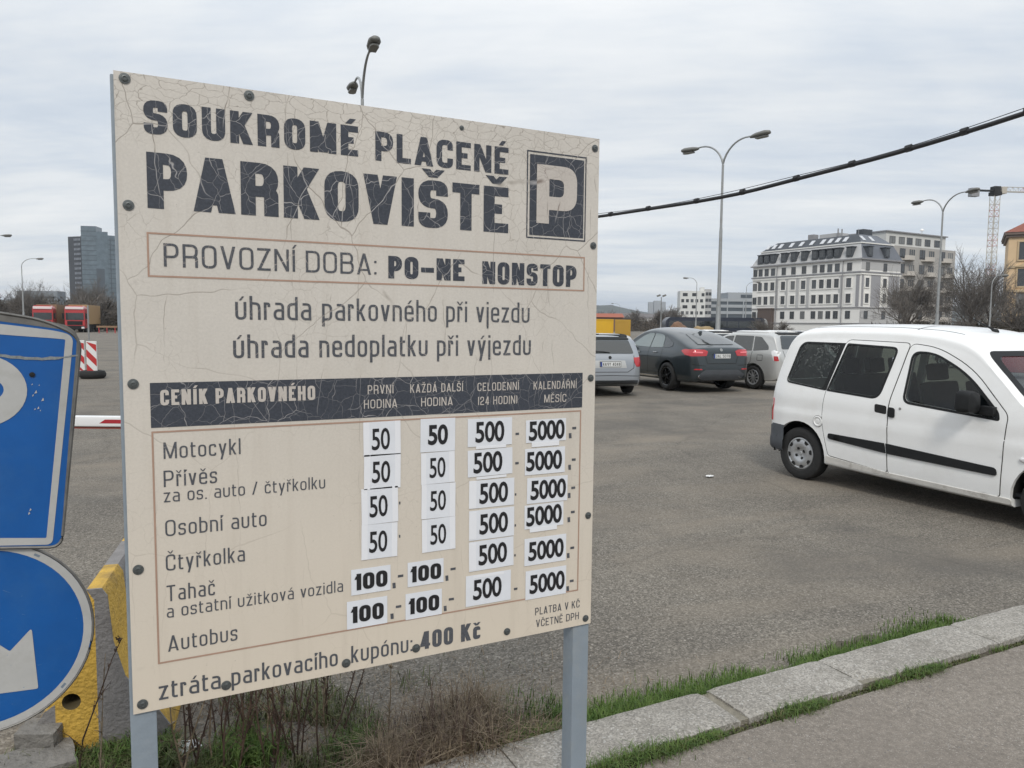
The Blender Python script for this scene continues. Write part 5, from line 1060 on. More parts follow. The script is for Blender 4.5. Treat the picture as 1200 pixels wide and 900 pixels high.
# ------------------------------------------------------------------ overhead cable
def cpt(t): e, n = -4.35+8.78*t, 22-15.5*t; return e, n
hs = pchip([(0, 5.0), (.35, 3.95), (.62, 3.47), (.70, 3.42), (.80, 3.38), (.87, 3.43), (.924, 3.48), (1.0, 3.61), (1.15, 4.1), (1.35, 4.9)])
def cable_at(t, dz=0): p = site(*cpt(t)); p.z = hs(t)+dz; return p
cb = thing('overhead_cable', 'thick sagging black cable with clips crossing the sky to the upper right', 'cable', tuple(cable_at(0)))
def relc(mb): o = cable_at(0); mb.v = [(a-o.x, b_-o.y, c_-o.z) for a, b_, c_ in mb.v]; return mb
M_CAB = mat('cable_black', (.018, .018, .02), .6)
q = MB(); q.tube([cable_at(i/80*1.35) for i in range(81)], .023, 8); relc(q).build('cable', M_CAB, cb, smooth=60)
q = MB(); q.tube([cable_at(i/80*1.35, .035+.012*math.sin(i*.55)) for i in range(81)], .004, 5); relc(q).build('messenger_wire', M_CAB, cb, smooth=60)
for t in (.665, .715, .770, .815, .860, .900, .935, .965, .995, 1.03, 1.07):
    q = MB(); a = cable_at(t-.0016, .010); c_ = cable_at(t+.0016, .010); q.tube([a, c_], .036, 8); relc(q).build('clip', M_CAB, cb)

# ------------------------------------------------------------------ beacons, lorries, container and other small things
def quad_mat(): pass
M_REDW = mat('beacon_red', (.42, .03, .03), .45); M_BEW = mat('beacon_white', (.66, .66, .65), .45)
def beacon(e, n, label, tyre=True, sgn=1):
    p = site(e, n); c = thing('warning_beacon', label, 'beacon', (p.x, p.y, .0), HEAD-math.pi/2, 'red and white warning beacons')
    q = MB(); q.b2((-.155, -.02, .12), (.155, .02, 1.12)); q.build('board', M_BEW, c, bevel=.012)
    for k in range(3):
        z0 = -.08+k*.44; pts = [(-.15, z0+.30), (.15, z0), (.15, z0+.22), (-.15, z0+.52)] if sgn > 0 else [(-.15, z0), (.15, z0+.15), (.15, z0+.29), (-.15, z0+.14)]
        pts = [(a, min(1.1, max(.14, b_))) for a, b_ in pts]; q = MB(); q.add([(a, -.0235, b_) for a, b_ in pts], [(0, 1, 2, 3)]); q.build('stripe', M_REDW, c)
    if tyre:
        q = MB(); q.lathe([(.18, .02), (.30, .0), (.36, .06), (.375, .14), (.33, .23), (.25, .245), (.20, .20)], 28); q.build('tyre_base', M_TYRE, c, smooth=50)
        q = MB(); q.lathe([(.0005, .215), (.26, .205)], 24); q.build('base_fill', mat('sandy_fill', (.17, .15, .12), .9), c)
    return c
beacon(-12.66, 22.6, 'red and white striped beacon board standing in a tyre beyond the boom')
beacon(-13.6, 23.6, 'second striped beacon board almost hidden behind the first, left of the tyre', False)
p = site(-12.9, 22.9); c = thing('marker_post', 'thin grey post standing directly behind the striped beacons', 'post', (p.x, p.y, 0)); q = MB(); q.tube([(0, 0, 0), (0, 0, 2.2)], .025, 8); q.build('tube', M_GALV, c)
M_TRED = mat('lorry_red', (.42, .035, .04), .35, coat=.5); M_TARP = mat('brown_tarpaulin', (.23, .145, .085), .7, var=.1, vscale=1); M_TTOP = mat('lorry_pale_visor', (.72, .62, .62), .4)
def lorry(e, n, label, th, tarp):
    p = site(e, n); c = thing('lorry', label, 'lorry', (p.x, p.y, 0), HEAD-math.pi/2+th)
    q = MB(); q.prism(round_poly([(-1.25, .55), (1.25, .55), (1.25, 3.35), (1.05, 3.75), (-1.05, 3.75), (-1.25, 3.35)], .15, 3), lambda u, v, w: (u, w, v), 2.2); q.build('cab', M_TRED, c, smooth=40)
    q = MB(); q.b2((-1.12, -.04, 1.75), (1.12, -.005, 2.75)); q.build('windscreen', M_DARKGLASS, c)
    q = MB(); q.b2((-1.15, -.12, 3.25), (1.15, .3, 3.62)); q.build('roof_visor', M_TTOP, c, bevel=.05)
    q = MB(); q.b2((-1.2, -.10, .45), (1.2, .0, .95)); q.build('bumper', M_PLASTIC, c)
    q = MB(); q.b2((-.95, -.03, 1.05), (.95, -.006, 1.6)); q.build('grille', M_SEAM, c)
    for s_ in (-1, 1):
        q = MB(); q.b2((s_*1.0-.18, -.12, .55), (s_*1.0+.18, -.102, .8)); q.build('headlight', M_CLEAR, c); q = MB(); q.b2((s_*1.45-.12, -.05, 1.9), (s_*1.45+.12, .12, 2.7)); q.build('mirror', M_PLASTIC, c)
        for yy in (1.2, 4.0, 8.6, 9.8): q = MB(); q.lathe([(.2, -.16), (.5, -.16), (.52, 0), (.5, .16), (.2, .16)], 18, Matrix.Translation((s_*1.08, yy, .52)) @ Matrix.Rotation(math.pi/2, 4, 'Y'), close=True); q.build('wheel', M_TYRE, c, smooth=40)
    q = MB(); q.b2((-1.27, 2.6, 1.15), (1.27, 11.5, 3.95)); q.build('tarpaulin_body', tarp, c, bevel=.03)
    q = MB(); q.b2((-1.1, .6, .6), (1.1, 11.3, 1.14)); q.build('chassis', M_PLASTIC, c)
lorry(-66.1, 106, 'red lorry with brown tarpaulin, the left one of two parked at the far trees', R(21), M_TARP)
lorry(-61.6, 106, 'red lorry with tan tarpaulin, the right one of two parked at the far trees', R(19), mat('tan_tarpaulin', (.36, .23, .11), .7))
p = site(-55.5, 103); c = thing('road_barrier', 'low rusty red frame barrier on the ground right of the lorries', 'barrier', (p.x, p.y, 0), HEAD-math.pi/2)
for x_ in (-1.1, 0, 1.1): q = MB(); q.tube([(x_, 0, 0), (x_, 0, .9)], .06, 6); q.build('leg', M_TRED, c)
q = MB(); q.b2((-1.4, -.06, .75), (1.4, .06, 1.0)); q.build('beam', M_TARP, c)
p = site(-53.6, 104); c = thing('plastic_bollard', 'orange red plastic bollard next to the low barrier, by the left edge of the board', 'bollard', (p.x, p.y, 0)); q = MB(); q.lathe([(.55, 0), (.5, .1), (.38, .15), (.32, 1.5), (.2, 1.7), (.001, 1.72)], 14); q.build('body', mat('bollard_orange', (.55, .09, .04), .5), c, smooth=40); q = MB(); q.lathe([(.365, .8), (.350, 1.1)], 14); q.build('band', M_BEW, c)
M_CONT = mat('container_yellow', (.62, .36, .015), .5, var=.06, vscale=.6); M_CONT2 = mat('container_ochre', (.42, .25, .03), .55, var=.1, vscale=.6)
p = site(15.8, 118); c = thing('yellow_container', 'yellow steel site container behind the silver estate', 'container', (p.x, p.y, 0), HEAD-math.pi/2+R(10))
q = MB(); q.b2((-3.2, 0, .12), (0, 2.4, 2.68)); q.build('body', M_CONT, c)
q = MB(); q.b2((-3.2, -.04, .12), (-3.08, -.002, 2.68)); q.b2((-.12, -.04, .12), (0, -.002, 2.68)); q.b2((-3.08, -.04, 2.52), (-.12, -.002, 2.68)); q.build('frame', M_CONT, c)
p = site(17.2, 117.5); c = thing('ochre_container', 'ochre corrugated container butted against the right side of the yellow one', 'container', (p.x, p.y, 0), HEAD-math.pi/2+R(-8))
q = MB(); q.b2((-1.2, 0, .12), (1.2, 6, 2.65)); q.build('body', M_CONT2, c)
for k in range(7): q = MB(); x_ = -1.05+k*.35; q.b2((x_-.06, -.08, .3), (x_+.06, -.002, 2.5)); q.build('rib', M_CONT2, c)
# long dark coach / depot train
M_NAVY = mat('navy_coach', (.015, .02, .035), .4, coat=.3); 
p0 = site(25.2, 124); c = thing('navy_coach', 'long dark navy articulated coach parked behind the cars below the grey office building', 'bus', (p0.x, p0.y, 0), HEAD-math.pi/2+R(3))
q = MB(); q.prism(round_poly([(0, .45), (16.6, .45), (16.6, 2.95), (16.2, 3.2), (.7, 3.2), (0, 2.6)], .25, 3), lambda u, v, w: (u, w, v), 2.5); q.build('body', M_NAVY, c, smooth=40)
q = MB(); q.b2((.5, -.03, 1.5), (16.1, -.004, 2.6)); q.build('window_band', M_DARKGLASS, c)
for x_ in (2.2, 3.4, 9, 13.8): q = MB(); q.lathe([(.2, -.14), (.48, -.14), (.5, .1), (.2, .14)], 16, Matrix.Translation((x_, .1, .5)) @ Matrix.Rotation(math.pi/2, 4, 'X'), close=True); q.build('wheel', M_TYRE, c)
for k in range(9): q = MB(); x_ = .45+k*1.96; q.b2((x_-.05, -.05, 1.5), (x_+.05, -.031, 2.6)); q.build('pillar', M_NAVY, c)
def mound(e, n, w, h, col, label):
    p = site(e, n); bm = bmesh.new(); bmesh.ops.create_icosphere(bm, subdivisions=4, radius=1)
    for v in bm.verts:
        k = 1+.22*noise.noise(v.co*1.6+Vector((e, n, 0)))+.08*noise.noise(v.co*5); v.co = Vector((v.co.x*w*k, v.co.y*w*k, max(-.2, v.co.z)*h*k))
    me = bpy.data.meshes.new('sand_heap'); bm.to_mesh(me); bm.free(); me.materials.append(mat('heap_'+str(int(e)), col, .95, var=.35, vscale=1.5, bump=.5, bscale=4)); me.shade_smooth(); o = link('sand_heap', me); o.location = p; tag(o, label, 'heap')
mound(23.4, 106, 1.7, 2.25, (.16, .095, .06), 'rounded brown earth heap seen over the roof of the dark grey SUV')
mound(27.0, 107, 1.9, 1.8, (.26, .19, .10), 'lower sandy yellow heap right of the brown earth heap')
# low wall with pale coping
p = site(16.2, 80); c = thing('low_wall', 'low dark wall with a pale flat top right of the containers', 'wall', (p.x, p.y, 0), HEAD-math.pi/2)
q = MB(); q.b2((0, 0, 0), (9, .5, 1.0)); q.build('wall', mat('dark_wall', (.05, .05, .05), .9, var=.3, vscale=1), c); q = MB(); q.b2((-.1, -.1, 1.003), (9.1, .6, 1.16)); q.build('coping', mat('pale_coping', (.5, .5, .49), .7), c)

# ------------------------------------------------------------------ buildings
M_BGL = mat('window_glass_dark', (.045, .05, .055), .12, spec=.7); M_BFR = mat('window_frame_grey', (.10, .10, .105), .6)
def win_mesh(name, w, h, frame, glass, surround=None, bars=1, sur=.18):
    """window: surround proud of the wall, frame, and glass set back inside the surround. Wall plane is local y=0, outside is -y"""
    q = MB()
    if surround:
        for a in ((-w/2-sur, -h/2-sur, w/2+sur, -h/2), (-w/2-sur, h/2, w/2+sur, h/2+sur), (-w/2-sur, -h/2, -w/2, h/2), (w/2, -h/2, w/2+sur, h/2)): q.b2((a[0], -.16, a[1]), (a[2], -.0, a[3]), 2)
    t = .07
    for a in ((-w/2, -h/2, w/2, -h/2+t), (-w/2, h/2-t, w/2, h/2), (-w/2, -h/2+t, -w/2+t, h/2-t), (w/2-t, -h/2+t, w/2, h/2-t)): q.b2((a[0], -.08, a[1]), (a[2], -.0, a[3]), 0)
    for k in range(bars): x_ = -w/2+w*(k+1)/(bars+1); q.b2((x_-.03, -.075, -h/2+t), (x_+.03, -.0, h/2-t), 0)
    q.add([(-w/2+t, -.03, -h/2+t), (w/2-t, -.03, -h/2+t), (w/2-t, -.03, h/2-t), (-w/2+t, -.03, h/2-t)], [(0, 1, 2, 3)], 1)
    o = q.build(name, [frame, glass, surround or frame]); me = o.data; bpy.data.objects.remove(o); return me
M_BGL2 = mat('window_glass_curtain', (.16, .165, .165), .25); M_BGL3 = mat('window_glass_blind', (.085, .095, .105), .15)
_var = {}; _vr = random.Random(77)
def put(me, name, parent, loc, rz=0):
    if name == 'window' and len(me.materials) > 1 and me.materials[1] == M_BGL:
        k = _vr.random()
        if k < .38:
            key = (me.name, k < .13)
            if key not in _var: _var[key] = me.copy(); _var[key].materials[1] = M_BGL2 if k < .13 else M_BGL3
            me = _var[key]
    o = link(name, me, parent); o.location = loc; o.rotation_euler = (0, 0, rz); return o
# white mansard building: local x along its short front (facing -y), local y along the long side (facing -x)
M_WW = mat('white_render', (.76, .75, .72), .8, var=.05, vscale=.15); M_WG = mat('grey_render', (.30, .30, .315), .8, var=.06, vscale=.2); M_WB = mat('pale_grey_render', (.43, .43, .43), .8, var=.06, vscale=.2)
M_CORN = mat('cornice_grey', (.25, .25, .26), .7); M_ROOFG = mat('zinc_mansard', (.12, .13, .15), .6, .0, var=.15, vscale=.4); M_ROOFD = mat('dark_slate', (.055, .062, .072), .75, var=.2, vscale=.5); M_SKYL = mat('skylight_pale', (.50, .51, .53), .3, coat=.6)
mb_ = thing('white_mansard_building', 'white corner apartment building with grey mansard roof and rows of dormers', 'building', (137.55, 109.90, 0), R(2.2)); LX, LY = 13.2, 30.0
q = MB(); q.b2((0, 0, 0), (LX, LY, 16.2)); q.build('walls', M_WW, mb_)
q = MB()
for x0, x1 in ((.25, .95), (3.35, 6.45), (9.2, 12.95)): q.b2((x0, -.06, 6.3), (x1, -.0, 13.1))
q.build('grey_wall_panel', M_WG, mb_); q = MB(); q.b2((.02, -.05, 2.7), (LX, 0, 6.0)); q.build('base_band', M_WB, mb_)
q = MB(); q.b2((.02, -.05, 14.1), (LX-.05, 0, 16.1)); q.build('upper_band', M_WB, mb_)
for z, d, h_ in ((13.55, .28, .30), (6.05, .2, .22), (2.65, .18, .2), (16.28, .45, .30)):
    q = MB(); q.b2((-d, -d, z-h_/2), (LX+d, 0-.001, z+h_/2)); q.b2((-d, 0.0, z-h_/2), (-.001, LY+d, z+h_/2)); q.build('cornice', M_CORN, mb_)
q = MB(); q.b2((-.2, -.001, 13.0), (-.0, LY, 13.33)); q.b2((-.2, -.2, 13.0), (LX, -.001, 13.33)); q.build('frieze', M_WW, mb_)
for y0 in (.3, 4.6, 13.1, 16.0, 19.2, 22.0): q = MB(); q.b2((-.10, y0, 6.3), (-.0, y0+.75, 12.9)); q.build('pilaster', M_WB if y0 not in (.3,) else M_WG, mb_)
for y0 in (4.35, 22.35): q = MB(); q.tube([(-.22, y0, 0), (-.22, y0, 16.1)], .09, 6); q.build('drainpipe', M_CORN, mb_)
wA = win_mesh('window', 1.25, 1.95, M_BFR, M_BGL, M_WW, 1, .22); wB = win_mesh('window', 1.45, 1.95, M_BFR, M_BGL, M_WW, 1, .22); wS = win_mesh('window', 1.2, 1.7, M_BFR, M_BGL, None, 1)
cy_ = [2.85, 5.9, 7.82, 9.8, 11.78, 14.72, 17.68, 20.5, 23.7, 25.67, 27.55, 29.2]
for z, me in ((14.75, wS), (11.35, wA), (8.0, wA), (4.5, wS)):
    for y_ in cy_:
        if z == 4.5 and y_ in (23.7, 25.67): continue
        put(me if y_ != 29.2 else wS, 'window', mb_, (-.0, y_, z), -math.pi/2)
    for x_ in (1.98, 7.8): put(me, 'window', mb_, (x_, (-.05 if z < 6 or z > 14 else 0)-.0, z))
sp_ = win_mesh('blind_panel', 1.0, 1.3, M_WG, M_WB, None, 0)
for x_ in (.75, 4.9, 10.6): put(sp_, 'blind_panel', mb_, (x_, -.05, 4.5))
q = MB(); q.b2((-1.0, 23.0, 0), (-.0, 27.2, 5.9)); q.b2((-1.1, 22.9, 5.9), (-.0, 27.3, 6.2)); q.build('portal', mat('brown_portal', (.10, .075, .065), .8), mb_)
q = MB(); q.prism([(23.7+.0+1.3*math.cos(R(a))+1.3, 1.5+2.2*math.sin(R(a))+0) for a in range(0, 181, 15)]+[(23.7, 0), (26.3, 0)][0:0], lambda u, v, w: (-1.05+w, u, v), .04); q.build('portal_arch', M_WB, mb_)
# mansard roof: steep lower slope, shallower upper slope
def slab(pts, m, name, parent): q = MB(); q.add(pts, [tuple(range(len(pts)))]); return q.build(name, m, parent, fix=False)
e0, e1, e2 = 16.43, 19.85, 21.95; i1, i2 = 1.35, 3.6
R0 = [(-.3, -.3), (LX+.1, -.3), (LX+.1, LY+.2), (-.3, LY+.2)]; R1 = [(i1, i1), (LX-i1+.2, i1), (LX-i1+.2, LY-i1), (i1, LY-i1)]; R2 = [(i2, i2), (LX-i2, i2), (LX-i2, LY-i2-.5), (i2, LY-i2-.5)]
q = MB(); q.add([(*p, e0) for p in R0]+[(*p, e1) for p in R1], [(0, 1, 5, 4), (1, 2, 6, 5), (2, 3, 7, 6)], 0); q.build('lower_roof', M_ROOFG, mb_)
q = MB(); q.add([(*p, e0) for p in R0]+[(*p, e1) for p in R1], [(3, 0, 4, 7)], 0); q.build('lower_roof', M_WB, mb_)
q = MB(); q.add([(*p, e1+.12) for p in R1]+[(*p, e2) for p in R2], [(0, 1, 5, 4), (1, 2, 6, 5), (2, 3, 7, 6)], 0); q.add([(*p, e1+.12) for p in R1]+[(*p, e2) for p in R2], [(3, 0, 4, 7)], 1); q.add([(*p, e2) for p in R2], [(0, 1, 2, 3)], 0); q.build('upper_roof', [M_ROOFG, M_ROOFD], mb_)
q = MB(); q.b2((i1-.25, i1-.25, e1-.12), (LX-i1+.4, i1+.0, e1+.12)); q.b2((i1-.25, i1, e1-.12), (i1, LY-i1+.2, e1+.12)); q.build('roof_cornice', M_WW, mb_)
dm = MB(); dm.b2((-.75, -.9, -1.05), (.75, .9, .95), 0); dm.b2((-.9, -1.05, .95), (.9, 1.0, 1.1), 0); dm.b2((-.52, -.93, -.75), (.52, -.901, .75), 1); o = dm.build('dormer', [M_ROOFD, M_BGL]); dme = o.data; bpy.data.objects.remove(o)
for y_ in cy_[:11]: put(dme, 'dormer', mb_, (.55, y_, 17.95), -math.pi/2)
for x_ in (2.35, 7.95): put(dme, 'dormer', mb_, (x_, .55, 17.95))
sk = MB(); sk.box((0, 0, .05), (.95, 1.5, .12)); o = sk.build('skylight', [M_SKYL]); sme = o.data; bpy.data.objects.remove(o)
sl_a = math.atan2(e2-e1, i2-i1)
for y_ in cy_[1:11]: o = put(sme, 'skylight', mb_, (2.35, y_, 20.93)); o.rotation_euler = (0, -sl_a, 0); o.scale = (1.6, .63, 1)
for x_ in (3.1, 6.0): o = put(sme, 'skylight', mb_, (x_, 2.35, 20.93)); o.rotation_euler = (sl_a, 0, 0)
q = MB(); q.b2((5.3, 3.8, e2-1.0), (8.3, 5.6, 23.2)); q.build('chimney_block', M_ROOFD, mb_); q = MB(); q.b2((3.8, 15.6, e2-.4), (5.4, 17.2, 23.1)); q.build('chimney_block', M_CORN, mb_)
q = MB(); q.b2((4.4, 9.3, e2-.2), (7.6, 14.5, 22.9)); q.build('roof_plant', M_WB, mb_)
for y_, z_ in ((4.2, 23.2), (8.4, 23.6), (9.4, 23.8)): q = MB(); q.tube([(4.2, y_, e2-.1), (4.2, y_, z_)], .06 if z_ < 23.4 else .16, 6); q.build('vent_pipe', M_CORN, mb_)
# pale balcony building behind
M_BAL = mat('beige_render', (.35, .335, .315), .85, var=.06, vscale=.15); M_BAL2 = mat('pale_top_storey', (.55, .55, .53), .8); M_RAIL = mat('balcony_slab', (.47, .44, .40), .8)
b2_ = thing('balcony_building', 'beige modern apartment building with curved balconies behind the white mansard building', 'building', (151.43, 114.13, 0), R(2.4))
q = MB(); q.b2((0, 0, 0), (25.4, 16, 20.3)); q.build('walls', M_BAL, b2_); q = MB(); q.b2((.3, 1.0, 20.3), (22.8, 14, 23.4)); q.build('top_storey', M_BAL2, b2_); q = MB(); q.b2((0, .6, 23.4), (23.1, 14.3, 23.65)); q.build('roof_slab', M_CORN, b2_)
wC = win_mesh('window', 2.0, 2.1, M_BFR, M_BGL, None, 1); wD = win_mesh('window', 2.3, 2.1, M_RAIL, M_BGL, None, 2); wE = win_mesh('window', 2.1, 1.6, M_BFR, M_BGL, None, 1)
for z in (18.75, 15.3, 11.85, 8.35, 4.9):
    for k, x_ in enumerate((5.0, 8.5, 12.4, 15.9, 20.2, 23.4)): put(wC if k % 2 == 0 else wD, 'window', b2_, (x_, 0, z))
for x_ in (2.6, 6.0, 8.9, 12.2, 15.7, 19.4): put(wE, 'window', b2_, (x_, 1.0, 21.7))
bl_ = MB(); out = [(-2.4, 0)]+[(2.0*math.sin(R(a)) if False else -2.4+4.8*k/10, -1.35*math.sin(math.pi*k/10)**.55) for k, a in enumerate(range(11))][1:-1]+[(2.4, 0)]
bl_.prism(out, lambda u, v, w: (u, v, w), .25); bl_.prism([(u*.97, v*.97) for u, v in out[1:-1]]+[(u*.93, v*.93) for u, v in out[1:-1]][::-1], lambda u, v, w: (u, v, .25+w), .75); o = bl_.build('balcony', M_RAIL); bme = o.data; bpy.data.objects.remove(o)
for k, z in enumerate((17.2, 13.7, 10.2, 6.8, 3.4)):
    for x_ in (7.0, 14.6, 21.6): put(bme, 'balcony', b2_, (x_+(.9 if k % 2 else -.2), -.002, z))
q = MB(); q.lathe([(.5, 0), (.45, .2), (.05, .5)], 10, Matrix.Translation((16.5, 3, 24.8))); q.tube([(16.5, 3, 23.6), (16.5, 3, 25)], .08, 6); q.build('antenna', M_WW, b2_)
# ochre corner house at the right edge
M_OCH = mat('ochre_render', (.64, .47, .29), .85, var=.08, vscale=.3); M_OCH2 = mat('ochre_trim', (.52, .40, .25), .85); M_RTILE = mat('red_roof_tiles', (.22, .075, .05), .8, var=.3, vscale=1.5); M_BRN = mat('brown_window_frame', (.16, .12, .10), .6)
p = site(78.2, 120); oc = thing('ochre_house', 'ochre townhouse with red roof and banded ground floor at the right picture edge', 'building', (p.x, p.y, 0), R(-58)); oc.scale = (1, 1, 1.06)
q = MB(); q.b2((0, 0, 0), (18, 14, 15.6)); q.build('walls', M_OCH, oc)
q = MB(); q.b2((-.6, -.6, 15.6), (18.6, 14.6, 15.95)); q.b2((-.35, -.35, 15.25), (18.4, 14.4, 15.6)); q.build('eaves', M_BRN, oc)
q = MB(); q.add([(-.7, -.7, 15.95), (18.7, -.7, 15.95), (18.7, 14.7, 15.95), (-.7, 14.7, 15.95), (6.5, 7, 20.2), (12, 7, 20.2)], [(0, 1, 5, 4), (1, 2, 5), (2, 3, 4, 5), (3, 0, 4)]); q.build('roof', M_RTILE, oc)
for z, d in ((7.35, .35), (3.95, .22), (10.9, .15)): q = MB(); q.b2((-d, -d, z-.18), (18.1, 0, z+.18)); q.build('cornice', M_OCH2, oc)
for k in range(7): q = MB(); z = .35+k*.53; q.b2((-.12, -.12, z), (18, 0, z+.36)); q.build('stone_course', M_OCH2, oc)
wO = win_mesh('window', 1.9, 2.6, M_BRN, M_BGL, M_OCH2, 1, .2)
for z in (13.2, 9.3, 5.7, 2.3):
    for x_ in (2.35, 5.6, 8.8): put(wO, 'window', oc, (x_, -.12 if z < 3 else 0, z))
    if z == 9.3:
        for x_ in (2.35, 5.6, 8.8): q = MB(); q.prism([(x_-1.3, 10.85), (x_+1.3, 10.85), (x_, 11.5)], lambda u, v, w: (u, -.35+w, v), .34); q.build('pediment', M_OCH2, oc)
# small white block of flats
M_WF = mat('white_flats', (.62, .62, .60), .8)
p = site(77.0, 340); wf = thing('white_block', 'small white block of flats with a scatter of grey windows, far behind the dark SUV', 'building', (p.x, p.y, 0), HEAD-math.pi/2+R(-4)); wf.scale = (.85, .85, .85)
q = MB(); q.b2((-2, 0, 0), (11.2, 10, 20.6)); q.build('walls', M_WF, wf); q = MB(); q.b2((11.2, 1.5, 0), (14.6, 12, 21.6)); q.build('side_wing', mat('grey_flats', (.42, .42, .42), .8), wf); q = MB(); q.b2((8.8, 2, 20.6), (11, 5, 22.6)); q.build('lift_housing', M_WF, wf)
wF = win_mesh('window', 1.5, 1.7, M_BFR, M_BGL, None, 1); random.seed(12)
for k in range(6):
    for j in range(5): put(wF, 'window', wf, (-.6+j*2.45+(.7 if k % 2 else 0)*(-1)**j, 0, 2.6+k*3.2))
    for j in range(2): put(wF, 'window', wf, (12.1+j*1.7, 1.5, 2.6+k*3.3))
# grey office building
M_OF = mat('office_band', (.33, .35, .37), .7); M_OFD = mat('office_glass', (.075, .09, .105), .3)
p = site(86.8, 350); of = thing('grey_office', 'long low grey office building with ribbon windows left of the white mansard building', 'building', (p.x, p.y, 0), HEAD-math.pi/2+R(2))
q = MB(); q.b2((0, 0, 0), (40, 18, 14.3)); q.build('walls', M_OFD, of)
for z in (2.2, 5.2, 8.2, 11.2, 14.0): q = MB(); q.b2((-.3, -.3, z-.75), (40.2, -.0, z+.6)); q.build('spandrel', M_OF, of)
q = MB(); q.b2((14, 3, 14.3), (38, 15, 17.6)); q.build('roof_storey', M_OF, of); q = MB(); q.b2((20, 2.7, 15.3), (37, 3, 16.6)); q.build('roof_window', M_OFD, of)
for x_ in (12.5, 20, 27.5): q = MB(); q.b2((x_, -.45, 0), (x_+.5, -.31, 14.6)); q.build('fin', M_OF, of)
# tower block on the left
M_TD = mat('tower_dark', (.048, .052, .060), .5); M_TB = mat('tower_blue_glass', (.105, .14, .165), .22, var=.25, vscale=.35, spec=.7); M_TD2 = mat('tower_dark_glass', (.065, .08, .095), .2, spec=.7); M_TW = mat('tower_window', (.26, .28, .32), .3)
p = site(-255.2, 452); tw = thing('tower_block', 'dark glass office tower rising behind the bare trees at far left', 'building', (p.x, p.y, 0), HEAD-math.pi/2)
A = Vector((-10.2, 4, 0)); q = MB()
fa = math.atan2(-12, 10)
def face_box(mb, a, c_, th, z0, z1, mi=0):
    a = Vector(a); c_ = Vector(c_); d = (c_-a).normalized(); n = Vector((-d.y, d.x))*th; mb.add([(a.x, a.y, z0), (c_.x, c_.y, z0), (c_.x+n.x, c_.y+n.y, z0), (a.x+n.x, a.y+n.y, z0), (a.x, a.y, z1), (c_.x, c_.y, z1), (c_.x+n.x, c_.y+n.y, z1), (a.x+n.x, a.y+n.y, z1)], [(0, 1, 2, 3), (4, 5, 6, 7), (0, 1, 5, 4), (1, 2, 6, 5), (2, 3, 7, 6), (3, 0, 4, 7)], mi)
q = MB(); face_box(q, (-12.2, 4), (-.8, 0), 10, 0, 51.5); q.build('dark_wing', M_TD, tw)
q = MB(); face_box(q, (-1.6, -.8), (6.6, .6), 10, 0, 57.5); q.build('glass_wing', M_TB, tw); q = MB(); face_box(q, (6.6, .6), (12.0, 3.6), 8, 0, 54.5); q.build('glass_wing', M_TB, tw); q = MB(); face_box(q, (12.0, 3.2), (24.5, 12.0), 10, 0, 52.5); q.build('glass_wing', M_TB, tw)
q = MB(); face_box(q, (6.4, .2), (25.0, 12.0), .5, 4, 32.5); q.build('dark_glass_panel', M_TD2, tw)
d1_ = (Vector((-1, 0))-Vector((-10.5, 4))).normalized(); qm = MB(); qm.box((0, 0, 0), (.55, .1, 1.35)); o = qm.build('window', M_TW); twm = o.data; bpy.data.objects.remove(o); ra = math.atan2(d1_.y, d1_.x)
for k in range(17):
    for j in range(5): pp = Vector((-12.2, 4))+d1_*(5.4+j*1.15)+Vector((d1_.y, -d1_.x))*.06; o = put(twm, 'window', tw, (pp.x, pp.y, 4+k*2.85), ra)
for k in range(19):
    q = MB(); z = 3+k*2.85; face_box(q, (-1.7, -.95), (6.7, .45), .1, z, z+.35); q.build('floor_band', M_TD2, tw)
for k in range(17):
    q = MB(); z = 4+k*2.85; face_box(q, (12.3, 3.2), (25.2, 12.0), .12, z, z+.3); q.build('floor_band', M_TD2, tw)
for k in range(4): q = MB(); x_ = 14.5+k*3; pp = Vector((12.0, 3.0))+Vector((12.5, 8.8)).normalized()*(1.5+k*3.6); q.box((pp.x, pp.y, 26), (.3, .3, 50), M=Matrix.Rotation(math.atan2(8.8, 12.5), 4, 'Z')); q.build('mullion', M_TD2, tw)
# low red-roofed sheds and houses near the skyline
def house(e, n, w, d, h, rh, wall, roof, label, name='low_building', rz=0, wn=4):
    p = site(e, n); c = thing(name, label, 'building', (p.x, p.y, 0), HEAD-math.pi/2+rz)
    q = MB(); q.b2((0, 0, 0), (w, d, h)); q.build('walls', wall, c)
    if rh: q = MB(); o_ = .4; q.add([(-o_, -o_, h), (w+o_, -o_, h), (w+o_, d+o_, h), (-o_, d+o_, h), (-o_, d/2, h+rh), (w+o_, d/2, h+rh)], [(0, 1, 5, 4), (3, 2, 5, 4), (0, 4, 3), (1, 2, 5)]); q.build('roof', roof, c)
    me = win_mesh('window', w/wn*.45, h*.3, M_BFR, M_BGL, None, 1)
    for k in range(wn): put(me, 'window', c, (w*(k+.5)/wn, 0, h*.6))
    return c
M_BRK = mat('brick_brown', (.16, .10, .075), .85, var=.2, vscale=.3); M_RR = mat('faded_red_roof', (.30, .09, .05), .8)
house(18.5, 205, 11.5, 9, 3.9, 1.1, M_BRK, M_RR, 'long low brown building with red roof behind the yellow container')
house(33, 260, 9, 8, 4.2, 1.8, M_BRK, mat('grey_roof', (.14, .13, .13), .8), 'low house with grey pitched roof right of the red-roofed building')
house(43.5, 300, 9, 8, 4.5, 2.2, mat('pale_house', (.40, .38, .35), .8), MATS['grey_roof'], 'pale gabled house in the hollow between lamp mast and brown heap')
house(57, 330, 13, 8, 5.2, 1.8, mat('light_house', (.48, .47, .46), .8), MATS['grey_roof'], 'pale low house just left of the small white block of flats', wn=5)
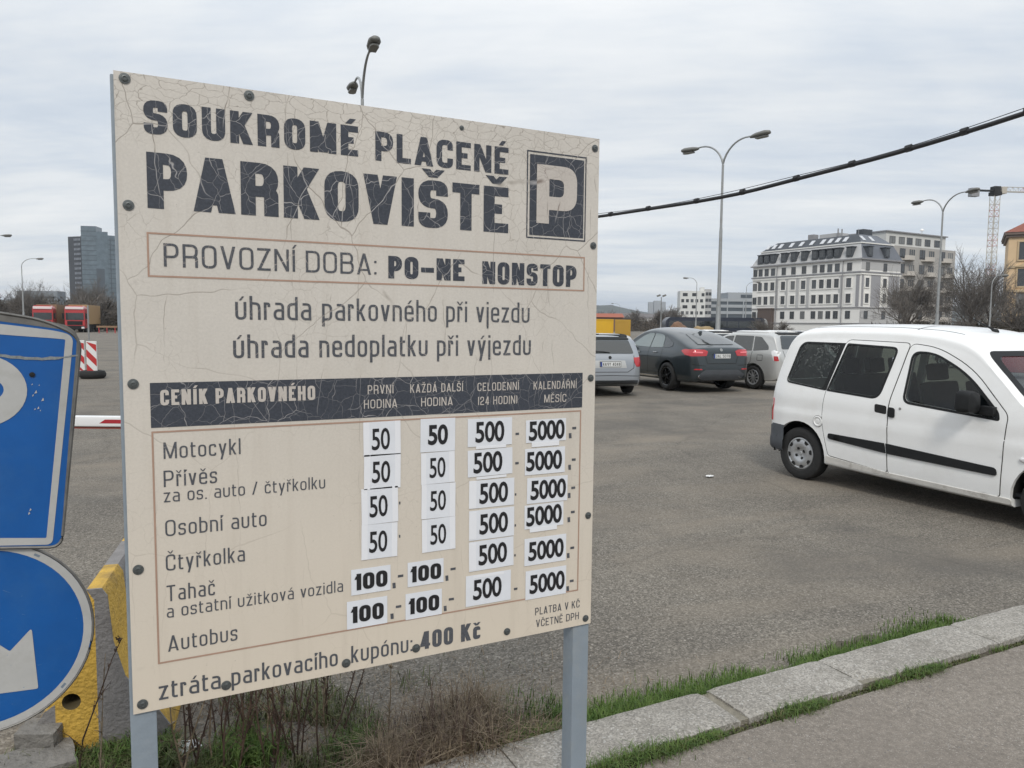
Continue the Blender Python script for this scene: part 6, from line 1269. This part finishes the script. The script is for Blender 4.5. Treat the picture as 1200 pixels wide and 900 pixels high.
house(-120, 165, 60, 6, 1.8, 0, mat('fence_brown', (.12, .085, .05), .9, var=.3, vscale=.5), M_RR, 'long low brown wall under the scrub at far left', wn=3, name='long_wall') if False else None
# flats on the skyline, far left
M_FAR = mat('far_flats', (.20, .22, .24), .8)
for e, n, w, h_, lab in ((-420, 640, 34, 26, 'grey slab of flats on the skyline at the left picture edge'), (-372, 650, 26, 22, 'lower grey slab of flats on the skyline right of the lamp post at far left'), (-338, 660, 34, 24, 'grey slab of flats on the skyline just left of the tower')):
    p = site(e, n); c = thing('distant_flats', lab, 'building', (p.x, p.y, 0), HEAD-math.pi/2); q = MB(); q.b2((0, 0, 0), (w, 12, h_)); q.build('walls', M_FAR, c)
    for k in range(int(h_/3)-1): q = MB(); q.b2((.5, -.1, 2+k*3), (w-.5, -.0, 3.3+k*3)); q.build('window_band', M_OFD, c)
# ------------------------------------------------------------------ tower crane
M_CR = mat('crane_cream', (.46, .42, .36), .6); M_CRR = mat('crane_red', (.42, .12, .08), .6)
p = site(163.8, 260); cr_ = thing('tower_crane', 'pale lattice tower crane rising behind the bare trees on the right', 'crane', (p.x, p.y, 0), HEAD-math.pi/2+R(8)); w = 1.05
q = MB(); q2 = MB(); Hc = 47.0
for sx, sy in ((-1, -1), (1, -1), (1, 1), (-1, 1)): q.tube([(sx*w, sy*w, 0), (sx*w, sy*w, Hc)], .13, 4)
q.build('mast_chords', M_CR, cr_)
for k in range(int(Hc/2)):
    z = k*2.0; m_ = MB(); s_ = 1 if k % 2 else -1
    for a, b_ in (((-1, -1), (1, -1)), ((1, -1), (1, 1)), ((1, 1), (-1, 1)), ((-1, 1), (-1, -1))):
        pa, pb = (a, b_) if s_ > 0 else (b_, a); m_.tube([(pa[0]*w, pa[1]*w, z), (pb[0]*w, pb[1]*w, z+2)], .07, 3); m_.tube([(a[0]*w, a[1]*w, z), (b_[0]*w, b_[1]*w, z)], .07, 3)
    m_.build('mast_bracing', M_CRR if k % 5 < 2 else M_CR, cr_)
q = MB(); q.b2((-1.4, -1.4, Hc), (1.4, 1.4, Hc+1.2)); q.build('slewing_ring', M_SEAM, cr_); q = MB(); q.b2((1.5, -1.2, Hc+.6), (3.4, 1.0, Hc+2.9)); q.build('cab', M_CR, cr_, bevel=.1)
q = MB(); q.b2((-1.1, -1.1, Hc+1.2), (1.1, 1.1, Hc+3.0)); q.build('tower_head', M_SEAM, cr_)
q = MB(); 
for yy, zz in ((-.7, Hc+1.4), (.7, Hc+1.4), (0, Hc+3.0)): q.tube([(1, yy, zz), (46, yy, zz+.4)], .12, 4)
q.build('jib_chords', M_CR, cr_)
for k in range(22): m_ = MB(); x_ = 1.5+2*k; m_.tube([(x_, -.7, Hc+1.42), (x_+1, 0, Hc+3.0), (x_+2, -.7, Hc+1.42)], .06, 3); m_.tube([(x_, .7, Hc+1.42), (x_+1, 0, Hc+3.0), (x_+2, .7, Hc+1.42)], .06, 3); m_.build('jib_bracing', M_CRR if k % 4 == 0 else M_CR, cr_)
q = MB(); q.b2((-9.5, -.7, Hc+1.3), (-1, .7, Hc+1.75)); q.build('counter_jib', M_SEAM, cr_); q = MB(); q.b2((-9.5, -.9, Hc-.6), (-6.6, .9, Hc+2.2)); q.build('counterweight', M_CORN, cr_)

# ------------------------------------------------------------------ trees
M_BARK = mat('bark', (.060, .050, .042), .95, var=.3, vscale=6); M_TWIG = mat('twigs', (.125, .112, .10), .95, var=.3, vscale=2)
def tree_meshes(seed, H, spread, depth=6, first=.22, tw=.02, kids=3, ang=.55):
    rnd = random.Random(seed); tr, cr = MB(), MB()
    def grow(p, d, L, r, k):
        n = 4 if k < 3 else 3; pts = [p]; dd = d.copy(); j_ = .07 if k < 2 else .13
        for i in range(n):
            dd = (dd+Vector((rnd.gauss(0, j_), rnd.gauss(0, j_), rnd.gauss(.05, j_*.6)))).normalized(); pts.append(pts[-1]+dd*L/n)
        r1 = r*.66 if k < depth else r*.5
        (tr if k < 2 else cr).tube(pts, [r+(r1-r)*i/n for i in range(n+1)], 8 if k == 0 else (5 if k < 3 else 3), cap=False)
        if k >= depth: return
        m = kids+(2 if k in (0, 1) else 0)+(1 if rnd.random() < .4 else 0); ph0 = rnd.uniform(0, 6.28)
        for c_ in range(m):
            if c_ == 0: base, sp, f_ = pts[-1], rnd.uniform(.05, .25), rnd.uniform(.80, .95)
            else:
                t = rnd.uniform(.35 if k else .55, 1.0); i = min(n-1, int(t*n)); base = pts[i].lerp(pts[i+1], t*n-i); sp = rnd.uniform(.55, 1.25)*ang*(1.25 if k == 0 else 1); f_ = rnd.uniform(.60, .88)
            a, b_ = frame_of(dd); ph = ph0+c_*2.4+rnd.uniform(-.5, .5)
            nd = (dd*math.cos(sp)+(a*math.cos(ph)+b_*math.sin(ph))*math.sin(sp)+Vector((0, 0, .05))).normalized(); grow(base, nd, L*f_, max(tw*.5, r1*(.9 if c_ == 0 else rnd.uniform(.5, .75))), k+1)
    grow(Vector((0, 0, 0)), Vector((0, 0, 1)), H*first, H*.021, 0)
    zmax = max(v[2] for v in cr.v); s_ = H/zmax; tr.v = [(a*s_*spread, b_*s_*spread, c_*s_) for a, b_, c_ in tr.v]; cr.v = [(a*s_*spread, b_*s_*spread, c_*s_) for a, b_, c_ in cr.v]
    a = tr.build('trunk', M_BARK, None, smooth=60, fix=False); b_ = cr.build('crown', M_TWIG, None, fix=False); m = (a.data, b_.data); bpy.data.objects.remove(a); bpy.data.objects.remove(b_); return m
TV = [tree_meshes(s, 12, 1.12, 6, .19, .022, 3, .62) for s in (3, 11, 26)]; SV = [tree_meshes(s, 7, 1.35, 5, .13, .030, 3, .75) for s in (5, 9)]
def tree(me, e, n, s, rz, label, name='bare_tree', sz=None):
    p = site(e, n); c = thing(name, label, 'tree' if name != 'bare_shrub' else 'shrub', (p.x, p.y, 0), rz, None); c.scale = (s, s, sz or s)
    t = link('trunk', me[0], c); k = link('crown', me[1], c); return c
tree(TV[0], 61.0, 100, 1.12, .3, 'large bare tree with a dense round crown in front of the crane')
TS = tree_meshes(31, 12, 1.1, 5, .19, .03, 3, .62)
tree(TS, 52.5, 100, .86, 1.9, 'bare tree leaning over the lower balconies of the beige building')
tree(TV[2], 67.0, 106, 1.0, 4.0, 'bare tree between the crane mast and the ochre house')
tree(TV[1], 58.5, 112, 1.0, 3.1, 'thin bare tree just left of the large round one')
tree(TV[0], 73.0, 118, .92, 2.2, 'small bare tree touching the left corner of the ochre house')
tree(SV[0], 64.5, 96, 1.0, .7, 'low bare bushy tree under the large round one'); tree(SV[1], 70.0, 99, .95, 1.4, 'low bare bushy tree beside the pale lamp post'); tree(SV[1], 57.0, 96, .5, 5.0, 'low bare bush beneath the leaning bare tree')
tree(SV[0], 36.6, 112, .50, 2.0, 'small blossoming shrub left of the white van roof', 'bare_shrub')
tree(SV[1], 39.4, 110, .42, 4.0, 'small round shrub nearest the white van roof before the white building', 'bare_shrub')
random.seed(21); kk = 0
words = ['at the left picture edge', 'behind the left lamp post', 'right of the left lamp post', 'above the left red lorry', 'between the two lorries', 'above the right red lorry', 'below the dark wing of the tower', 'below the glass wing of the tower', 'right of the tower foot', 'just left of the price board edge', 'low behind the left lorry', 'low behind the right lorry', 'low by the orange bollard', 'low at the far left', 'low left of the lamp post', 'low beside the board edge']
for i, (e, n, s) in enumerate([(-108, 150, .98), (-101, 156, .92), (-94, 148, 1.0), (-88, 158, 1.15), (-84, 150, 1.05), (-79, 160, 1.0), (-76, 146, .80), (-70.5, 158, .85), (-66, 148, .9), (-82, 170, 1.0)]):
    tree(TV[i % 3], e, n, s*.85, i*1.3, 'grey-brown bare tree '+words[i])
for i, (e, n, s) in enumerate([(-66, 118, .9), (-60, 119, .85), (-62.5, 126, 1.0), (-76, 118, .85), (-70.5, 117, .8), (-67, 124, .95), (-80, 118, .9), (-58, 124, .9), (-85, 120, 1.0), (-73, 128, 1.0)]):
    lab = (['low bare bush '+w for w in ('right behind the left lorry', 'right behind the right lorry', 'by the orange bollard', 'at the foot of the left lamp post', 'left of the red lorries', 'between the lorries', 'left of the left lamp post', 'right of the tan tarpaulin', 'at the extreme left edge', 'behind the gap left of the lorries')])[i]
    tree(SV[i % 2], e, n, s*1.0, i*.9, lab, 'bare_shrub')
for i, (e, n, s, w_) in enumerate([(30, 235, 1.0, 'behind the floodlight mast'), (40, 245, 1.1, 'right of the floodlight mast'), (24.5, 215, .9, 'over the right end of the red-roofed building'), (47, 240, 1.1, 'left of the brown earth heap'), (54, 250, 1.2, 'at the foot of the white flats'), (34.5, 228, .8, 'left of the gabled house'), (60.5, 290, 1.5, 'dark against the left side of the white flats')]):
    tree(SV[i % 2], e, n, s, i*1.1, 'distant bare shrub '+w_, 'bare_shrub')
# scrub mass behind the left trees and the hollow: dense twig thicket
M_THK = mat('thicket', (.062, .052, .036), .95, var=.5, vscale=.5)
def thicket(name, e0, e1, n0, n1, h, cnt, seed, m):
    rnd = random.Random(seed); q = MB()
    for k in range(cnt):
        e, n = rnd.uniform(e0, e1), rnd.uniform(n0, n1); hh = h*(.55+.45*noise.noise(Vector((e*.13, n*.1, seed)))+.25*rnd.random()); p = site(e, n)
        for j in range(3):
            z = rnd.uniform(0, hh); s_ = rnd.uniform(.25, .7); d = Vector((rnd.gauss(0, 1), rnd.gauss(0, 1), rnd.gauss(.6, .7))).normalized()*s_*2; a, b_ = frame_of(d); c0 = Vector((p.x+rnd.gauss(0, .4), p.y+rnd.gauss(0, .4), z)); q.add([c0-a*.06, c0+a*.06, c0+d], [(0, 1, 2)]); q.add([c0-b_*.3, c0+a*.25, c0+d*.4], [(0, 1, 2)])
    o = q.build(name, m, fix=False); tag(o, kind='stuff'); return o
thicket('scrub', -150, -52, 128, 176, 5.8, 14000, 4, M_THK); thicket('distant_scrub', 18, 75, 215, 330, 4.6, 6000, 6, mat('thicket_far', (.085, .07, .055), .95, var=.5, vscale=.3))
thicket('tree_undergrowth', 58.5, 80, 104, 124, 3.0, 3500, 9, M_THK)
# ------------------------------------------------------------------ hills
q = MB(); NA, NR = 160, 26; vs = []
for i in range(NA+1):
    a = R(-75+150*i/NA)
    for j in range(NR+1):
        r = 1500+2300*j/NR; t = min(1, j/10); e, n = r*math.sin(a), r*math.cos(a); x = math.degrees(a)
        hh = (60+30*noise.noise(Vector((x*.13, 1, 0)))+10*noise.noise(Vector((x*.6, 5, 0)))+8*noise.noise(Vector((x*1.7, j*.5, 0))))
        p = site(e, n); vs.append((p.x, p.y, hh*math.sin(t*math.pi/2)*(1 if j < 20 else 1-(j-20)/12)-4+(2.0*noise.noise(Vector((x*6, j*1.1, 2))))))
q.add(vs, [(i*(NR+1)+j, (i+1)*(NR+1)+j, (i+1)*(NR+1)+j+1, i*(NR+1)+j+1) for i in range(NA) for j in range(NR)]); st(q.build('hills', mat('wooded_hill', (.045, .052, .042), .95, var=.45, vscale=.02, coords='Object'), smooth=60))
for k, (e, w, h_) in enumerate(((405, 14, 72), (421, 20, 76), (444, 12, 73))):
    p = site(e, 2250); c = thing('hilltop_block', ['left', 'middle and tallest', 'right'][k]+' one of three pale blocks of flats on the wooded hill', 'building', (p.x, p.y, 0), HEAD-math.pi/2); q = MB(); q.b2((0, 0, 30), (w, 14, h_)); q.build('walls', mat('hilltop_flats', (.30, .31, .32), .8), c)

# ------------------------------------------------------------------ grass, weeds
def leafm(name, c1, c2, sc=14):
    m = bpy.data.materials.new(name); m.use_nodes = True; t = m.node_tree; p = t.nodes['Principled BSDF']; p.inputs['Roughness'].default_value = .65; p.inputs['Specular IOR Level'].default_value = .3
    tc = t.nodes.new('ShaderNodeTexCoord').outputs['Object']; n = t.nodes.new('ShaderNodeTexNoise'); n.inputs['Scale'].default_value = sc; n.inputs['Detail'].default_value = 4; t.links.new(tc, n.inputs[0])
    t.links.new(mixc(t, ramp(t, n.outputs[0], [(.35, 0), (.65, 1)]), c1, c2), p.inputs['Base Color']); return m
M_GR = leafm('grass_green', (.042, .088, .014), (.105, .16, .035), 25); M_GRD = leafm('grass_dull', (.05, .075, .02), (.13, .13, .055), 20); M_STRAW = leafm('dry_straw', (.13, .095, .058), (.29, .225, .15), 30); M_STEM = leafm('dead_stem', (.045, .028, .022), (.11, .07, .05), 20); M_MOSS = leafm('moss', (.055, .075, .02), (.10, .10, .04), 40)
def blade(q, p, d, L, w, bend):
    a = Vector((-d.y, d.x, 0)); 
    if a.length < .01: a = Vector((1, 0, 0))
    a.normalize(); up = Vector((0, 0, 1)); p1 = p+(up*.6+d*.25*bend)*L; p2 = p+(up*(1-.35*bend)+d*.8*bend)*L
    q.add([p-a*w, p+a*w, p1+a*w*.7, p1-a*w*.7, p2], [(0, 1, 2, 3), (3, 2, 4)])
def patch(name, gen, cnt, m, seed, h, w, bend=.6):
    rnd = random.Random(seed); q = MB(); k = 0
    while k < cnt:
        s_ = gen(rnd)
        if s_ is None: continue
        x, y, z, sc_ = s_; k += 1; an = rnd.uniform(0, 2*math.pi); blade(q, Vector((x, y, z)), Vector((math.cos(an), math.sin(an), 0)), h*sc_*rnd.uniform(.5, 1.25), w*rnd.uniform(.6, 1.3), bend*rnd.uniform(.3, 1.6))
    return tag(q.build(name, m, fix=False, smooth=180), kind='stuff')
q = MB(); n_ = 160; E0 = []; E1 = []; E2 = []
for i in range(n_+1):
    x = -1.4+9.4*i/n_; w = .16+.16*noise.noise(Vector((x*1.3, 0, 5)))+.10*noise.noise(Vector((x*5, 0, 5)))+.05*noise.noise(Vector((x*16, 0, 5))); w = max(.03, w*(1.9 if x < 1.4 else (1.3 if x < 4.5 else .8)))
    E0.append((x, 2.504, .024)); E1.append((x, 2.504+w*.5, .022)); E2.append((x, 2.504+w, gh(x, 2.504+w)+.0035))
q.add(E0+E1+E2, [(r*(n_+1)+i, r*(n_+1)+i+1, (r+1)*(n_+1)+i+1, (r+1)*(n_+1)+i) for r in (0, 1) for i in range(n_)]); st(q.build('verge_soil', M_SOIL, fix=False, smooth=180))
def g_verge(r):
    x = r.uniform(1.15, 5.6); w = .34*(1.1-.15*(x-1.15))*max(.62, min(1, .62+1.1*noise.noise(Vector((x*1.1, 0, 4)))))*(1 if x < 4.3 else .35+.2*noise.noise(Vector((x*3, 1, 1)))); y = 2.50+abs(r.gauss(0, .55))*w
    if noise.noise(Vector((x*2.3, y*3, 2))) < -.28: return None
    return x, y, .015, (1.05-.16*(x-1.5) if x < 4.4 else .5)*(1-.5*min(1, (y-2.5)/.3))
patch('verge_grass', g_verge, 20000, M_GR, 1, .125, .0024)
def g_verge2(r): x = r.uniform(3.6, 9.5); y = 2.51+abs(r.gauss(0, .05)); return (x, y, .01, .5) if noise.noise(Vector((x*2.5, 0, 8))) > -.1 else None
patch('verge_dry_grass', g_verge2, 2500, M_GRD, 2, .07, .0022)
clumps = [(1.52, .10), (1.68, .12), (1.85, .07), (2.02, .05), (2.52, .085), (2.62, .04), (3.06, .04), (3.30, .085), (3.42, .05), (3.75, .03), (3.95, .04), (4.4, .03), (4.9, .03), (5.3, .04), (6, .03)]
def g_front(r):
    c_, s_ = r.choice(clumps[:9]) if r.random() < .8 else r.choice(clumps); return c_+r.gauss(0, s_*.9), 2.222+r.gauss(0, s_*.22), .09, .35+s_*7
patch('joint_grass', g_front, 3600, M_GR, 3, .055, .0018, 1.0)
patch('joint_dull_grass', g_front, 2600, M_GRD, 33, .045, .0018, 1.2)
def g_moss(r): x = r.uniform(1.2, 9); return (x, 2.232+r.gauss(0, .016)*(1.2 if x < 4 else .7), .085, .8) if noise.noise(Vector((x*3, 0, 3))) > -.25 else None
patch('joint_moss', g_moss, 6000, M_MOSS, 4, .016, .003, 1.2)
def g_left(r): x, y = r.gauss(.25, .42), r.gauss(3.12, .22); return (x, y, .0, 1) if noise.noise(Vector((x*3.4, y*3.4, 1))) > .02 and y > 2.6 and not (y > 3.36 and abs(x+.17-(y-3.37)*.17) < .27) else None
patch('rough_grass', g_left, 4200, M_GRD, 5, .085, .0022, .9)
def g_left2(r): c_ = r.choice([(.32, 3.05), (.36, 3.10), (.42, 3.02), (.75, 2.88), (.80, 2.86), (.02, 3.2), (-.12, 3.22), (1.32, 2.62)]); return c_[0]+r.gauss(0, .05), c_[1]+r.gauss(0, .06), .0, 1
patch('green_tufts', g_left2, 2300, M_GR, 6, .10, .0028, .8)
def g_straw(r): x = r.gauss(1.08, .20); y = 2.50+abs(r.gauss(0.12, .16)); return (x, y, .0, 1.25-abs(x-1.08)*1.4) if .6 < x < 1.75 else None
SC_ = [(random.gauss(1.06, .2), 2.52+abs(random.gauss(.1, .15)), random.uniform(.03, .08), random.uniform(.55, 1.3)) for _ in range(17)]
def g_straw2(r): c_ = r.choice(SC_); return c_[0]+r.gauss(0, c_[2]), max(2.5, c_[1]+r.gauss(0, c_[2])), .0, c_[3]
patch('dry_weed_clump', g_straw2, 5200, M_STRAW, 7, .20, .0016, 1.0); patch('dry_weed_heads', g_straw, 900, M_STEM, 17, .24, .0016, .9); patch('clump_green', g_straw2, 700, M_GRD, 19, .12, .0024, .9); patch('dry_weed_litter', lambda r: (r.gauss(.7, .6), 2.5+abs(r.gauss(.1, .5)), .0, 1), 3500, M_STRAW, 8, .06, .0013, 1.9)
def g_bar(r): x, y = r.uniform(-.50, .12), r.uniform(3.05, 3.37); return x, y, 0.0, .7+.6*noise.noise(Vector((x*5, y*5, 0)))
patch('barrier_grass', g_bar, 2600, M_GRD, 9, .12, .0022, 1.2)
# fine fallen litter and grit on the ground by the board
rnd = random.Random(4); q = MB()
for k in range(2600):
    x, y = rnd.gauss(.8, .7), 2.5+abs(rnd.gauss(0, .45)); s_ = rnd.uniform(.002, .007); a = rnd.uniform(0, 6.3); z = gh(x, y)+.003; q.add([(x+s_*math.cos(a), y+s_*math.sin(a), z), (x-s_*.5*math.sin(a), y+s_*.5*math.cos(a), z+s_*.6), (x-s_*math.cos(a), y-s_*math.sin(a), z), (x+s_*.5*math.sin(a), y-s_*.5*math.cos(a), z+s_*.3)], [(0, 1, 2, 3)])
tag(q.build('ground_litter', mat('leaf_litter', (.14, .10, .065), .95, var=.5, vscale=40), fix=False), kind='stuff')
rnd = random.Random(6); q = MB()
for k in range(420):
    x, y = rnd.uniform(1.4, 7), 2.2-abs(rnd.gauss(0, .55)); s_ = rnd.uniform(.002, .006)*(1 if rnd.random() < .95 else 1.7); z = .098; pts = [Vector((x+s_*math.cos(a)*rnd.uniform(.6, 1.1), y+s_*math.sin(a)*rnd.uniform(.6, 1.1), z)) for a in (0, 1.3, 2.5, 3.8, 5)]; q.add(pts+[Vector((x, y, z+s_*.8))], [(0, 1, 5), (1, 2, 5), (2, 3, 5), (3, 4, 5), (4, 0, 5)])
tag(q.build('pavement_grit', mat('grit', (.16, .15, .14), .9, var=.6, vscale=60), fix=False), kind='stuff')
# tall dead stalks behind the board, each a plant
def stalk(x, y, h, lean, seed, label, dense=1.0, m=None):
    rnd = random.Random(seed); c = thing('dead_weed', label, 'plant', (x, y, 0), 0, 'dead weeds behind the price board'); q = MB(); t = MB(); pts = [Vector((0, 0, 0))]; d = Vector((lean[0], lean[1], 1)).normalized(); n = 9
    for i in range(n): d = (d+Vector((rnd.gauss(0, .07), rnd.gauss(0, .07), .0))).normalized(); pts.append(pts[-1]+d*h/n)
    q.tube(pts, [.0042*(1-.7*i/n) for i in range(n+1)], 5); q.build('stem', m or M_STEM, c, fix=False)
    for k in range(int(16*dense)):
        i = rnd.randint(1, n-1); b_ = pts[i].lerp(pts[i+1], rnd.random()); ph = rnd.uniform(0, 6.28); L = h*rnd.uniform(.05, .22)*(1.1-i/n); sd_ = Vector((math.cos(ph), math.sin(ph), rnd.uniform(.5, 1.6))).normalized(); e_ = b_+sd_*L; t.tube([b_, b_+sd_*L*.5+Vector((0, 0, L*.06)), e_], [.0018, .0013, .0007], 3)
        for j in range(5): o_ = b_.lerp(e_, rnd.random()); s_ = rnd.uniform(.002, .005); t.add([o_+Vector((rnd.gauss(0, s_), rnd.gauss(0, s_), rnd.gauss(0, s_))) for _ in range(3)], [(0, 1, 2)])
    tag(t.build('seed_branches', m or M_STEM, c, fix=False), kind='stuff')
for i_ in range(26):
    x_ = rnd.choice([rnd.uniform(.08, .75), rnd.gauss(.5, .12)]); stalk(x_, rnd.uniform(2.85, 3.3), rnd.uniform(.35, .62), (rnd.gauss(0, .14), rnd.gauss(0, .06)), 40+i_, 'thin dead weed stalk among the others in the strip under the price board', 1.0, M_STRAW if i_ % 6 == 0 else None)
W_ = ['nearest the left post of the board', 'second from the left post, reddish', 'leaning left above the pale scrap', 'with a thick drooping seed head', 'beside the drooping seed head', 'straight, above the torn paper scrap', 'tall and dark, left of the middle pair', 'left one of the middle pair', 'right one of the middle pair', 'tallest, right of the middle pair', 'leaning far right under the board', 'bent low to the right of the leaning one', 'thin and pale near the grey stone lump', 'short beside the green tuft', 'behind the left post at the barrier', 'pale arched one between barrier and left post']
SP = [(.12, 3.0, .62, (0, 0)), (.155, 3.0, .60, (.03, 0)), (.10, 2.95, .60, (.35, 0)), (.26, 2.95, .66, (.05, 0)), (.28, 3.02, .60, (-.05, 0)), (.34, 3.0, .62, (-.03, 0)), (.47, 2.95, .62, (-.04, 0)), (.53, 2.9, .60, (.0, 0)), (.55, 2.92, .66, (.1, 0)), (.60, 2.85, .72, (.05, 0)), (.66, 2.95, .62, (.5, .1)), (.72, 3.0, .5, (.55, .15)), (.88, 2.85, .40, (.1, 0)), (.42, 2.85, .35, (.2, 0)), (-.22, 2.85, .75, (.05, 0)), (-.16, 2.75, .62, (.22, 0))]
for i, (x, y, h, ln) in enumerate(SP): stalk(x, y, h, ln, i+1, 'dead brown weed stalk '+W_[i], 1.6 if i == 3 else 1.0, M_STRAW if i in (2, 12, 15) else None)
# ------------------------------------------------------------------ haze
HZ = True
if HZ:
    q = MB(); q.b2((-5200, -5200, -1.2), (5200, 5200, 140)); hz = q.build('haze', MB and None or bpy.data.materials.new('haze')); m = hz.data.materials[0]; m.use_nodes = True; t = m.node_tree; t.nodes.remove(t.nodes['Principled BSDF'])
    v = t.nodes.new('ShaderNodeVolumePrincipled'); v.inputs['Density'].default_value = .00016; v.inputs['Color'].default_value = (.80, .86, .95, 1); v.inputs['Anisotropy'].default_value = .2; t.links.new(v.outputs[0], t.nodes['Material Output'].inputs['Volume']); tag(hz, kind='stuff')
